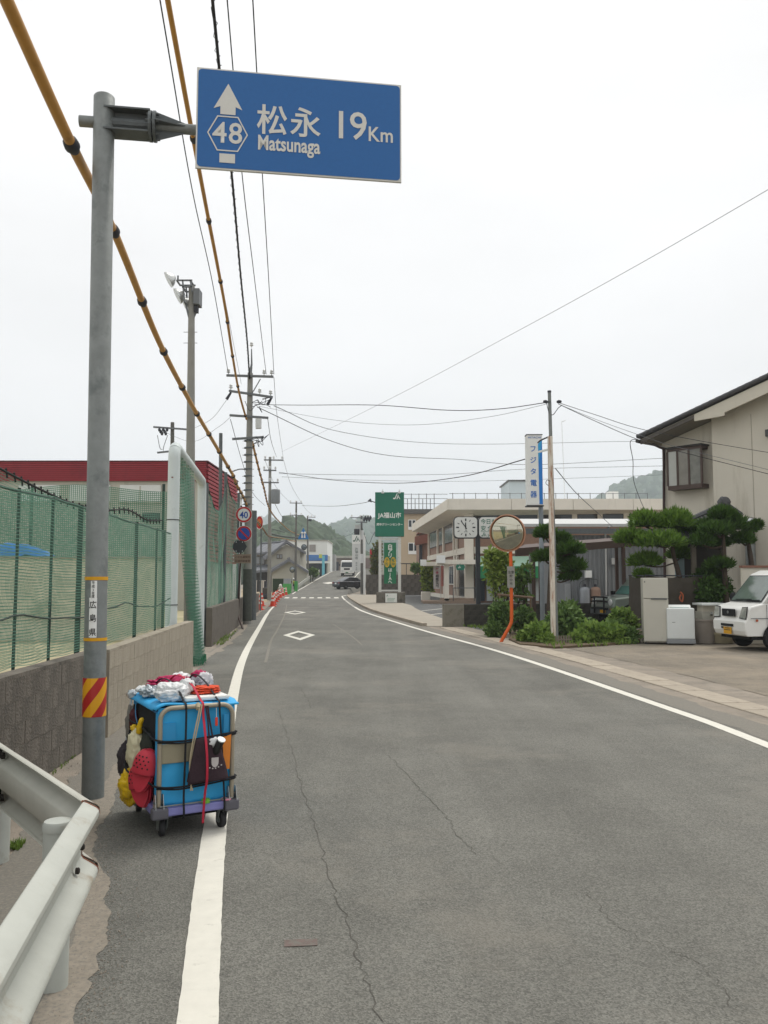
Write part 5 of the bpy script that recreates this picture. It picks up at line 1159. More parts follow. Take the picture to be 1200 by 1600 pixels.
# low wall of two tones
lw0 = Vector((X_(692, 29.4), 29.4, 0)); lw1 = Vector((X_(722, 29.7), 29.75, 0)); lw2 = Vector((10.2, 32.0, 0))
lwd = lw2 - lw0; lw1 = lw0 + lwd * .09
m_lwl = M('low_wall_pale', '8a857a', .9, var=.14, sc=2, dirt='66614f', dsc=2, dth=.52); m_lwd = M('low_wall_dark', '4d4a44', .95, var=.2, sc=2.5, dirt='33312c', dsc=2, dth=.5)
block_wall('low_wall', 'pale rendered end of the low wall beside the co-op car park', lw0, lw1, .74, m_lwl, m_lwl, 1.0, .37, .16)
block_wall('low_wall', 'dark low block wall running behind the traffic mirror', lw1 + lwd * .003, lw2, .73, m_lwd, m_mort, .4, .19, .15)
# ================================================================== far left: houses, works, people and vehicles down the road
m_rooft = M('grey_tile', '6f7176', .6, var=.1, sc=2, bump=.5, bsc=5); m_hwall = M('grey_beige_render', 'a9a79b', .85, var=.06, sc=.6, dirt='94928a', dsc=.6, streak=True)
m_hwood = M('dark_eave', '3a3836', .8, var=.1)
YA = 112.0
def pp(px, py, Y): p = P(px, py, Y); return (p.x, p.y, p.z)
hA = thing('tiled_house', 'two storey house with grey tiled roofs left of the rising road', 'house', (X_(440, YA), YA + 4, 0))
def gable(par, pts_front, depth, wallmat):     # extrude a front polygon backwards
    return MB().prism([pp(*q) for q in pts_front], (0, depth, 0)).build('wall', wallmat, par)
gable(hA, [(418, 925, YA), (469, 925, YA), (469, 858, YA), (447, 851, YA), (418, 868, YA)], 9, m_hwall)
gable(hA, [(425, 926, YA - 3), (479, 926, YA - 3), (479, 891, YA - 3), (452, 877, YA - 3), (425, 890, YA - 3)], 3, m_hwall)
MB().span((X_(392, YA), YA + 2, -.05), (X_(418, YA), YA + 9, ZY(864, YA + 2))).build('wall', m_hwall, hA)
def roofplane(par, a, b, c, d, th=.28, mat=m_rooft):
    o = MB().prism([pp(*a), pp(*b), pp(*c), pp(*d)], (0, 0, -th)).build('roof', mat, par)
    A, B, C_, D = Vector(pp(*a)), Vector(pp(*b)), Vector(pp(*c)), Vector(pp(*d))     # a-b eave, d-c ridge
    n = max(4, int((B - A).length / .45)); m = MB()
    for k in range(n + 1): m.tube([A.lerp(B, k / n) + Vector((0, 0, .02)), D.lerp(C_, k / n) + Vector((0, 0, .02))], .05, 5)
    q = m.build('tile_rows', mat, o); q['kind'] = 'stuff'
    m = MB(); m.tube([D + Vector((0, 0, .1)), C_ + Vector((0, 0, .1))], .14, 6); m.build('ridge', mat, o)
roofplane(hA, (415, 872, YA - .6), (397, 864, YA - .6 + 9), (440, 847, YA + 9), (448, 845, YA - .6))
roofplane(hA, (478, 863, YA - .6), (476, 862, YA + 9), (446, 846, YA + 9), (448, 845, YA - .6))
roofplane(hA, (390, 865, YA + 1.5), (420, 862, YA + 1.5), (448, 847, YA + 5), (408, 850, YA + 5))
roofplane(hA, (423, 892, YA - 3.6), (421, 890, YA), (450, 874, YA), (452, 873.5, YA - 3.6)); roofplane(hA, (482, 893, YA - 3.6), (481, 891, YA), (451, 874, YA), (452, 873.5, YA - 3.6))
roofplane(hA, (392, 893, YA - 2), (421, 889, YA - 2), (421, 884, YA + 2), (392, 886, YA + 2))
MB().span((X_(392, YA), YA - 1, -.05), (X_(420, YA), YA + 1.5, ZY(894, YA))).build('wall', m_hwood, hA)
for (xa, xb, ya, yb, Y) in ((432, 441, 866, 873, YA), (398, 414, 869, 882, YA + 2)):
    w_ = MB().span((X_(xa, Y), Y - .12, ZY(yb, Y)), (X_(xb, Y), Y - .02, ZY(ya, Y))).build('window', M('bronze_frame', '5b5149', .6), hA)
    for k in range(2): MB().span((lerp(X_(xa, Y), X_(xb, Y), k / 2) + .07, Y - .16, ZY(yb, Y) + .08), (lerp(X_(xa, Y), X_(xb, Y), (k + 1) / 2) - .07, Y - .125, ZY(ya, Y) - .08)).build('pane', M('curtained_glass', '8b8f90', .2, var=.2, sc=1), w_)
wb = thing('white_building', 'large white flat roofed building behind the tiled house', 'building', (X_(475, 150), 155, 0))
MB().span((X_(440, 150), 150, -.05), (X_(511, 150), 165, ZY(845, 150))).build('wall', M('bright_white', 'd6d8d4', .8, var=.04), wb); MB().span((X_(439, 150), 149.8, ZY(845, 150)), (X_(512, 150), 165.2, ZY(843.5, 150))).build('parapet', m_hwall, wb)
for xa, xb in ((483, 493),): MB().span((X_(xa, 150), 149.9, ZY(862, 150)), (X_(xb, 150), 149.99, ZY(851, 150))).build('window', M('louvre_grey', '8c8884', .7), wb)
sh = thing('blue_shop', 'low shop with a blue and white front beyond the guard rails', 'building', (X_(490, 142), 142, 0))
MB().span((X_(468, 140), 140, 0), (X_(512, 140), 146, ZY(868, 140))).build('wall', m_hwall, sh); MB().span((X_(468, 140), 139.6, ZY(876, 140)), (X_(512, 140), 139.98, ZY(867, 140))).build('blue_fascia', M('fascia_blue', '4a78b4', .5, var=.15, sc=1), sh); MB().span((X_(470, 140), 139.5, ZY(880, 140)), (X_(516, 140), 139.95, ZY(877, 140))).build('white_canopy', m_wsign, sh)
MB().span((X_(472, 140), 139.9, .2), (X_(510, 140), 139.97, ZY(881, 140))).build('shop_window', m_glass, sh); MB().span((X_(503, 138), 138, 0), (X_(507, 138), 138.3, ZY(868, 138))).build('cyan_sign', M('sign_cyan', '6ab4c4', .5), sh); MB().span((X_(498, 138), 138, ZY(872, 138)), (X_(503, 138), 138.3, ZY(866, 138))).build('yellow_sign', M('sign_lime', 'b7bf5a', .5), sh)
rh = thing('low_building', 'long brown roofed building where the road crests', 'building', (X_(540, 205), 210, 3.4))
MB().span((X_(511, 205), 205, 0), (X_(572, 205), 215, ZY(872, 205))).build('wall', M('brown_render', '7d7268', .85, var=.1), rh); MB().span((X_(510, 205), 204.4, ZY(872, 205)), (X_(574, 205), 215.4, ZY(868.5, 205))).build('roof', m_hwall, rh)
MB().span((X_(516, 205), 204.8, 3.4), (X_(529, 205), 204.98, ZY(878, 205))).build('garage_opening', M('garage_dark', '2e3038', .8), rh); MB().span((X_(511, 190), 190, 3.3), (X_(523, 190), 196, ZY(866, 190))).build('side_shed', M('shed_grey', '8b8b88', .8), rh)
rb = thing('roadside_building', 'pale low building behind the red banner flag', 'building', (X_(578, 180), 185, 0)); MB().span((X_(570, 180), 180, 0), (X_(600, 180), 190, ZY(868, 180))).build('wall', m_hwall, rb); MB().span((X_(571, 180), 179.7, ZY(888, 180)), (X_(590, 180), 179.98, ZY(872, 180))).build('window', M('sash_brown', '6f5f58', .6), rb)
# guard rails up the slope
def far_rail(label, px):
    pts = [P(*q) for q in px]; t = thing('guard_rail', label, 'guard rail', (pts[0].x, pts[0].y, pts[0].z - .8))
    m = MB()
    for a, b in zip(pts[:-1], pts[1:]):
        for dz in (0, -.22): m.beam(a + Vector((0, 0, dz)), b + Vector((0, 0, dz)), .08, .15)
    m.build('beam', m_rail, t)
    for a, b in zip(pts[:-1], pts[1:]):
        n = max(1, int((b - a).length / 2.2))
        for k in range(n + 1):
            c = a.lerp(b, k / n); MB().tube([c + Vector((-.06, 0, .08)), c + Vector((-.06, 0, -1.1))], .06, 8).build('post', m_post, t)
far_rail('white guard rail on the left of the rising road, nearer section', [(466, 914, 97), (475, 907, 104), (484, 900.5, 112)])
far_rail('white guard rail on the left of the rising road, farther section', [(487, 900, 115), (493, 895, 122), (499, 891, 130)])
bmb = thing('road_bank', 'grassy bank and pale retaining edge below the far guard rails', 'bank', (-11, 115, 0))
mb = MB(); q = [(LX(y) - .3, y, RZ(y)) for y in (92, 100, 108, 116, 124, 132)]
mb.add([(x - .1, y, z) for x, y, z in q] + [(x - 2.2, y, -.03) for x, y, z in q], [(i, i + 1, 7 + i, 6 + i) for i in range(5)]); mb.build('slope', M('bank_grass', '6d705a', .95, var=.3, sc=1), bmb)
# hanging pedestrian sign
pd = thing('pedestrian_sign', 'blue pedestrian crossing sign on an arm over the far road', 'traffic sign', (X_(421, 67), 67, 0))
Yp = 67
MB().tube([P(423, 834, Yp), P(440, 838, Yp), P(470, 841, Yp)], .06, 8).build('arm', m_galvd, pd); MB().tube([P(423, 826, Yp), P(445, 832, Yp)], .03, 6).build('stay', m_galvd, pd)
MB().prism([P(474, 824.5, Yp - .1), P(482, 840.5, Yp - .1), P(482, 842.5, Yp - .1), P(466, 842.5, Yp - .1), P(466, 840.5, Yp - .1)], (0, .05, 0)).build('panel', M('crossing_blue', '2f72b0', .5), pd)
for dx in (-2, 2):
    MB().lathe([(.001, -.1), (.09, -.05), (.09, .05), (.001, .1)], P(474 + dx, 832.5, Yp - .14), 8).build('figure_head', m_wsign, pd); MB().prism([P(474 + dx - 1.4, 840.5, Yp - .13), P(474 + dx + 1.4, 840.5, Yp - .13), P(474 + dx + .8, 834, Yp - .13), P(474 + dx - .8, 834, Yp - .13)], (0, .02, 0)).build('figure_body', m_wsign, pd)
def small_mirror(label, px, py, Y, r, zpost, poley=None):
    t = thing('traffic_mirror', label, 'traffic mirror', (X_(px, Y), Y, zpost)); c = P(px, py, Y)
    MB().lathe([(r * .6, -.1), (r, -.02), (r, .02), (r * .95, .03)], c, 20, (-.3, -1, 0)).build('rim', m_galvd, t); MB().lathe([(r * .93, .025), (r * .5, .06), (.01, .075)], c, 20, (-.3, -1, 0)).build('mirror', M('far_mirror', '7d8688', .12, .9), t, smooth=True)
    MB().tube([(c.x, Y + .12, zpost - .1), (c.x, Y + .12, c.z)], .05, 8).build('post', m_post, t)
small_mirror('grey convex mirror beside the traffic guard at the works', 457, 890, 92, .36, 0); small_mirror('far convex mirror below the pedestrian sign', 475, 855, 120, .45, 0)
# works: cones, barrier bars, green sheet, guard
m_cone = M('cone_orange', 'c23a20', .6, var=.08); m_cwh = M('cone_white', 'd8d2ca', .5)
def cone(px, py, lab, s=1.0, Y=None):
    g = G(px, py) if Y is None else P(px, py, Y); t = thing('traffic_cone', lab, 'traffic cone', (g.x, g.y, 0), 'cones along the works')
    MB().box((g.x, g.y, .02), (.38 * s, .38 * s, .04)).build('base', m_cone, t); MB().lathe([(.14 * s, .04), (.03 * s, .7 * s), (.02 * s, .71 * s)], (g.x, g.y, 0), 14).build('body', m_cone, t, smooth=True, angle=50)
    for z in (.28, .48): MB().lathe([((.14 - .11 * (z - .04) / .66 + .004) * s, z * s), ((.14 - .11 * (z + .1 - .04) / .66 + .004) * s, (z + .1) * s)], (g.x, g.y, 0), 14).build('white_band', m_cwh, t)
    return g
cs_ = [(406, 953, 'orange traffic cone nearest the main utility pole'), (409, 947, 'orange traffic cone just behind the nearest one'), (426, 947.5, 'front orange cone at the edge of the lane'), (428, 944.5, 'orange cone second along the lane edge'), (431, 940.5, 'orange cone third along the lane edge'), (434, 937.5, 'orange cone fourth along the lane edge'), (438, 934, 'orange cone beside the crosswalk end'), (442, 931.5, 'orange cone just past the crosswalk end'), (447, 929.5, 'orange cone in front of the green sheet'), (452, 928.2, 'orange cone beside the traffic guard'), (463, 925.5, 'last orange cone, right of the traffic guard')]
gs = [cone(x, y, l, 1.15) for x, y, l in cs_]
for k, (a, b) in enumerate(zip(gs[2:8], gs[3:9])):
    tagit(MB().tube([(a.x, a.y, .72), (b.x, b.y, .72)], .035, 6).build('barrier_bar', m_cwh if k % 2 else m_cone), ['first', 'second', 'third', 'fourth', 'fifth', 'sixth'][k] + ' bar of the cone barrier, counted from the near end', 'barrier', 'bars between the cones')
gsn = thing('site_sheet', 'green site sheet with a grey box on top behind the cones', 'site fence', (X_(448, 92), 92, 0))
MB().span((X_(442, 92), 92, -.05), (X_(455, 92), 92.3, ZY(912, 92))).build('green_sheet', M('site_green', '4a9a50', .7, var=.12), gsn); MB().span((X_(443, 92), 92, ZY(912, 92)), (X_(453, 92), 93, ZY(904, 92))).build('grey_box', M('machine_grey', '8d9296', .6, var=.1), gsn)
MB().span((X_(460, 94), 94, -.05), (X_(465, 94), 94.2, ZY(908, 94))).build('green_sheet', MATS['site_green'], gsn)
hd = thing('hedge', 'clipped dark hedge in front of the tiled house', 'hedge', (X_(440, 100), 100, 0)); MB().span((X_(426, 100), 100, 0), (X_(453, 100), 101.5, ZY(904, 100))).build('core', M('hedge_dark', '26341d', .9), hd)
exc = thing('work_machine', 'small work machine and white posts among the roadworks', 'machine', (X_(413, 70), 70, 0))
MB().span((X_(410, 70), 70, .25), (X_(419, 70), 71.5, .95)).build('engine_body', M('machine_dark', '4a4744', .7, var=.2), exc, bevel=.08); MB().span((X_(412, 70), 70.2, .95), (X_(415, 70), 71, 1.5)).build('seat', m_dk, exc); MB().tube([(X_(411, 70), 70, .2), (X_(419, 70), 70, .2)], .22, 8).build('track', m_dk, exc)
for x, lab in ((399, 'leftmost white post by the roadworks, near the utility pole'), (408, 'middle white post by the roadworks'), (412.5, 'right white post by the roadworks, behind the machine')):
    b = thing('white_post', lab, 'post', (X_(x, 76), 76, 0)); MB().span((X_(x - 1.6, 76), 75.9, -.05), (X_(x + 1.6, 76), 76.3, ZY(908, 76))).build('shaft', m_cwh, b, bevel=.03); MB().span((X_(x - 1.9, 76), 75.85, ZY(908, 76)), (X_(x + 1.9, 76), 76.35, ZY(907, 76))).build('top', m_cwh, b)
# people
def person(label, px, py, H, cloth, top, hat, pose='stand', Y=None):
    g = G(px, py) if Y is None else Vector((X_(px, Y), Y, 0)); t = thing('person', label, 'person', (g.x, g.y, g.z), local=True); s = H / 1.7
    V = {'pel': (0, 0, .92), 'bel': (0, 0, 1.05), 'che': (0, 0, 1.28), 'nek': (0, 0, 1.45), 'hed': (0, -.01, 1.56), 'top': (0, -.01, 1.68),
         'hl': (-.1, 0, .88), 'kl': (-.11, -.02, .48), 'al': (-.12, .02, .08), 'tl': (-.13, -.14, .04), 'hr': (.1, 0, .88), 'kr': (.12, -.02, .48), 'ar': (.13, .02, .08), 'tr': (.14, -.14, .04),
         'sl': (-.19, 0, 1.38), 'el': (-.27, .02, 1.12), 'wl': (-.25, -.12, .92), 'sr': (.19, 0, 1.38), 'er': (.27, .02, 1.12), 'wr': (.22, -.16, .98)}
    Rr = {'pel': .15, 'bel': .14, 'che': .16, 'nek': .06, 'hed': .1, 'top': .06, 'hl': .1, 'kl': .075, 'al': .05, 'tl': .045, 'hr': .1, 'kr': .075, 'ar': .05, 'tr': .045, 'sl': .075, 'el': .055, 'wl': .04, 'sr': .075, 'er': .055, 'wr': .04}
    if pose == 'crouch':
        for k in V:
            x, y, z = V[k]
            if z > .6 and k not in ('kl', 'kr'): V[k] = (x, y - (z - .6) * .7, .45 + (z - .85) * .75)
            elif k in ('kl', 'kr'): V[k] = (x * 1.3, -.25, .5)
    E = [('pel', 'bel'), ('bel', 'che'), ('che', 'nek'), ('nek', 'hed'), ('hed', 'top'), ('pel', 'hl'), ('hl', 'kl'), ('kl', 'al'), ('al', 'tl'), ('pel', 'hr'), ('hr', 'kr'), ('kr', 'ar'), ('ar', 'tr'), ('che', 'sl'), ('sl', 'el'), ('el', 'wl'), ('che', 'sr'), ('sr', 'er'), ('er', 'wr')]
    ks = list(V); me = bpy.data.meshes.new('body'); me.from_pydata([Vector(V[k]) * s for k in ks], [(ks.index(a), ks.index(b)) for a, b in E], []); me.materials.append(cloth)
    o = link('body', me, t); md = o.modifiers.new('skin', 'SKIN'); sk = me.skin_vertices[0].data
    for i, k in enumerate(ks): sk[i].radius = (Rr[k] * s, Rr[k] * s * .8)
    sk[0].use_root = True; sd2 = o.modifiers.new('sub', 'SUBSURF'); sd2.levels = 1; sd2.render_levels = 1
    ch = Vector(V['che']) * s; MB().lathe([(.165 * s, -.28 * s), (.19 * s, 0), (.17 * s, .12 * s), (.08 * s, .15 * s)], ch, 12, Vector(V['nek']) - Vector(V['bel'])).build('vest', top, t, smooth=True)
    h = Vector(V['top']) * s; MB().lathe([(.16 * s, -.06 * s), (.13 * s, -.04 * s), (.12 * s, .03 * s), (.05 * s, .09 * s)], h, 12, Vector(V['top']) - Vector(V['nek'])).build('helmet', hat, t, smooth=True)
m_navy = M('dark_uniform', '22252c', .8, var=.1); m_hat = M('white_helmet', 'dcdcd8', .4); m_vest = M('yellow_vest', '9a9a3c', .7, var=.2, sc=9)
person('traffic guard in dark uniform and white helmet standing beside the cones', 458, 926, 1.75, m_navy, m_vest, m_hat)
person('worker in pale clothes and white helmet crouching behind the cone barrier', 439.5, 930.5, 1.7, M('pale_workwear', 'a9a49a', .8, var=.1), M('pale_workshirt', 'b8b4ac', .8), m_hat, 'crouch')
# ------------------------------------------------ vehicles
def hull(name, prof, w, mat, par, taper=None, bevel=.04, smooth=True, seg=2):
    n = len(prof); f = taper or (lambda x, z: 1)
    vs = [(x, s * w * f(x, z), z) for s in (-1, 1) for x, z in prof]
    m = MB(); m.add(vs, [tuple(range(n)), tuple(range(n, 2 * n))[::-1]] + [(i, n + i, n + (i + 1) % n, (i + 1) % n) for i in range(n)])
    o = m.build(name, mat, par, bevel=bevel, seg=seg)
    import bmesh as _b
    bmm = _b.new(); bmm.from_mesh(o.data); _b.ops.recalc_face_normals(bmm, faces=bmm.faces); _b.ops.triangulate(bmm, faces=[q for q in bmm.faces if len(q.verts) > 4]); bmm.to_mesh(o.data); bmm.free()
    return o
m_tyre = M('tyre_rubber', '1d1d1e', .85, var=.1); m_rim = M('wheel_rim', '8d9092', .4, .6, var=.1); m_under = M('underbody', '17181a', .9)
def wheel(par, x, y, r, w=.17, rim=True):
    s = 1 if y > 0 else -1
    t = MB().lathe([(r * .6, -w / 2), (r * .96, -w / 2), (r, -w / 2 + .03), (r, w / 2 - .03), (r * .96, w / 2), (r * .6, w / 2)], (x, y, r), 24, (0, s, 0)).build('wheel', m_tyre, par, smooth=True, angle=40)
    if rim:
        MB().lathe([(r * .62, w / 2 - .01), (r * .58, w / 2 - .03), (r * .2, w / 2 - .02), (r * .15, w / 2 + .005), (.01, w / 2 + .006)], (x, y, r), 20, (0, s, 0)).build('rim', m_rim, t, smooth=True, angle=30)
        for k in range(6):
            a = k * math.pi / 3; MB().box((x + math.cos(a) * r * .4, y + s * (w / 2 - .012), r + math.sin(a) * r * .4), (.05, .006, .05)).build('rim_slot', m_under, t)
def quad(par, name, pts, mat): return MB().face(pts).build(name, mat, par)
# dark saloon turning
dk_paint = M('charcoal_paint', '2c3036', .3, .3, var=.03, coat=.6)
sed = thing('saloon_car', 'charcoal saloon car turning off the road beside the dark utility pole', 'car', (X_(549, 100), 100.5, .48), rz=R(36), local=True)
hull('body', [(2.2, .3), (2.22, .55), (2.1, .72), (1.2, .88), (-1.6, .95), (-2.2, .9), (-2.25, .5), (-2.2, .28)], .86, dk_paint, sed, None, .08, seg=3)
hull('cabin', [(1.15, .86), (.35, 1.38), (-.7, 1.42), (-1.75, .93)], .80, dk_paint, sed, lambda x, z: 1 - (z - .86) * .28, .05)
for s in (-1, 1):
    quad(sed, 'side_window', [(.75, s * .775, .95), (.25, s * .695, 1.31), (-.65, s * .69, 1.33), (-1.3, s * .775, .98)][::s], m_glass)
    for x in (-1.35, 1.35): wheel(sed, x, s * .78, .31)
    MB().box((-2.22, s * .62, .75), (.06, .32, .14)).build('tail_lamp', M('tail_red', '7a1518', .3), sed); MB().box((2.15, s * .6, .65), (.08, .34, .12)).build('headlight', m_ins, sed); MB().box((.75, s * .93, .98), (.1, .16, .1)).build('mirror', dk_paint, sed)
quad(sed, 'rear_window', [(-1.68, -.68, .98), (-1.68, .68, .98), (-.78, .6, 1.39), (-.78, -.6, 1.39)], m_glass); MB().box((-2.26, 0, .68), (.02, .34, .16)).build('number_plate', m_wsign, sed)
MB().box((0, 0, .26), (4.0, 1.5, .12)).build('underbody', m_under, sed)
# white truck
tr = thing('truck', 'white flat nosed truck coming down the slope towards the crosswalk', 'truck', (X_(542.5, 129), 131.5, 2.15), rz=R(-92), local=True)
wp = M('white_van_paint', 'dededa', .35, var=.03, coat=.4)
hull('cab', [(2.0, .45), (2.05, .8), (2.02, 1.3), (1.85, 2.35), (.4, 2.45), (.35, .45)], 1.0, wp, tr, lambda x, z: 1 - max(0, z - 1.3) * .06, .08, seg=3)
quad(tr, 'windscreen', [(2.045, -.86, 1.38), (2.045, .86, 1.38), (1.9, .8, 2.12), (1.9, -.8, 2.12)], m_glass); MB().span((2.04, -.45, .95), (2.075, .45, 1.2)).build('grille', m_under, tr); MB().span((2.0, -.95, .45), (2.1, .95, .62)).build('bumper', wp, tr)
for s in (-1, 1): MB().box((2.06, s * .72, .78), (.06, .34, .18)).build('headlight', m_ins, tr); wheel(tr, 1.1, s * .86, .36); wheel(tr, -1.6, s * .86, .36); MB().box((1.95, s * 1.15, 1.7), (.08, .18, .36)).build('mirror', m_dk, tr)
MB().box((-1.3, 0, 1.05), (3.2, 2.0, .7)).build('load_bed', m_galvd, tr); MB().box((2.11, 0, .54), (.01, .42, .16)).build('number_plate', M('plate_green', '4f7a5c', .5), tr)
quad(tr, 'side_window', [(1.75, -.94, 1.4), (1.65, -.91, 2.1), (.7, -.91, 2.1), (.7, -.94, 1.4)], m_glass); quad(tr, 'side_window', [(1.75, .955, 1.4), (.7, .955, 1.4), (.7, .915, 2.1), (1.65, .915, 2.1)], m_glass)
MB().box((-.3, 0, .5), (4.2, .9, .2)).build('chassis', m_under, tr)
# ================================================================== right: shed, carport, house, garden, appliances, vehicles
def leafcloud(blobs, size, seed, spiky=False, flatb=None):
    """many small leaf faces spread through ellipsoids: blobs = [(centre, radii, count)]"""
    rg = np.random.RandomState(seed); Vs = []; Fs = []; n = 0
    for c, r, k in blobs:
        d = rg.normal(size=(k, 3)); d /= np.linalg.norm(d, axis=1)[:, None]
        if flatb is not None: d[:, 2] = np.where(d[:, 2] < -flatb, -flatb * rg.rand(k), d[:, 2])
        rad = rg.rand(k) ** .35; rad = np.where(rg.rand(k) < .10, rad * rg.uniform(1.0, 1.28, k), rad); bump = 1 + .16 * np.sin(d[:, 0] * 7 + seed) * np.cos(d[:, 1] * 6 + d[:, 2] * 5) + rg.normal(0, .05, k)
        p = np.array(c) + d * np.array(r) * (rad * bump)[:, None]
        s = size * rg.uniform(.4, 1.5, k)[:, None]
        if spiky:
            a = d + np.array([0, 0, .9]) + rg.normal(0, .45, (k, 3)); a /= np.linalg.norm(a, axis=1)[:, None]
            b = np.cross(a, rg.normal(size=(k, 3))); b /= np.linalg.norm(b, axis=1)[:, None]
            q = np.stack([p - b * s * .16, p + b * s * .16, p + a * s], 1)
            f = np.arange(k * 3).reshape(k, 3)
        else:
            a = rg.normal(size=(k, 3)) * .8 + d * .5 + np.array([0, 0, .15]); a /= np.linalg.norm(a, axis=1)[:, None]
            b = np.cross(a, rg.normal(size=(k, 3))); b /= np.linalg.norm(b, axis=1)[:, None]
            q = np.stack([p, p + a * s * .5 + b * s * .3, p + a * s, p + a * s * .5 - b * s * .3], 1)
            f = np.arange(k * 4).reshape(k, 4)
        Vs.append(q.reshape(-1, 3)); Fs.append(f + n); n += q.shape[0] * q.shape[1]
    return np.concatenate(Vs), np.concatenate(Fs)
def leafmat(name, c1, c2, sc=3):
    if name in MATS: return MATS[name]
    m = bpy.data.materials.new(name); m.use_nodes = True; nt = m.node_tree; b = nt.nodes['Principled BSDF']; b.inputs['Roughness'].default_value = .6; b.inputs['Specular IOR Level'].default_value = .25
    t = nt.nodes.new('ShaderNodeTexCoord'); n = nt.nodes.new('ShaderNodeTexNoise'); n.inputs['Scale'].default_value = sc; n.inputs['Detail'].default_value = 6; n.inputs['Roughness'].default_value = .8
    nt.links.new(t.outputs['Object'], n.inputs['Vector']); r = nt.nodes.new('ShaderNodeMapRange'); r.inputs[1].default_value = .35; r.inputs[2].default_value = .65; nt.links.new(n.outputs[0], r.inputs[0])
    g = nt.nodes.new('ShaderNodeNewGeometry'); ad = nt.nodes.new('ShaderNodeMix'); ad.inputs[0].default_value = .5; nt.links.new(r.outputs[0], ad.inputs[2]); nt.links.new(g.outputs['Random Per Island'], ad.inputs[3])
    mx = nt.nodes.new('ShaderNodeMix'); mx.data_type = 'RGBA'; mx.inputs[6].default_value = C(c1); mx.inputs[7].default_value = C(c2); nt.links.new(ad.outputs[0], mx.inputs[0]); nt.links.new(mx.outputs[2], b.inputs['Base Color'])
    tr_ = nt.nodes.new('ShaderNodeBsdfTranslucent'); nt.links.new(mx.outputs[2], tr_.inputs[0]); ms = nt.nodes.new('ShaderNodeMixShader'); ms.inputs[0].default_value = .25
    nt.links.new(b.outputs[0], ms.inputs[1]); nt.links.new(tr_.outputs[0], ms.inputs[2]); nt.links.new(ms.outputs[0], nt.nodes['Material Output'].inputs[0]); MATS[name] = m; return m
m_pine = leafmat('pine_needles', '38541f', '75953c'); m_pined = leafmat('pine_needles_dark', '2c441f', '55752f')
m_leaf = leafmat('garden_leaves', '45652a', '93ab55'); m_leafd = leafmat('shrub_leaves', '3a5530', '7a9450'); m_leafy = leafmat('yellow_green_leaves', '62752a', 'a3b052'); m_grass = leafmat('weed_grass', '4c6a2a', '8aa04c')
m_bark = M('pine_bark', '4c4238', .95, var=.3, sc=9, bump=.8, bsc=25)
def pine(label, base, trunk, pads, seed, Y, mat=m_pine, dens=3000):
    """cloud-pruned garden pine: trunk through pixels, pads (px, py, rx, ry, dY) in photo pixels"""
    t = thing('garden_pine', label, 'tree', base); tw = [Vector(base)] + [P(*q) for q in trunk]; n = len(tw)
    ts = spline(tw, 6); MB().tube(ts, [lerp(.11, .04, i / (len(ts) - 1)) * (1 + .12 * nz3(i * .9, seed)) for i in range(len(ts))], 9).build('trunk', m_bark, t, smooth=True)
    for k, (x, y, rx, ry, dY) in enumerate(pads):
        Yk = Y + dY; c = P(x, y, Yk); r = (rx * Yk / FPX, rx * .95 * Yk / FPX, ry * .9 * Yk / FPX)
        near = min(ts, key=lambda q: (q - c).length + (0 if q.z < c.z else 1.0)); mid = near.lerp(c, .5) + Vector((0, 0, -.12))
        MB().tube(spline([near, mid, c - Vector((0, 0, r[2] * .4))], 4), .025, 6).build('branch', m_bark, t)
        V1, F1 = leafcloud([(c, r, int(dens * 1.3 * (.4 + r[0])))], .15, seed * 10 + k, True, .35)
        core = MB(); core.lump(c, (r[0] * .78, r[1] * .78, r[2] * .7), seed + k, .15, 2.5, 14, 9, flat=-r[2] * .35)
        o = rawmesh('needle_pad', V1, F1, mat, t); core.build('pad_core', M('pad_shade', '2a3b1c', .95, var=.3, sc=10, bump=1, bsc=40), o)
    return t
YG = 23.8
def gp(px, py): g = G(px, py); return (g.x, g.y, 0)
pine('broad cloud pruned pine above the refrigerator', (P(1066, 905, YG).x, YG, 0), [(1067, 940, YG), (1060, 895, YG), (1052, 865, YG), (1050, 835, YG)],
     [(1009, 817, 22, 17, 0), (1054, 818, 26, 22, .1), (984, 843, 21, 15, -.2), (1030, 848, 36, 16, -.5), (1008, 879, 21, 13, 0), (1072, 840, 20, 20, .5), (1062, 868, 15, 12, .6), (1005, 900, 9, 6, -.3)], 1, YG)
pine('tall cloud pruned pine in front of the porch roof, with a bare trunk', (P(1135, 940, YG - .4).x, YG - .4, 0), [(1135, 950, YG - .4), (1133, 910, YG - .4), (1131, 865, YG - .4), (1130, 830, YG - .4)],
     [(1128, 806, 17, 12, 0), (1146, 822, 18, 17, 0), (1120, 830, 22, 13, -.2), (1100, 828, 20, 13, .4), (1097, 847, 15, 11, -.1), (1118, 850, 18, 11, .5), (1124, 884, 18, 9, 0), (1110, 900, 17, 12, .4)], 2, YG - .4, m_pined)
pine('small half bare pine against the house wall by the vent pipe', (P(1176, 940, YG).x, YG, 0), [(1176, 915, YG), (1174, 880, YG), (1170, 850, YG), (1171, 830, YG)], [(1160, 845, 16, 11, -.2), (1172, 828, 9, 6, 0), (1182, 822, 5, 4, 0)], 3, YG, m_pined, 2000)
YB = 24.0
pine('cloud pruned pine behind the rusty pole', (P(859, 940, YB).x, YB, 0), [(859, 950, YB), (860, 910, YB), (861, 880, YB), (863, 845, YB)],
     [(852, 836, 14, 12, 0), (878, 845, 11, 10, 0), (891, 861, 19, 12, -.2), (853, 873, 17, 10, -.1), (884, 877, 12, 10, .2), (896, 887, 15, 11, -.2), (891, 902, 13, 8, 0)], 4, YB, m_pined)
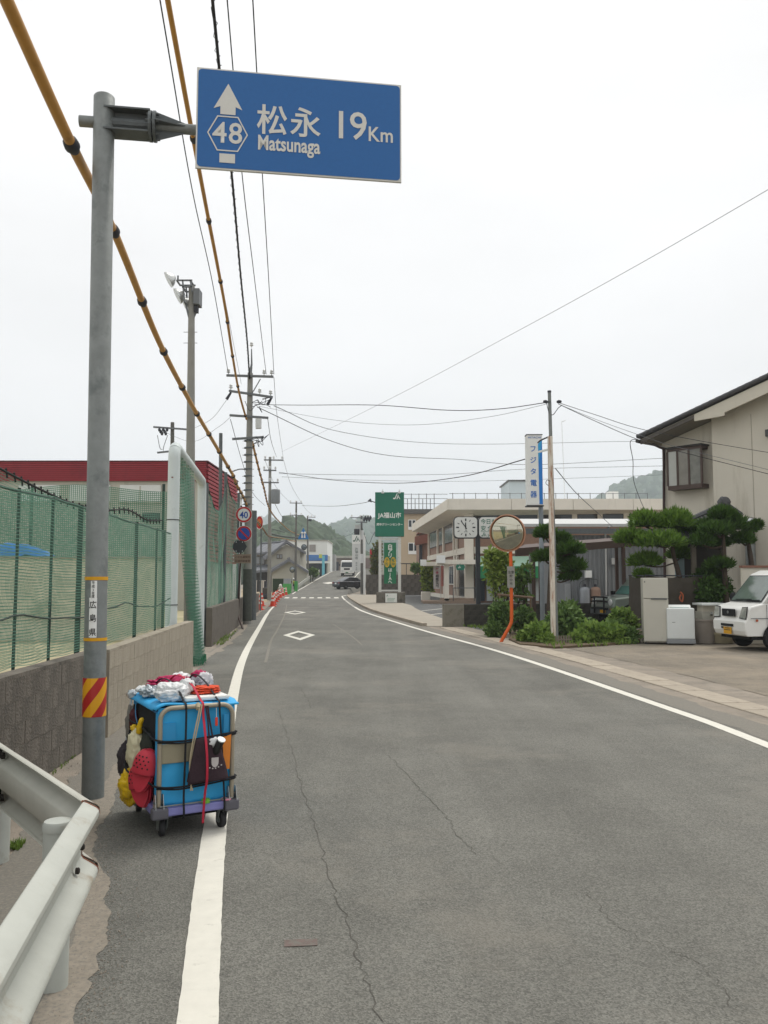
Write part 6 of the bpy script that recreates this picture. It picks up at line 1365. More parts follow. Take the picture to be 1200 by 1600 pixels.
def shrub(name, label, cat, base, blobs, size, mat, seed, stems=5, stemr=.02, h=None):
    t = thing(name, label, cat, base); V1, F1 = leafcloud(blobs, size, seed); rawmesh('foliage', V1, F1, mat, t)
    r_ = random.Random(seed); b = Vector(base)
    for k in range(stems):
        c, r, _n = blobs[k % len(blobs)]; e = Vector(c) + Vector((r_.uniform(-.4, .4) * r[0], r_.uniform(-.4, .4) * r[1], r[2] * .2))
        s0 = b + Vector((r_.uniform(-.25, .25), r_.uniform(-.15, .15), -.03)); MB().tube(spline([s0, s0.lerp(e, .5) + Vector((r_.uniform(-.1, .1), 0, .08)), e], 5), [stemr] * 10 + [stemr * .5], 6).build('stem', m_bark, t)
    return t
def bl(px, py, rx, ry, Y, n, k=.8): c = P(px, py, Y); return (c, (rx * Y / FPX, rx * Y / FPX * k, ry * Y / FPX), n)
YS = 25.5
shrub('tall_shrub', 'tall feathery yellow green shrub left of the traffic mirror pole', 'shrub', (X_(785, YS), YS, 0), [bl(771, 880, 15, 16, YS, 700), bl(783, 870, 11, 11, YS, 350), bl(775, 902, 15, 15, YS, 480), bl(793, 892, 9, 20, YS, 220), bl(767, 867, 7, 9, YS, 200), bl(780, 925, 15, 12, YS, 130)], .13, leafmat('feathery_leaves', '5a7330', '98a856'), 11, 8, .022)
shrub('tall_shrub', 'green leafy shrub right of the traffic mirror pole', 'shrub', (X_(815, YS), YS + .3, 0), [bl(810, 908, 11, 22, YS + .3, 330), bl(824, 895, 9, 15, YS + .4, 180), bl(815, 930, 13, 12, YS + .3, 130)], .13, m_leafd, 12, 6, .022)
shrub('low_shrub', 'dark shrub at the foot of the traffic mirror', 'shrub', (X_(780, 24), 24.3, 0), [bl(782, 962, 18, 22, 24.3, 1500), bl(772, 985, 12, 12, 24.0, 600), bl(818, 968, 18, 18, 25, 1000)], .12, m_leafd, 13, 4, .015)
YP = G(860, 1006).y
shrub('leafy_bed_plant', 'bright leafy plants left of the rusty pole foot', 'plant', (X_(840, YP), YP + .2, 0), [bl(842, 990, 22, 15, YP + .3, 1500), bl(822, 998, 12, 10, YP + .5, 700), bl(853, 1000, 10, 8, YP - .1, 400)], .13, m_leaf, 14, 4, .01)
shrub('leafy_bed_plant', 'tall weeds and leaves behind the rusty pole', 'plant', (X_(885, YP), YP + .8, 0), [bl(885, 970, 26, 22, YP + .8, 1700), bl(905, 985, 20, 17, YP + .6, 1000), bl(888, 955, 14, 16, YP + 1, 500)], .13, m_leafd, 15, 5, .012)
shrub('leafy_bed_plant', 'low bright green plants in the bed right of the rusty pole', 'plant', (X_(930, YP), YP + .2, 0), [bl(925, 990, 22, 14, YP + .2, 1500), bl(952, 991, 22, 13, YP + .3, 1500), bl(904, 1000, 14, 8, YP, 700)], .14, m_leaf, 16, 4, .01)
shrub('leafy_bed_plant', 'dark broad leaves at the right end of the planting bed', 'plant', (X_(975, YP), YP + .4, 0), [bl(976, 993, 18, 11, YP + .4, 1200), bl(962, 985, 14, 12, YP + .6, 700)], .14, m_leafd, 17, 3, .01)
shrub('leafy_bed_plant', 'bright plant growing in the round pot by the car', 'plant', (X_(972, YP), YP + .9, .42), [bl(972, 966, 15, 14, YP + .9, 1100), bl(960, 975, 9, 8, YP + .9, 400), bl(985, 975, 10, 10, YP + 1.0, 400)], .13, m_leaf, 18, 3, .01)
shrub('drooping_shrub', 'drooping yellow green shrub beside the dark wall at the bank', 'shrub', (X_(669, 66), 66, 0), [bl(668, 888, 8, 8, 66, 700), bl(668, 902, 8, 12, 66, 900), bl(669, 916, 7, 8, 66, 500)], .28, m_leafy, 19, 4, .05)
shrub('low_shrub', 'dark round bush on top of the dark wall', 'shrub', (X_(650, 90), 90, 2.0), [bl(651, 888, 8, 6, 90, 800)], .3, m_leafd, 20, 2, .04)
shrub('low_shrub', 'reddish green bush behind the left leg of the green sign tower', 'shrub', (X_(590, 96), 96, 0), [bl(588, 875, 7, 20, 96, 900), bl(592, 858, 4, 12, 96, 300), bl(586, 892, 6, 8, 96, 400)], .35, leafmat('reddish_leaves', '6a4a2c', '5f7a3a', 1.2), 21, 3, .05)
shrub('low_shrub', 'bush between the two far guard rails', 'shrub', (X_(489, 116), 116, .4), [bl(489, 895, 7, 5, 116, 700), bl(482, 897, 5, 4, 116, 300)], .35, m_leafd, 22, 2, .04)
sb = thing('low_shrub', 'dark bushes under the pines beside the white van', 'shrub', (X_(1120, 23), 23.2, 0)); V1, F1 = leafcloud([bl(1108, 925, 20, 22, 23.2, 1100), bl(1125, 918, 18, 18, 23.6, 800), bl(1095, 910, 14, 18, 23.8, 500)], .12, 23); rawmesh('foliage', V1, F1, m_pined, sb)
# planting bed soil, grass, kerb
bed_y0 = YP - .5
mb = MB(); bp_ = [G(795, 1000), G(812, 1008), G(868, 1013), G(950, 1008), G(1000, 1003), G(1003, 985), G(800, 985)]
tagit(mb.prism([(p.x, p.y, -.02) for p in bp_], (0, 0, .06)).build('planting_bed', M('bed_soil', '5a4c3a', .95, var=.3, sc=4)), kind='structure')
def scatter_grass(label, pix, n, size, seed, mat=m_grass, z=0):
    rg = random.Random(seed); V = []; F = []; k = 0; pts = [G(*q) for q in pix]
    for i in range(n):
        a, b, c = rg.sample(pts, 3); u, v = rg.random(), rg.random()
        if u + v > 1: u, v = 1 - u, 1 - v
        p = a + (b - a) * u + (c - a) * v; p.z = z
        for j in range(4):
            an = rg.uniform(0, 6.28); l = size * rg.uniform(.5, 1.2); d = Vector((math.cos(an), math.sin(an), 0)); e = p + d * l * .5 + Vector((0, 0, l))
            s = Vector((-d.y, d.x, 0)) * size * .12; V += [p - s, p + s, e]; F.append((k, k + 1, k + 2)); k += 3
    return tagit(rawmesh('grass', V, F, mat), label, 'grass', kind='stuff')
scatter_grass('weeds round the planting bed', [(800, 1000), (868, 1014), (1000, 1006), (960, 985), (830, 985)], 500, .14, 31)
scatter_grass('grass at the foot of the low wall', [(720, 978), (800, 978), (830, 990), (760, 985)], 260, .1, 32)
scatter_grass('weeds under the guard rail', [(14, 1322), (40, 1316), (30, 1330), (18, 1328)], 60, .04, 33)
scatter_grass('tufts at the foot of the far wall', [(318, 1005), (345, 1000), (372, 985), (360, 1000), (340, 1012)], 120, .09, 34)
scatter_grass('tufts along the dark wall base', [(80, 1209), (128, 1172), (125, 1176), (84, 1212)], 40, .03, 35)
fnc = thing('bed_fence', 'tiny grey picket fence at the front of the planting bed', 'fence', G(880, 1006))
for k in range(9): p = G(869 + k * 4, 1007 - k * .1); MB().box((p.x, p.y, .1), (.035, .02, .24)).build('picket', M('grey_picket', '7d7468', .9, var=.2), fnc)
p, q = G(868, 1007), G(903, 1006); MB().beam((p.x, p.y - .02, .12), (q.x, q.y - .02, .12), .015, .03).build('rail', MATS['grey_picket'], fnc)

# grey shed
m_corr = M('grey_corrugated', '7d8082', .6, .2, var=.07, sc=1, dirt='6a6b6b', dsc=1, streak=True); m_zinc = M('pale_zinc_roof', 'b3b4b2', .5, .2, var=.06)
YD = 40.0; xs0, xs1 = X_(884, YD), 15.5
shd = thing('shed', 'grey corrugated metal shed with a pale roof behind the carport', 'building', (11, 42, 0))
MB().span((xs0, YD + .06, -.05), (xs1, YD + 6, ZY(836, YD))).build('wall', m_corr, shd)
mb = MB(); x = xs0
while x < xs1: mb.prism([(x, YD + .06, 0), (x + .05, YD, 0), (x + .11, YD, 0), (x + .16, YD + .06, 0)], (0, 0, ZY(837, YD))); x += .22
o = mb.build('wall_ribs', m_corr, shd); o['kind'] = 'stuff'
MB().prism([(X_(818, YD), YD - .5, ZY(824, YD)), (xs1, YD - .5, ZY(824, YD)), (xs1, YD + 6.5, ZY(800, YD)), (X_(818, YD), YD + 6.5, ZY(800, YD))], (0, 0, .14)).build('roof', m_zinc, shd)
MB().span((X_(818, YD), YD - .62, ZY(835, YD)), (xs1, YD - .5, ZY(827, YD))).build('gutter', m_galvd, shd)
MB().tube(spline([P(952, 822, YD - .5), P(950, 826, YD - .3), P(946, 831, YD - .1), P(946, 840, YD - .08), P(947, 900, YD - .08), P(947, 930, YD - .08)], 5), .05, 8).build('downpipe', m_zinc, shd)
MB().span((X_(872, YD), YD - .05, ZY(845, YD)), (X_(892, YD), YD + .05, ZY(826, YD))).build('window', M('shed_pane', '6d7a6c', .3), shd)
MB().span((X_(882, YD), YD - .06, -.05), (X_(891, YD), YD - .005, ZY(912, YD))).build('door', M('shed_door', '8d9092', .6, var=.06), shd)
MB().span((X_(955, YD), YD - .2, ZY(882, YD)), (X_(963, YD), YD - .005, ZY(872, YD))).build('vent_hood', m_zinc, shd)
lpm = M('tank_grey', '8e9296', .5, .2, var=.08); lpb = M('tank_brown', '8d7363', .6, .1, var=.1)
for x, mt, lab in ((913.5, lpm, 'grey gas cylinder standing at the shed wall'), (930, lpb, 'brown gas cylinder beside the grey one at the shed wall')):
    t = thing('gas_cylinder', lab, 'gas cylinder', (X_(x, YD - .4), YD - .4, 0)); zt_ = ZY(917, YD - .4); r_ = .24
    MB().lathe([(r_ * .9, 0), (r_, .05), (r_, zt_ - .15), (r_ * .8, zt_ - .04), (r_ * .35, zt_)], (X_(x, YD - .4), YD - .4, 0), 20).build('body', mt, t, smooth=True, angle=50); MB().lathe([(.07, zt_), (.07, zt_ + .1), (.03, zt_ + .14)], (X_(x, YD - .4), YD - .4, 0), 10).build('valve', m_dk, t)
gm = thing('gas_meter', 'small white gas meter with curved pipes on the shed wall', 'gas meter', P(920, 895, YD - .1)); MB().box(P(919, 897, YD - .14), (.3, .2, .34)).build('meter_box', m_wsign, gm)
for pts in ([(919, 903), (912, 907), (907, 910), (905, 917)], [(919, 903), (928, 905), (933, 906), (934, 915)]): MB().tube(spline([P(x, y, YD - .2) for x, y in pts], 5), .025, 6).build('pipe', m_galvd, gm)
# carport
m_cp = M('carport_brown', '4a3a33', .7, var=.12); YK = 27.3
cp = thing('carport', 'dark brown open carport with slim posts in front of the shed', 'carport', (8, 30, 0))
c00, c10 = P(806, 864, YK), P(1012, 847, 31.5)
bk_ = Vector((1.2, 5.2, .35))
MB().prism([c00 + Vector((0, 0, .1)), c10 + Vector((0, 0, .1)), c10 + bk_ + Vector((0, 0, .1)), c00 + bk_ + Vector((0, 0, .1))], (0, 0, .05)).build('roof', m_cp, cp)
MB().beam(c00, c10, .08, .22).build('front_beam', m_cp, cp); MB().beam(c00 + bk_, c10 + bk_, .08, .2).build('rear_beam', m_cp, cp)
MB().beam(c00 + bk_ * .5 - Vector((0, 0, .06)), c10 + bk_ * .5 - Vector((0, 0, .06)), .07, .12).build('purlin', m_cp, cp)
for k in range(6): a = c00.lerp(c10, k / 5); MB().beam(a + Vector((0, 0, .03)), a + bk_ + Vector((0, 0, .03)), .05, .1).build('rafter', m_cp, cp)
for f in (.115, .79): a = c00.lerp(c10, f); MB().span((a.x - .06, a.y - .06, -.05), (a.x + .06, a.y + .06, a.z)).build('post', m_cp, cp); b = a + bk_; MB().span((b.x - .06, b.y - .06, -.05), (b.x + .06, b.y + .06, b.z)).build('post', m_cp, cp)
tp = thing('thin_post', 'slim pale post beside the carport post', 'post', (X_(829, 27), 27, 0)); MB().tube([(X_(829, 27), 27, -.03), (X_(828.5, 27), 27, ZY(866, 27))], .035, 8).build('shaft', m_galv, tp)
wr_ = thing('wooden_rail', 'weathered pole tied across the shrub stems', 'rail', P(800, 930, 25)); MB().tube([P(778, 929, 25), P(832, 934, 25.6)], .04, 8).build('bar', M('weathered_wood', '7d6a58', .9, var=.2, sc=9), wr_)
MB().tube([P(781, 930, 25), (P(781, 930, 25).x, 25, -.05)], .03, 7).build('stake', MATS['weathered_wood'], wr_); MB().tube([P(829, 933.5, 25.5), (P(829, 933.5, 25.5).x, 25.5, -.05)], .03, 7).build('stake', MATS['weathered_wood'], wr_)

# ---------------------------------------------------------------- house
m_stu = M('stucco', 'ccc6b8', .9, var=.05, sc=.8, bump=.35, bsc=60, dirt='b0a999', dsc=1.1, dth=.53, streak=True); m_stu2 = M('white_barge', 'c9c3b4', .8, var=.05)
m_kaw = M('dark_roof_tile', '4a4a4c', .5, var=.15, sc=3); m_sof = M('soffit_board', '8a857a', .85, var=.06)
HA = R(50); HK = P(1040, 905, 28.3); HK.z = 0
hf, hd_ = Vector((math.cos(HA), -math.sin(HA), 0)), Vector((math.sin(HA), math.cos(HA), 0))
def HL(px, py, t):
    """house-frame point (along front, depth, up) seen at a pixel on the plane depth = t"""
    a = P(px, py, 10.0) - Vector((0, 0, CAMZ)); o_ = Vector((0, 0, CAMZ)); k = (t - (o_ - HK).dot(hd_)) / a.dot(hd_); w = o_ + a * k
    return Vector(((w - HK).dot(hf), t, w.z))
ho = thing('stucco_house', 'two storey beige stucco house with a tiled gable roof on the right', 'house', HK, rz=-HA, local=True)
tv = -.9
E_ = HL(1001, 686, tv); V_ = HL(1200, 593, tv); ex, ez = E_.x, E_.z; slope = (V_.z - E_.z) / (V_.x - E_.x)
def rz_(x): return ez + (x - ex) * slope
t2_ = -.3; s2 = HL(1116, 800, t2_).x; apex = 6.6; XR = 10.0; yf, yr = tv, 8.0
MB().prism([(0, 0, -.05), (s2 + .1, 0, -.05), (s2 + .1, 0, rz_(s2 + .1) - .16), (0, 0, rz_(0) - .16)], (0, 8, 0)).build('wall', m_stu, ho)
MB().prism([(s2, t2_, -.05), (XR, t2_, -.05), (XR, t2_, rz_(apex) - .16 - (XR - apex) * slope), (apex, t2_, rz_(apex) - .16), (s2, t2_, rz_(s2) - .16)], (0, 8.5, 0)).build('wall', m_stu, ho)
MB().prism([(ex, yf, ez), (apex, yf, rz_(apex)), (apex, yr, rz_(apex)), (ex, yr, ez)], (0, 0, -.14)).build('soffit', m_sof, ho); MB().prism([(apex, yf, rz_(apex)), (12, yf, rz_(apex) - (12 - apex) * slope), (12, yr, rz_(apex) - (12 - apex) * slope), (apex, yr, rz_(apex))], (0, 0, -.14)).build('soffit', m_sof, ho)
x_b = HL(1085, 640, yf).x; x_c = HL(1132, 630, yf).x
MB().prism([(x_b, yf - .03, rz_(x_b) - .03), (apex, yf - .03, rz_(apex) - .03), (apex, yf - .03, rz_(apex) - .40), (x_c, yf - .03, rz_(x_c) - .40), (x_c - .02, yf - .03, rz_(x_c) - .50), (x_b, yf - .03, rz_(x_b) - .24)], (0, .06, 0)).build('bargeboard', m_stu2, ho)
MB().prism([(ex, yf - .02, ez - .03), (x_b, yf - .02, rz_(x_b) - .03), (x_b, yf - .02, rz_(x_b) - .15), (ex, yf - .02, ez - .15)], (0, .05, 0)).build('bargeboard', M('dark_barge', '5b5650', .8), ho)
rt_ = MB().prism([(ex - .05, yf - .08, ez + .01), (apex, yf - .08, rz_(apex) + .05), (apex, yr, rz_(apex) + .05), (ex - .05, yr, ez + .01)], (0, 0, .07)).build('roof', m_kaw, ho)
MB().prism([(apex, yf - .08, rz_(apex) + .05), (12, yf - .08, rz_(apex) + .05 - (12 - apex) * slope), (12, yr, rz_(apex) + .05 - (12 - apex) * slope), (apex, yr, rz_(apex) + .05)], (0, 0, .07)).build('roof', m_kaw, ho)
tm = None; n_t = int((apex - ex) / .235)
for k in range(n_t):
    x = ex + k * .235; z = rz_(x) + .06
    if tm is None:
        m = MB(); m.tube([(-.02, 0, .035), (.26, 0, .05)], [.085, .06], 8); m.box((.12, .16, .02), (.25, .24, .035)); o = m.build('verge_tile', m_kaw); tm = o.data; o.parent = rt_
    else: o = link('verge_tile', tm, rt_)
    o.location = (x, yf - .06, z); o.rotation_euler = (0, -math.atan(slope), 0)
tm2 = None
for k in range(38):
    y = yf + k * .27
    if tm2 is None: m = MB(); m.tube([(-.06, 0, 0), (.5, 0, .5 * slope)], .07, 8); m.lathe([(.075, 0), (.075, .03)], (-.06, 0, 0), 10, (-1, 0, 0)); o = m.build('eave_tile', m_kaw); tm2 = o.data; o.parent = rt_
    else: o = link('eave_tile', tm2, rt_)
    o.location = (ex - .04, y, ez + .11)
MB().tube([(ex - .08, yf - .1, ez - .07), (ex - .08, yr, ez - .07)], .065, 8).build('gutter', m_hwood, ho)
MB().tube(spline([(ex - .05, yf + .1, ez - .12), HL(1012, 691, yf + .5), HL(1031, 699, -.25), HL(1037, 702, -.1), HL(1037.3, 712, -.09), HL(1037.5, 800, -.09), (HL(1037.5, 905, -.09).x, -.09, 0)], 5), .045, 8).build('downpipe', M('brown_pipe', '3d2b28', .6), ho)
m_bay = M('bronze_alu', '4f413b', .5, .2, var=.1); dpt = .42
A1b, B1b = HL(1052, 740, 0), HL(1096, 740, -dpt)
bz1 = HL(1080, 699, -dpt).z; bz0 = HL(1080, 763, -dpt).z; bx0, bx1 = A1b.x, B1b.x
pl_ = [(bx0, 0), (bx0 + .04, -dpt), (bx1, -dpt), (bx1 + .02, 0)]
bw = MB().prism([(x, y, bz0) for x, y in pl_], (0, 0, .14)).build('bay_window', m_bay, ho)
MB().prism([(x, y, bz1 - .06) for x, y in pl_], (0, 0, .1)).build('head_frame', m_bay, bw); MB().prism([(bx0 - .05, 0, bz1 + .04), (bx0, -dpt - .07, bz1 + .04), (bx1 + .06, -dpt - .07, bz1 + .04), (bx1 + .07, 0, bz1 + .04)], (0, 0, .05)).build('hood', m_hwood, bw)
for f in (0, .3, .64, 1): x = lerp(bx0 + .04, bx1, f); MB().span((x - .03, -dpt - .01, bz0 + .14), (x + .03, -dpt + .05, bz1 - .06)).build('mullion', m_bay, bw)
for f0, f1, mt in ((0, .3, M('blind_glass', 'b4b6b0', .12, var=.06)), (.3, .64, M('curtain_glass', '85827a', .1, var=.2, sc=2)), (.64, 1, M('lace_glass', '74746c', .1, var=.25, sc=4))):
    MB().span((lerp(bx0 + .04, bx1, f0) + .03, -dpt + .02, bz0 + .14), (lerp(bx0 + .04, bx1, f1) - .03, -dpt + .03, bz1 - .06)).build('pane', mt, bw)
vx = HL(1174, 900, t2_ - .15)
MB().tube([(vx.x, t2_ - .15, .3), (vx.x, t2_ - .15, HL(1174, 824, t2_ - .15).z), (vx.x, t2_ - .15, HL(1174, 817, t2_ - .15).z)], [.15, .15, .1], 14).build('vent_pipe', m_galv, ho, smooth=True, angle=40)
MB().lathe([(.15, 0), (.19, .08), (.15, .2), (.03, .24)], HL(1174, 820, t2_ - .15), 14).build('vent_cowl', M('bright_steel', 'b8babb', .25, .9), ho, smooth=True)
jx = HL(1175, 700, t2_ - .004).x; MB().tube([(jx, t2_ - .004, .5), (jx, t2_ - .004, rz_(jx) - .6)], .007, 5).build('wall_joint', M('joint_grey', '8d8676', .9), ho)
a = HL(1196, 682, t2_ - .1); b = HL(1206, 670, t2_ - .1); MB().span((a.x, t2_ - .12, a.z), (b.x, t2_ - .005, b.z)).build('wall_fitting', m_alu, ho)
# porch roof of dark tiles
YQ = 24.5
po = thing('porch', 'tiled porch roof against the stucco house behind the pines', 'porch', (X_(1110, YQ), YQ + .5, 0))
r0, r1_, e0 = P(1132, 795, YQ), P(1132, 795, YQ), P(1056, 838, YQ)
rd = Vector((0, 1.0, 0)); e0 = P(1050, 829, YQ); rg_ = P(1133, 793, YQ); e1 = P(1158, 808, YQ)
MB().prism([e0, rg_, rg_ + rd, e0 + rd], (0, 0, -.12)).build('roof', m_kaw, po); MB().prism([rg_, e1, e1 + rd, rg_ + rd], (0, 0, -.12)).build('roof', m_kaw, po)
fr0 = Vector((0, -.9, -.35))
o = MB().prism([e0 + Vector((0, -.01, .01)), rg_ + Vector((0, -.01, .01)), rg_ + fr0, e0 + fr0], (0, 0, -.05)).build('roof', m_kaw, po)
for k in range(16):
    a = e0.lerp(rg_, k / 15); MB().tube([a + Vector((0, 0, .03)), a + fr0 + Vector((0, 0, .03))], .05, 7).build('tile_row', m_kaw, o)
    b = a + fr0; MB().lathe([(.055, 0), (.055, .02)], b + Vector((0, 0, .03)), 8, (0, -1, -.3)).build('tile_end', M('tile_pale', '85878a', .5), o)
MB().tube([e0 + Vector((0, 0, .07)), rg_ + Vector((0, 0, .1))], .09, 8).build('ridge', m_kaw, po); MB().tube([rg_ + Vector((0, 0, .1)), e1 + Vector((0, 0, .06))], .09, 8).build('ridge', m_kaw, po); MB().lump(rg_ + Vector((-.05, -.05, .16)), (.2, .14, .17), 4, .2, 3, 12, 8).build('ridge_ornament', m_kaw, po)
MB().span((X_(1075, YQ), YQ + .3, -.05), (X_(1140, YQ), YQ + .9, ZY(838, YQ))).build('entry_wall', M('entry_dark', '3a3631', .85, var=.2, sc=2), po)
for x in (1072, 1118): MB().span((X_(x, YQ) - .06, YQ - .7, -.05), (X_(x, YQ) + .06, YQ - .58, ZY(842, YQ))).build('post', M('porch_post', '6e675c', .85), po)
MB().span((X_(1056, YQ + .2), YQ + .2, ZY(905, YQ)), (X_(1070, YQ + .2), YQ + .26, ZY(862, YQ))).build('door_pane', M('milky_glass', '8fa3a8', .25, var=.1), po)

# ---------------------------------------------------------------- dark tarpaulin screens
m_dt = M('dark_tarp', '453f36', .8, var=.15, sc=3, bump=.5, bsc=5)
def sheet(label, a, b, Y0, Y1, seed):
    m = MB(); (xa, ya, yb_), (xc, yc, yd) = a, b
    m.grid(lambda u, v: (lerp(X_(xa, Y0), X_(xc, Y1), u), lerp(Y0, Y1, u) + .09 * math.sin(u * 14 + seed + v * 2) * (1 - v * .6) + .05 * nz3(u * 6, v * 5, seed), lerp(lerp(max(.02, ZY(yb_, Y0)), max(.02, ZY(yd, Y1)), u), lerp(ZY(ya, Y0), ZY(yc, Y1), u) - .06 * math.sin(u * math.pi), v)), 28, 14)
    t = thing('tarpaulin', label, 'tarpaulin', (lerp(X_(xa, Y0), X_(xc, Y1), .5), (Y0 + Y1) / 2, 0)); m.build('sheet', m_dt, t, smooth=True); MB().tube([(X_(xa, Y0), Y0, ZY(ya, Y0)), (X_(xc, Y1), Y1, ZY(yc, Y1))], .02, 6).build('pole', m_dk, t)
sheet('dark tarpaulin hanging beside the parked off-roader', (983, 899, 975), (1006, 900, 985), 24.2, 22.8, 1); sheet('dark tarpaulin stretched behind the refrigerator and washing machine', (1008, 899, 985), (1104, 900, 968), 22.9, 23.4, 4)
tm_ = MB().tube(spline([P(1064, 929, 22.6), P(1062, 935, 22.6), P(1066, 940, 22.6), P(1067, 930, 22.6), P(1063, 925, 22.6)], 6), .02, 6).build('rope_coil', M('orange_rope', 'a5583a', .8)); tagit(tm_, 'coil of orange rope hanging on the tarpaulin above the washing machine', 'rope')
# ---------------------------------------------------------------- appliances
m_fr = M('off_white_enamel', 'b9b6aa', .4, var=.04, sc=2, dirt='a09c8f', dsc=1.5, dth=.6); m_ws = M('white_plastic', 'd2d6d4', .4, var=.03)
Yf_ = G(1025, 1006).y; fxc = G(1026, 1005).x
rf = thing('refrigerator', 'old off-white two door refrigerator standing outdoors by the bed', 'refrigerator', (fxc, Yf_ + .3, 0), rz=R(-12), local=True)
zf = ZY(903, Yf_) ; zs = ZY(935.5, Yf_)
MB().span((-.31, -.24, .03), (.31, .32, zf)).build('cabinet', m_fr, rf, bevel=.015); MB().span((-.31, -.30, .06), (.31, -.245, zs - .008)).build('door', m_fr, rf, bevel=.012); MB().span((-.31, -.30, zs + .008), (.31, -.245, zf)).build('freezer_door', m_fr, rf, bevel=.012)
MB().span((-.12, -.325, zs - .02), (.28, -.30, zs + .006)).build('handle', m_galvd, rf); MB().span((-.27, -.305, zf - .12), (-.25, -.3005, zf - .08)).build('badge', m_dk, rf)
for x in (-.26, .26): MB().lathe([(.02, 0), (.02, .035)], (x, -.2, 0), 8).build('foot', m_dk, rf); MB().lathe([(.02, 0), (.02, .035)], (x, .25, 0), 8).build('foot', m_dk, rf)
wx = G(1068, 1007); wm = thing('washing_machine', 'white top loading washing machine with a grey base beside the refrigerator', 'washing machine', (wx.x, wx.y + .3, 0), rz=R(-8), local=True)
wh = ZY(950, wx.y + .1)
MB().span((-.34, -.28, .13), (.34, .3, wh)).build('body', m_ws, wm, bevel=.03, seg=3); MB().span((-.35, -.29, .015), (.35, .31, .127)).build('base', M('base_grey', '85888a', .6), wm, bevel=.015); MB().prism([(-.34, .3, wh + .003), (-.34, .12, wh + .003), (-.34, .2, wh + .07), (-.34, .3, wh + .07)], (.68, 0, 0)).build('control_panel', m_ws, wm, bevel=.01)
MB().span((-.2, -.2, wh + .001), (.22, .1, wh + .012)).build('lid_window', M('teal_lid', '6f8f8a', .2), wm); MB().span((-.22, -.285, .55), (-.14, -.2805, .56)).build('badge', m_dk, wm)
for x in (-.28, .28): MB().lathe([(.025, 0), (.025, .02)], (x, -.22, 0), 8).build('foot', m_dk, wm)
m_pot = M('pot_clay', '8d8478', .8, var=.12, sc=6)
def pot(lab, px, py, r, h, mat=m_pot, sq=False):
    g = G(px, py); t = thing('plant_pot', lab, 'plant pot', (g.x, g.y + r, 0)); c = (g.x, g.y + r, 0); n = 4 if sq else 20
    MB().lathe([(r * .75, 0), (r, h - .05), (r * 1.08, h - .05), (r * 1.08, h), (r * .95, h), (r * .9, h - .08), (.02, h - .08)], c, n).build('pot', mat, t, smooth=not sq, angle=40); MB().lathe([(r * .88, h - .07), (.02, h - .06)], c, n).build('soil', m_soil, t); return t
pot('round clay pot holding a bright plant at the end of the bed', 971, 1002, .34, .42); pot('grey tapered pot beside the washing machine', 1109, 1006, .3, .62, M('pot_grey', '8f877e', .8, var=.1)); pot('low wide pot under the front of the van', 1136, 1006, .38, .28, M('pot_sand', 'a39a80', .8, var=.1))
bench = thing('white_cabinet', 'low white cabinet with a plank on top between the washing machine and the van', 'cabinet', (X_(1108, 22), 22, 0)); MB().span((X_(1089, 22), 21.7, .1), (X_(1126, 22), 22.2, ZY(955, 22))).build('box', m_fr, bench); MB().span((X_(1085, 22), 21.5, ZY(945, 22)), (X_(1124, 22), 22.2, ZY(942, 22))).build('plank', m_ws, bench); MB().span((X_(1090, 22), 21.72, ZY(955, 22)), (X_(1124, 22), 22.1, ZY(945, 22))).build('upper_box', m_stu2, bench)
MB().tube([G(1110, 985), P(1112, 958, 21.3)], [.05, .03], 7).build('stick', m_galv, bench)
# ---------------------------------------------------------------- white kei van
vn = thing('van', 'white small van with yellow number plate parked in the forecourt', 'van', (8.2, 19.95, 0), rz=R(180 + 7.5), local=True)
vn.location = (X_(1139, 19.9) , 19.95, 0)
tp_ = lambda x, z: 1 - max(0, z - 1.0) * .13
hull('body', [(-.02, .33), (.03, .45), (.035, .66), (-.02, .74), (-.05, .95), (-.14, 1.02), (-.42, 1.09), (-3.3, 1.09), (-3.36, .34)], .735, wp, vn, lambda x, z: 1 - (.05 if x > -.1 else 0), .045, seg=3)
hull('cabin', [(-.40, 1.075), (-.98, 1.78), (-1.2, 1.865), (-3.15, 1.88), (-3.3, 1.78), (-3.32, 1.075)], .728, wp, vn, tp_, .05, seg=3)
def ws_pt(t, y, d=.018): x, z = lerp(-.40, -.98, t), lerp(1.075, 1.78, t); n = Vector((.77, 0, .63)); return Vector((x, y * .728 * tp_(x, z), z)) + n * d
gl_w = M('windscreen_glass', '59655f', .06, var=.25, sc=3, spec=.9)
ws_ = MB().face([ws_pt(.04, -.93), ws_pt(.04, .93), ws_pt(.93, .90), ws_pt(.93, -.90)]).build('windscreen', m_under, vn); MB().face([ws_pt(.08, -.88, .021), ws_pt(.08, .88, .021), ws_pt(.9, .85, .021), ws_pt(.9, -.85, .021)]).build('pane', gl_w, ws_)
MB().beam(ws_pt(.1, -.6, .03), ws_pt(.12, .3, .03), .02, .015).build('wiper', m_under, ws_); MB().beam(ws_pt(.08, .1, .03), ws_pt(.1, .8, .03), .02, .015).build('wiper', m_under, ws_); MB().box(ws_pt(.86, 0, -.02), (.05, .2, .07)).build('inner_mirror', m_under, ws_)
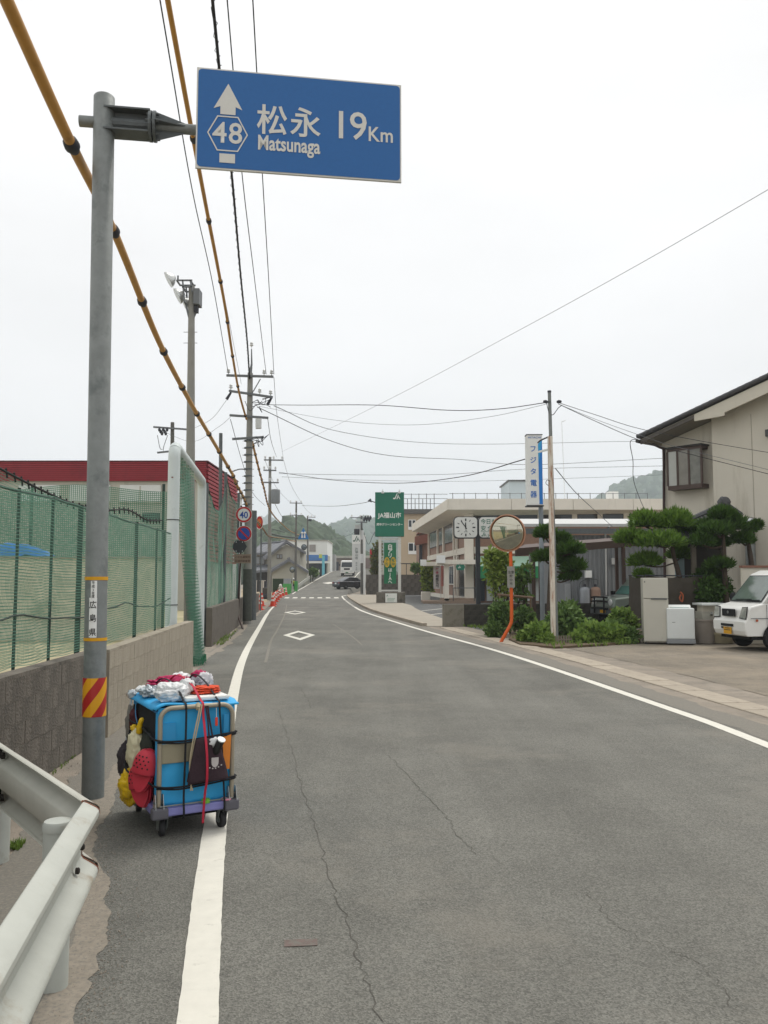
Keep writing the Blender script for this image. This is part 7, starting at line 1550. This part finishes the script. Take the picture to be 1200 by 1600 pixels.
for s in (-1, 1):
    def sp(x, z, d=.012): return Vector((x, s * (.728 * tp_(x, z) + d), z))
    win = MB().face([sp(-.62, 1.13), sp(-1.05, 1.7), sp(-1.75, 1.72), sp(-1.75, 1.1), sp(-.75, 1.08)][::-s]).build('side_window', m_glass, vn)
    MB().face([sp(-1.88, 1.12), sp(-1.88, 1.72), sp(-3.05, 1.72), sp(-3.05, 1.12)][::-s]).build('side_window', m_glass, vn)
    for x in (-.50, -1.82, -3.1): MB().span((x - .004, s * .736, .42), (x + .004, s * .74, 1.06)).build('door_seam', m_under, vn)
    MB().span((-3.3, s * .736, .74), (-.1, s * .743, .755)).build('body_crease', m_galvd, vn)
    hl = MB().prism([(-.005, s * .44, .76), (-.005, s * .685, .74), (-.05, s * .69, 1.0), (-.05, s * .50, .98)], (.022, 0, 0)).build('headlight', M('headlight_glass', 'b9bcb8', .08, .5, var=.3, sc=14), vn); MB().prism([(-.01, s * .42, .74), (-.01, s * .70, .72), (-.06, s * .705, 1.015), (-.06, s * .48, 1.0)], (.012, 0, 0)).build('bezel', m_under, hl)
    MB().lathe([(.03, 0), (.03, .012)], (-.25, s * .735, .7), 12, (0, s, 0)).build('side_repeater', M('repeater_amber', 'a8583a', .3), vn)
    MB().lump((-.62, s * .86, 1.2), (.09, .09, .13), 2, .05, 2, 12, 8).build('mirror', m_under, vn, smooth=True)
    for x in (-.72, -2.75):
        wheel(vn, x, s * .66, .27, .15); MB().prism([(x + math.cos(t) * .34, s * .737, max(.33, .29 + math.sin(t) * .34)) for t in [k * math.pi / 12 for k in range(13)]], (0, s * .004, 0)).build('wheel_arch', m_under, vn)
MB().span((.0, -.28, .775), (.032, .28, .95)).build('grille', m_under, vn, bevel=.01, seg=1); MB().lathe([(.035, 0), (.035, .006)], (.034, 0, .87), 14, (1, 0, 0)).build('emblem', m_rim, vn)
MB().span((.02, -.3, .54), (.052, .22, .60)).build('lower_intake', m_under, vn); MB().span((.02, -.3, .48), (.05, .1, .52)).build('lower_intake', m_under, vn)
npl = MB().span((.052, -.17, .36), (.062, .17, .52)).build('number_plate', M('plate_yellow', 'd09a1e', .5), vn); 
for y_, w_ in ((.12, .22), (-.02, .26)): MB().span((.0625, -w_ / 2, .45 + y_ * .3), (.0632, w_ / 2, .47 + y_ * .3)).build('plate_marks', M('plate_dark', '4a3a1e', .6), npl)
MB().box((-1.7, 0, .33), (3.1, 1.3, .16)).build('underbody', m_under, vn)
sg_ = thing('rooftop_board', 'brown and cream board behind the roof of the van', 'board', (X_(1190, 21.6), 21.6, 0)); MB().span((X_(1160, 21.6), 21.6, 0), (X_(1240, 21.6), 21.7, ZY(887, 21.6))).build('panel', m_stu2, sg_); MB().span((X_(1159, 21.6), 21.55, ZY(887, 21.6)), (X_(1241, 21.6), 21.75, ZY(883.5, 21.6))).build('cap', M('board_brown', '7d5a4a', .8), sg_)
# ---------------------------------------------------------------- off-roader under the carport
m_sage = M('sage_paint', '77827a', .35, .2, var=.04, coat=.5)
jp = thing('off_road_car', 'grey green off-road car with a black bull bar under the carport', 'car', (0, 0, 0), rz=R(198), local=True)
jg = P(946, 940, 29.4); jp.location = (jg.x, 29.7, 0)
hull('body', [(0, .45), (.05, .7), (-.02, .98), (-.9, 1.06), (-3.3, 1.06), (-3.35, .5)], .74, m_sage, jp, None, .06, seg=3); hull('cabin', [(-.85, 1.04), (-1.35, 1.66), (-3.1, 1.68), (-3.28, 1.04)], .70, m_sage, jp, lambda x, z: 1 - (z - 1.04) * .2, .05)
quad(jp, 'windscreen', [Vector((-.89, -.6, 1.12)), Vector((-.89, .6, 1.12)), Vector((-1.3, .53, 1.58)), Vector((-1.3, -.53, 1.58))], M('teal_glass', '4f736c', .08, var=.1))
for s in (-1, 1):
    quad(jp, 'side_window', [(-1.15, s * .70, 1.12), (-1.48, s * .625, 1.57), (-2.1, s * .625, 1.57), (-2.1, s * .70, 1.12)][::-s], MATS['teal_glass']); quad(jp, 'side_window', [(-2.2, s * .70, 1.12), (-2.2, s * .625, 1.57), (-3.0, s * .625, 1.57), (-3.1, s * .70, 1.12)][::-s], MATS['teal_glass'])
    for x in (-.62, -2.75): wheel(jp, x, s * .68, .33, .2); MB().prism([(x + math.cos(t) * .42, s * .742, max(.45, .36 + math.sin(t) * .42)) for t in [k * math.pi / 12 for k in range(13)]], (0, s * .005, 0)).build('wheel_arch', m_under, jp)
    MB().lathe([(.11, 0), (.11, .03), (.05, .05)], (.02, s * .5, .84), 14, (1, 0, 0)).build('headlight', m_ins, jp); MB().box((-.95, s * .82, 1.15), (.1, .16, .14)).build('mirror', m_under, jp); MB().box((.06, s * .58, .58), (.05, .14, .08)).build('indicator', M('amber_lamp', 'b06a2a', .4), jp)
for z in (.62, .86, 1.0): MB().tube([(.16, -.5, z), (.18, -.3, z + .02), (.18, .3, z + .02), (.16, .5, z)], .03, 8).build('bull_bar', m_under, jp)
for y_ in (-.3, .3): MB().tube([(.17, y_, .45), (.17, y_, 1.02)], .03, 8).build('bull_bar', m_under, jp)
MB().span((-.05, -.7, .42), (.1, .7, .6)).build('bumper', m_galvd, jp); MB().span((.101, -.05, .47), (.11, .28, .57)).build('number_plate', MATS['plate_yellow'], jp); MB().box((-1.7, 0, .42), (3.0, 1.2, .16)).build('underbody', m_under, jp)
# ================================================================== the loaded hand cart
CRZ = R(29); CL = (-1.41, 5.88, 0)
def cthing(name, label, cat, group=None):
    o = thing(name, label, cat, CL, group, CRZ, local=True); o.scale = (1.07, 1.03, 1.03); return o
m_purp = M('lavender_plastic', '7f7fb8', .55, var=.06, sc=6, dirt='6a6a90', dsc=5, dth=.6); m_bump = M('grey_bumper', '5d5c63', .7, var=.1); m_hand = M('beige_tube', '9a917f', .45, .2, var=.06); m_bluef = M('blue_foam', '2f9fd6', .6, var=.07, sc=5, bump=.35, bsc=9, dirt='3a93bd', dsc=6, dth=.58)
m_blk = M('black_cloth', '17181b', .85, var=.2, sc=6); m_cord = M('black_strap', '15161a', .8, var=.1); m_rstr = M('red_strap', 'b01f38', .7, var=.1, sc=20)
ct = cthing('platform_cart', 'lavender platform hand cart with a beige folding handle at the road edge', 'hand cart')
DW, DL = .265, .40; z0, z1 = .135, .19
deck = MB().span((-DW + .01, -DL + .01, z0), (DW - .01, DL - .01, z1)).build('deck', m_purp, ct, bevel=.012)
for sx in (-1, 1):
    for sy in (-1, 1):
        mb = MB(); mb.span((sx * (DW + .004) - (.1 if sx > 0 else 0), sy * (DL + .004) - (.0 if sy < 0 else .06), z0 - .012), (sx * (DW + .004) + (.1 if sx < 0 else 0), sy * (DL + .004) + (.06 if sy < 0 else 0), z1 + .004)); mb.build('corner_bumper', m_bump, ct, bevel=.014)
m_cw = M('caster_tyre', '2b2b2d', .8, var=.1)
for sx, sy in ((-1, -1), (1, -1), (-1, 1), (1, 1)):
    x, y = sx * .185, sy * .315; f = MB().box((x, y, .128), (.09, .09, .012)); f.build('caster_plate', m_galvd, ct)
    fk = MB()
    for k in (-1, 1): fk.prism([(x + k * .024, y - .03, .123), (x + k * .024, y + .035, .123), (x + k * .024, y + .03 + .012, .04), (x + k * .024, y + .005, .04)], (k * .004, 0, 0))
    fk.build('caster_fork', m_galv, ct)
    w = MB().lathe([(.02, -.017), (.046, -.017), (.05, -.01), (.05, .01), (.046, .017), (.02, .017)], (x, y + .018, .05), 22, (1, .12 * sx, 0)).build('caster_wheel', m_cw, ct, smooth=True, angle=35); MB().lathe([(.02, -.0185), (.02, .0185)], (x, y + .018, .05), 12, (1, .12 * sx, 0)).build('hub', m_galv, w)
MB().span((-.14, -.30, .10), (.22, -.24, .133)).build('under_rail', m_under, ct); MB().span((-.2, -.2, .10), (.2, .28, .132)).build('under_box', m_under, ct)
# handle
hy = -.372; hz = .795; hr = .07; hxr = .225
pts = [Vector((-hxr, hy, .2)), Vector((-hxr, hy, .5))] + [Vector((-hxr + hr - hr * math.cos(t), hy, hz - hr + hr * math.sin(t))) for t in [k * math.pi / 16 for k in range(9)]] + [Vector((hxr - hr + hr * math.sin(t), hy, hz - hr + hr * math.cos(t))) for t in [k * math.pi / 16 for k in range(9)]] + [Vector((hxr, hy, .5)), Vector((hxr, hy, .2))]
MB().tube(pts, .0145, 14).build('handle', m_hand, ct, smooth=True, angle=60)
MB().span((-hxr + .012, hy - .004, .455), (hxr - .012, hy + .012, .575)).build('handle_panel', M('beige_panel', '8d8670', .6, var=.08, sc=10), ct, bevel=.005)
for sx in (-1, 1):
    x = sx * hxr; br = MB()
    for k in (-1, 1): br.prism([(x + k * .022, hy - .04, z1), (x + k * .022, hy + .045, z1), (x + k * .022, hy + .012, z1 + .085), (x + k * .022, hy - .012, z1 + .085)], (k * .003, 0, 0))
    br.build('handle_bracket', M('zinc_bracket', 'a4a6a4', .35, .7, var=.1), ct); MB().tube([(x - .03, hy, .225), (x + .03, hy, .225)], .008, 8).build('pivot', m_galvd, ct)
MB().tube([(-hxr, hy - .02, z1 + .012), (hxr, hy - .02, z1 + .012)], .005, 6).build('cross_wire', m_galv, ct)
MB().lathe([(.028, 0), (.028, .02), (.02, .026)], (.06, hy - .005, z1), 12).build('green_lock', M('lime_plastic', '6fb03a', .4), ct); MB().lathe([(.032, 0), (.032, .008)], (.19, hy - .005, z1 + .003), 14).build('pink_disc', M('pink_plastic', 'd58aa0', .5), ct)
# blue foam box
bxw, by0, by1, bz0, bz1 = .232, -.352, .33, .192, .795
bb_ = cthing('blue_box', 'bright blue foam board box strapped upright on the cart', 'box')
def wav(o, a=.006):
    return o
MB().grid(lambda u, v: (lerp(-bxw, bxw + .012, u), by0 + .012 * nz3(u * 4, v * 4, 2) + .005 * nz3(u * 9, v * 11, 4), lerp(bz0, bz1, v)), 24, 24).build('front_sheet', m_bluef, bb_, smooth=True)
sl = bb_.children[0].modifiers.new('solid', 'SOLIDIFY'); sl.thickness = .012; sl.offset = -1
MB().span((bxw - .004, by0 + .016, bz0), (bxw + .01, by1, bz1 - .002)).build('side_sheet', m_bluef, bb_); MB().span((-bxw, by1, bz0), (bxw, by1 + .012, bz1)).build('back_sheet', m_bluef, bb_)
MB().grid(lambda u, v: (lerp(-bxw - .02, bxw + .035, u), lerp(by0 - .012, by1 + .03, v), bz1 + .004 + .010 * nz3(u * 3, v * 3, 5) + (.012 * math.cos(u * 3.1) if v < .1 else 0) - (.028 * max(0, (.08 - u) / .08))), 18, 18).build('top_sheet', m_bluef, bb_, smooth=True)
sl = bb_.children[-1].modifiers.new('solid', 'SOLIDIFY'); sl.thickness = .012; sl.offset = 1
MB().span((-bxw - .012, by0 + .01, bz1 - .03), (-bxw + .05, by1 - .05, bz1 - .018)).build('under_flap', M('blue_dark_flap', '1d6f9e', .6), bb_); MB().span((-bxw - .004, by0 + .001, bz0), (-bxw + .008, by0 + .05, bz1 - .02)).build('side_edge', m_bluef, bb_)
MB().span((-.215, by0 - .016, .565), (-.13, by0 - .006, .70)).build('blue_patch', M('blue_tape', '2f8ec2', .35, var=.05), bb_); MB().span((.17, by0 - .014, .60), (.205, by0 - .007, .73)).build('blue_patch', MATS['blue_tape'], bb_)
bg_ = cthing('black_bag', 'black cloth bag filling the open side of the blue box', 'bag'); mb = MB(); mb.grid(lambda u, v: (-bxw + .02 - .03 * math.sin(v * 3) * math.sin(u * 3.1) + .012 * nz3(u * 6, v * 6), lerp(by0 + .05, by1 - .01, u), lerp(bz0 + .005, bz1 - .045, v)), 16, 18); mb.build('side_cloth', m_blk, bg_, smooth=True); MB().span((-bxw + .03, by0 + .05, bz0 + .003), (bxw - .02, by1 - .02, bz1 - .05)).build('bulk', m_blk, bg_)
mb = MB(); mb.lump((-bxw - .012, -.12, .50), (.03, .14, .12), 5, .25, 2.5); mb.build('green_pouch', M('olive_pouch', '2b2f28', .85, var=.2), bg_, smooth=True)
def one(name, label, cat, mbx, mat, smooth=True, sub=None, **k):
    t = cthing(name, label, cat); o = mbx.build(name.split('_')[-1] + '_body' if False else 'body', mat, t, smooth=smooth, **k)
    if sub: mm = o.modifiers.new('sub', 'SUBSURF'); mm.levels = sub; mm.render_levels = sub
    return t
zt_ = bz1 + .022
# things on top
t = cthing('foam_board', 'white polystyrene tray under the clothes on the blue box', 'tray'); MB().span((-.06, -.31, zt_), (.225, .02, zt_ + .028)).build('board', M('polystyrene', 'd9d9d4', .8, var=.03, bump=.2, bsc=150), t, bevel=.01)
m_pb = M('white_polythene', 'd3d5d5', .42, var=.06, sc=9, bump=.5, bsc=14, spec=.45)
t = cthing('plastic_bag', 'knotted white plastic bag on the front left of the load', 'bag'); MB().lump((-.115, -.19, zt_ + .052), (.105, .10, .066), 3, .22, 2.6, 34, 22, flat=-.052).build('body', m_pb, t, smooth=True); MB().lump((-.01, -.17, zt_ + .085), (.05, .035, .045), 9, .5, 3.5, 20, 14).build('knot', m_pb, t, smooth=True)
t = cthing('clear_pouch', 'crumpled clear plastic pouch at the left rear corner of the load', 'pouch'); MB().lump((-.17, .10, zt_ + .028), (.07, .10, .038), 12, .4, 3, 28, 16, flat=-.028).build('body', M('clear_film', 'aab4ba', .15, var=.25, sc=14, bump=.6, bsc=20, spec=.8), t, smooth=True); MB().lump((-.19, .24, zt_ + .025), (.05, .06, .03), 15, .4, 3, 20, 12, flat=-.025).build('white_end', m_pb, t, smooth=True)
m_mag = M('magenta_cloth', 'a32150', .8, var=.15, sc=9, bump=.5, bsc=18)
t = cthing('magenta_jacket', 'crumpled magenta jacket lying across the back of the load', 'jacket'); MB().lump((-.02, .17, zt_ + .062), (.15, .10, .05), 21, .35, 3, 40, 22, flat=-.06).build('body', m_mag, t, smooth=True); MB().lump((.15, .13, zt_ + .12), (.05, .05, .03), 25, .35, 3, 22, 14).build('hood', m_mag, t, smooth=True); MB().lump((.05, .22, zt_ + .10), (.07, .035, .03), 26, .3, 3, 22, 14).build('lining', m_pb, t, smooth=True)
t = cthing('grey_shirt', 'crumpled pale grey and white shirt on the load', 'shirt'); MB().lump((.10, .03, zt_ + .055), (.085, .10, .05), 31, .4, 3.4, 36, 22, flat=-.045).build('body', M('pale_grey_cloth', '9a9aa2', .85, var=.2, sc=8, bump=.5, bsc=16), t, smooth=True); MB().lump((.17, .06, zt_ + .085), (.055, .06, .055), 33, .4, 3, 24, 16).build('white_sleeve', M('white_cloth', 'c9c9cc', .85, var=.1, sc=8), t, smooth=True); MB().lump((.085, -.05, zt_ + .055), (.05, .03, .022), 38, .4, 3, 20, 12).build('dark_fold', m_blk, t, smooth=True)
t = cthing('orange_towel', 'folded orange red towel at the front right of the load', 'towel'); m_tow = M('orange_red_cloth', 'cc4a2a', .9, var=.12, sc=20, bump=.6, bsc=50)
for k in range(3): MB().lump((.105 + k * .006, -.17 + k * .01, zt_ + .04 + k * .013), (.10 - k * .008, .075, .012), 41 + k, .18, 2.5, 30, 12).build('fold', m_tow, t, smooth=True)
# straps
def strap(label, pts, w, mat, th=.004, name='strap', n=5):
    s = spline(pts, n); t = cthing(name, label, 'strap'); mb = MB()
    for a, b in zip(s[:-1], s[1:]): pass
    vs = []
    for i, p in enumerate(s):
        d = (s[min(i + 1, len(s) - 1)] - s[max(0, i - 1)]).normalized(); sd_ = Vector((1, 0, 0)) if abs(d.x) < .8 else Vector((0, 0, 1)); nn = d.cross(sd_).normalized()
        sd_ = nn.cross(d).normalized()
        vs += [p - sd_ * w / 2 - nn * th / 2, p + sd_ * w / 2 - nn * th / 2, p + sd_ * w / 2 + nn * th / 2, p - sd_ * w / 2 + nn * th / 2]
    k = len(s); mb.add(vs, [(4 * i + j, 4 * i + (j + 1) % 4, 4 * i + 4 + (j + 1) % 4, 4 * i + 4 + j) for i in range(k - 1) for j in range(4)]); mb.build('webbing', mat, t); return t
fy = hy - .024
def over(x0, x1, xb, zb_, ys=(.10, -.16), zz=.12): return [Vector((x0, .30, zt_ + .02)), Vector((x0, ys[0], zt_ + zz)), Vector((lerp(x0, x1, .6), ys[1], zt_ + zz * .75)), Vector((x1, -.33, zt_ + .012)), Vector((x1, hy - .012, hz + .018)), Vector((x1, fy, hz - .05)), Vector((lerp(x1, xb, .5), fy - .012, .5)), Vector((xb, fy - .014, .25)), Vector((xb, -DL - .022, .16)), Vector((xb, -DL - .01, zb_))]
strap('black strap over the left half of the load and down the front', over(-.13, -.075, -.085, .12, (-.02, -.22), .125), .012, m_cord); strap('black strap over the right half of the load and down the front', over(.10, .135, .165, .11, (.08, -.12), .13), .011, m_cord)
rs_p = over(-.04, .03, .035, .075, (.0, -.2), .14); rs_p[6:8] = [Vector((.03, fy - .05, .63)), Vector((.032, fy - .088, .50)), Vector((.034, fy - .088, .36)), Vector((.035, fy - .05, .27))]
strap('red strap down the middle of the cart front', rs_p, .014, m_rstr)
def ringcord(label, z, pad, dz=0):
    p = [Vector((bxw + .018, by1 + .02, z + dz)), Vector((bxw + .02, by0 + .05, z + .01)), Vector((hxr + .019, hy - .006, z + .012)), Vector((hxr + .002, hy - .021, z + .011)), Vector((.12, fy - .012, z + .004)), Vector((0, fy - .014, z - .006)), Vector((-.12, fy - .012, z - .012)), Vector((-hxr - .02, hy - .016, z)), Vector((-bxw - .03 - pad * .3, -.2, z + .02)), Vector((-bxw - .03 - pad, 0, z + .035)), Vector((-bxw - .02, by1, z + .03)), Vector((0, by1 + .03, z + .02))]
    t = cthing('elastic_cord', label, 'cord'); MB().tube(spline(p, 6), .006, 7).build('cord', m_cord, t); MB().tube(spline([q - Vector((0, .002, .012)) for q in p[2:8]], 6), .0055, 7).build('cord', m_cord, t)
ringcord('upper black elastic cord round the blue box', .605, .0); ringcord('lower black elastic cord round the blue box and clogs', .325, .075)
t = cthing('beige_rope', 'looped beige rope hanging from the handle', 'rope')
for dx in (0, .012): MB().tube(spline([(.01 + dx, hy - .018, hz + .012), (.0 + dx, fy - .004, hz - .04), (-.035 + dx, fy - .02, .6), (-.055 + dx * .4, fy - .024, .45), (-.045, fy - .022, .33), (-.045 + dx, fy - .02, .285)], 6), .0045, 6).build('strand', M('beige_cord', 'b3a68a', .9), t)
MB().tube([(.0, hy - .004, hz - .016), (.0, hy - .02, hz), (.0, hy - .004, hz + .018)], .012, 8).build('knot', MATS['beige_cord'], t)
t = cthing('key_tag', 'small orange tag hanging on a white string from the handle', 'tag'); MB().tube([(.115, hy - .016, hz - .016), (.115, hy - .02, hz - .075)], .002, 5).build('string', m_pb, t); MB().span((.106, hy - .026, hz - .13), (.124, hy - .018, hz - .075)).build('tag', M('orange_tag', 'd8452a', .4), t, bevel=.004)
# tote bag
m_tote = M('brown_tote', '33232a', .85, var=.15, sc=9, bump=.3, bsc=60)
t = cthing('tote_bag', 'dark brown tote bag with a pale print hanging on the cart front', 'bag')
def tote(u, v):
    w = lerp(.128, .07, v ** 1.2); b = .035 * math.sin(math.pi * u) * (1 - v) ** .3 + .01; return (.045 + (u - .5) * 2 * w + .012 * (1 - v), fy - .03 - b + .006 * nz3(u * 5, v * 5, 3), lerp(.335, .60, v) + .025 * (u - .5) * (1 - v) + .008 * math.sin(u * 5))
mb = MB(); mb.grid(tote, 14, 14); bd = mb.build('body', m_tote, t, smooth=True); sl = bd.modifiers.new('solid', 'SOLIDIFY'); sl.thickness = .012; sl.offset = -1
MB().prism([(-.07, fy - .026, .34), (.165, fy - .026, .345), (.115, fy - .026, .595), (-.02, fy - .026, .595)], (0, .012, 0)).build('back', m_tote, t)
for dx in (0, .012): MB().tube(spline([(.048 + dx, hy - .018, hz - .0), (.055 + dx, fy - .02, .70), (.06 + dx * 2, fy - .035, .59)], 5), .006, 6).build('shoulder_strap', m_tote, t)
MB().lump((.09, fy - .055, .575), (.035, .02, .03), 51, .4, 3.5, 18, 12).build('tissue', m_pb, t, smooth=True)
cn = MB().lathe([(.022, -.05), (.024, -.045), (.024, .04), (.02, .05)], (.105, fy - .07, .55), 14, (.25, -.6, 1)).build('can', m_black, t, smooth=True, angle=40); MB().lathe([(.012, .0505), (.026, .051), (.026, .058), (.012, .058)], (.105, fy - .07, .55), 16, (.25, -.6, 1)).build('can_top', m_ws, cn)
pr = M('pale_print', 'b5aeac', .8)
MB().face([(.085 + .022 * math.cos(a), fy - .079, .455 + .03 * math.sin(a)) for a in [R(k) for k in range(180, 361, 20)]] + [(.107, fy - .079, .485), (.063, fy - .079, .485)]).build('print', pr, t)
for k in range(6): MB().box((.035 + k * .018, fy - .079, .435 - .014 * math.sin(k / 5 * math.pi) * 1.2), (.008, .002, .007)).build('print_dot', pr, t)
t = cthing('orange_folder', 'flat orange folder tucked behind the tote bag', 'folder'); MB().prism([(.03, fy - .004, .40), (.198, fy - .004, .39), (.207, fy - .004, .605), (.04, fy - .004, .58)], (0, -.008, 0)).build('card', M('orange_card', 'd9822e', .6, var=.05), t)
# left side bags
sx_ = -bxw - .012
t = cthing('striped_bag', 'hanging white and yellow bag with a yellow tie on the cart side', 'bag')
MB().lump((sx_ - .035, .03, .475), (.055, .095, .145), 61, .22, 2.0, 30, 22).build('body', M('cream_white_bag', 'cfc8a8', .6, var=.08, sc=6, dirt='d6b51e', dsc=9, dth=.62, bump=.4, bsc=14), t, smooth=True)
m_yb = M('yellow_polythene', 'd9b31a', .4, var=.1, sc=8, bump=.5, bsc=16)
MB().tube(spline([(sx_ - .03, -.03, .60), (sx_ - .03, -.05, .655), (sx_ - .02, -.07, .70)], 5), [.02] * 5 + [.016] * 5 + [.008], 8).build('tie', m_yb, t, smooth=True); MB().lump((sx_ - .035, .095, .61), (.022, .04, .025), 63, .4, 3, 18, 12).build('lip', m_yb, t, smooth=True)
t = cthing('yellow_bag', 'full yellow plastic bag hanging low on the cart side', 'bag'); MB().lump((sx_ - .055, .03, .25), (.075, .125, .115), 65, .22, 2.2, 30, 20).build('body', m_yb, t, smooth=True); MB().tube([(sx_ - .045, .0, .34), (sx_ - .04, .01, .40)], [.03, .018], 8).build('neck', m_yb, t, smooth=True)
t = cthing('dark_bag', 'dark grey bag hanging at the rear corner of the cart', 'bag'); MB().lump((sx_ - .03, .31, .36), (.06, .075, .13), 67, .2, 2, 28, 20).build('body', M('charcoal_cloth', '393437', .85, var=.15, sc=8), t, smooth=True); MB().tube(spline([(sx_ - .03, .31, .47), (sx_, .30, .62), (-bxw, .29, .74)], 5), .012, 6).build('strap', m_cord, t)
t = cthing('umbrella_bundle', 'grey and maroon bundle with a clear umbrella at the rear of the cart', 'bundle'); MB().lump((sx_ + .0, .36, .60), (.035, .06, .13), 69, .25, 2.5, 24, 18).build('grey_roll', M('mid_grey_cloth', '77736c', .8, var=.2), t, smooth=True); MB().lump((sx_ + .005, .28, .63), (.035, .05, .08), 70, .25, 2.5, 24, 18).build('maroon_roll', M('maroon_cloth', '4a1c20', .8, var=.2), t, smooth=True); MB().tube([(sx_ - .02, .42, .42), (sx_ + .01, .38, .83)], .008, 7).build('umbrella_shaft', m_pb, t); MB().lump((sx_ + .0, .34, .80), (.03, .06, .03), 71, .5, 3, 18, 12).build('film', MATS['clear_film'], t, smooth=True)
MB().tube(spline([(sx_ + .01, .25, .80), (sx_ - .01, .18, .70), (sx_ - .005, .12, .62)], 5), .003, 5).build('blue_string', M('blue_string', '4a90c0', .6), t)
# red clogs hung on the side, toes up
m_clog = M('red_clog', 'bf3343', .6, var=.06, sc=6)
def clog(label, yc, zc, tilt, s=1.0):
    t = cthing('clog', label, 'clog'); rot = Matrix.Translation((sx_ - .045, yc, zc)) @ Matrix.Rotation(R(46), 4, 'Z') @ Matrix.Rotation(tilt, 4, 'X') @ Matrix.Diagonal((1.1, 1.32, 1, 1))
    def q(p): return rot @ (Vector(p) * s)
    # sole outline in local (y across, z along; +z = toe), x out of the cart
    def out(tt):
        a = tt * 2 * math.pi; w = .048 + .006 * math.sin(a); return w * math.cos(a), .125 * math.sin(a)
    n = 26; m = MB(); m.prism([q((.0, *out(k / n))) for k in range(n)], rot.to_3x3() @ Vector((.022 * s, 0, 0))); m.build('sole', m_clog, t)
    m = MB()
    def up(u, v):
        zz = lerp(-.01, .125, v); w = .052 * math.sqrt(max(0, 1 - (max(0, zz) / .128) ** 2.6)) + .002; h = .055 * math.sqrt(max(.02, 1 - (max(0, zz) / .13) ** 3)) * (1 - .12 * (1 - v)); a = math.pi * u
        return q((-h * math.sin(a) + .002, w * math.cos(a), zz))
    m.grid(up, 18, 14); uo = m.build('upper', m_clog, t, smooth=True); sl = uo.modifiers.new('solid', 'SOLIDIFY'); sl.thickness = .004
    for i in range(4):
        for j in range(4 - (i % 2)):
            u, v = .5 + (j - 1.5 + .5 * (i % 2)) * .13, .30 + i * .15; c = Vector(up(u, v)); n_ = (Vector(up(u + .02, v)) - Vector(up(u - .02, v))).cross(Vector(up(u, v + .02)) - Vector(up(u, v - .02))).normalized()
            if n_.dot(rot.to_3x3() @ Vector((-1, 0, 0))) < 0: n_ = -n_
            MB().lathe([(.0048 * s, -.002), (.0048 * s, .0035)], c, 8, n_).build('vent_hole', m_black, uo)
    MB().prism([q((-.018, *(.92 * c_ for c_ in out(.5 + k / 24)))) for k in range(13)], rot.to_3x3() @ Vector((.02 * s, 0, 0))).build('heel_cup', m_clog, t)
clog('red perforated clog hung on the cart side, upper one', -.255, .40, R(12), 1.12); clog('red clog hanging lower, mostly hidden behind the other clog', -.185, .295, R(-10), 1.1)
t = cthing('shade_cloth', 'black cloth scrap under the clogs at the deck edge', 'cloth'); MB().lump((sx_ + .01, -.02, .235), (.03, .13, .04), 75, .3, 3, 22, 14).build('body', m_blk, t, smooth=True)
# ------------------------------------------------------------------ haze: the pale air that fades the hills
hz_m = bpy.data.materials.new('haze_air'); hz_m.use_nodes = True; hn = hz_m.node_tree; hn.nodes.clear()
ho = hn.nodes.new('ShaderNodeOutputMaterial'); hv = hn.nodes.new('ShaderNodeVolumePrincipled')
hv.inputs['Color'].default_value = (.84, .92, 1.0, 1); hv.inputs['Density'].default_value = .00046
hn.links.new(hv.outputs[0], ho.inputs['Volume'])
mb = MB(); mb.box((0, 1230, 129), (3040, 3000, 262))
tagit(mb.build('haze', hz_m), kind='stuff')
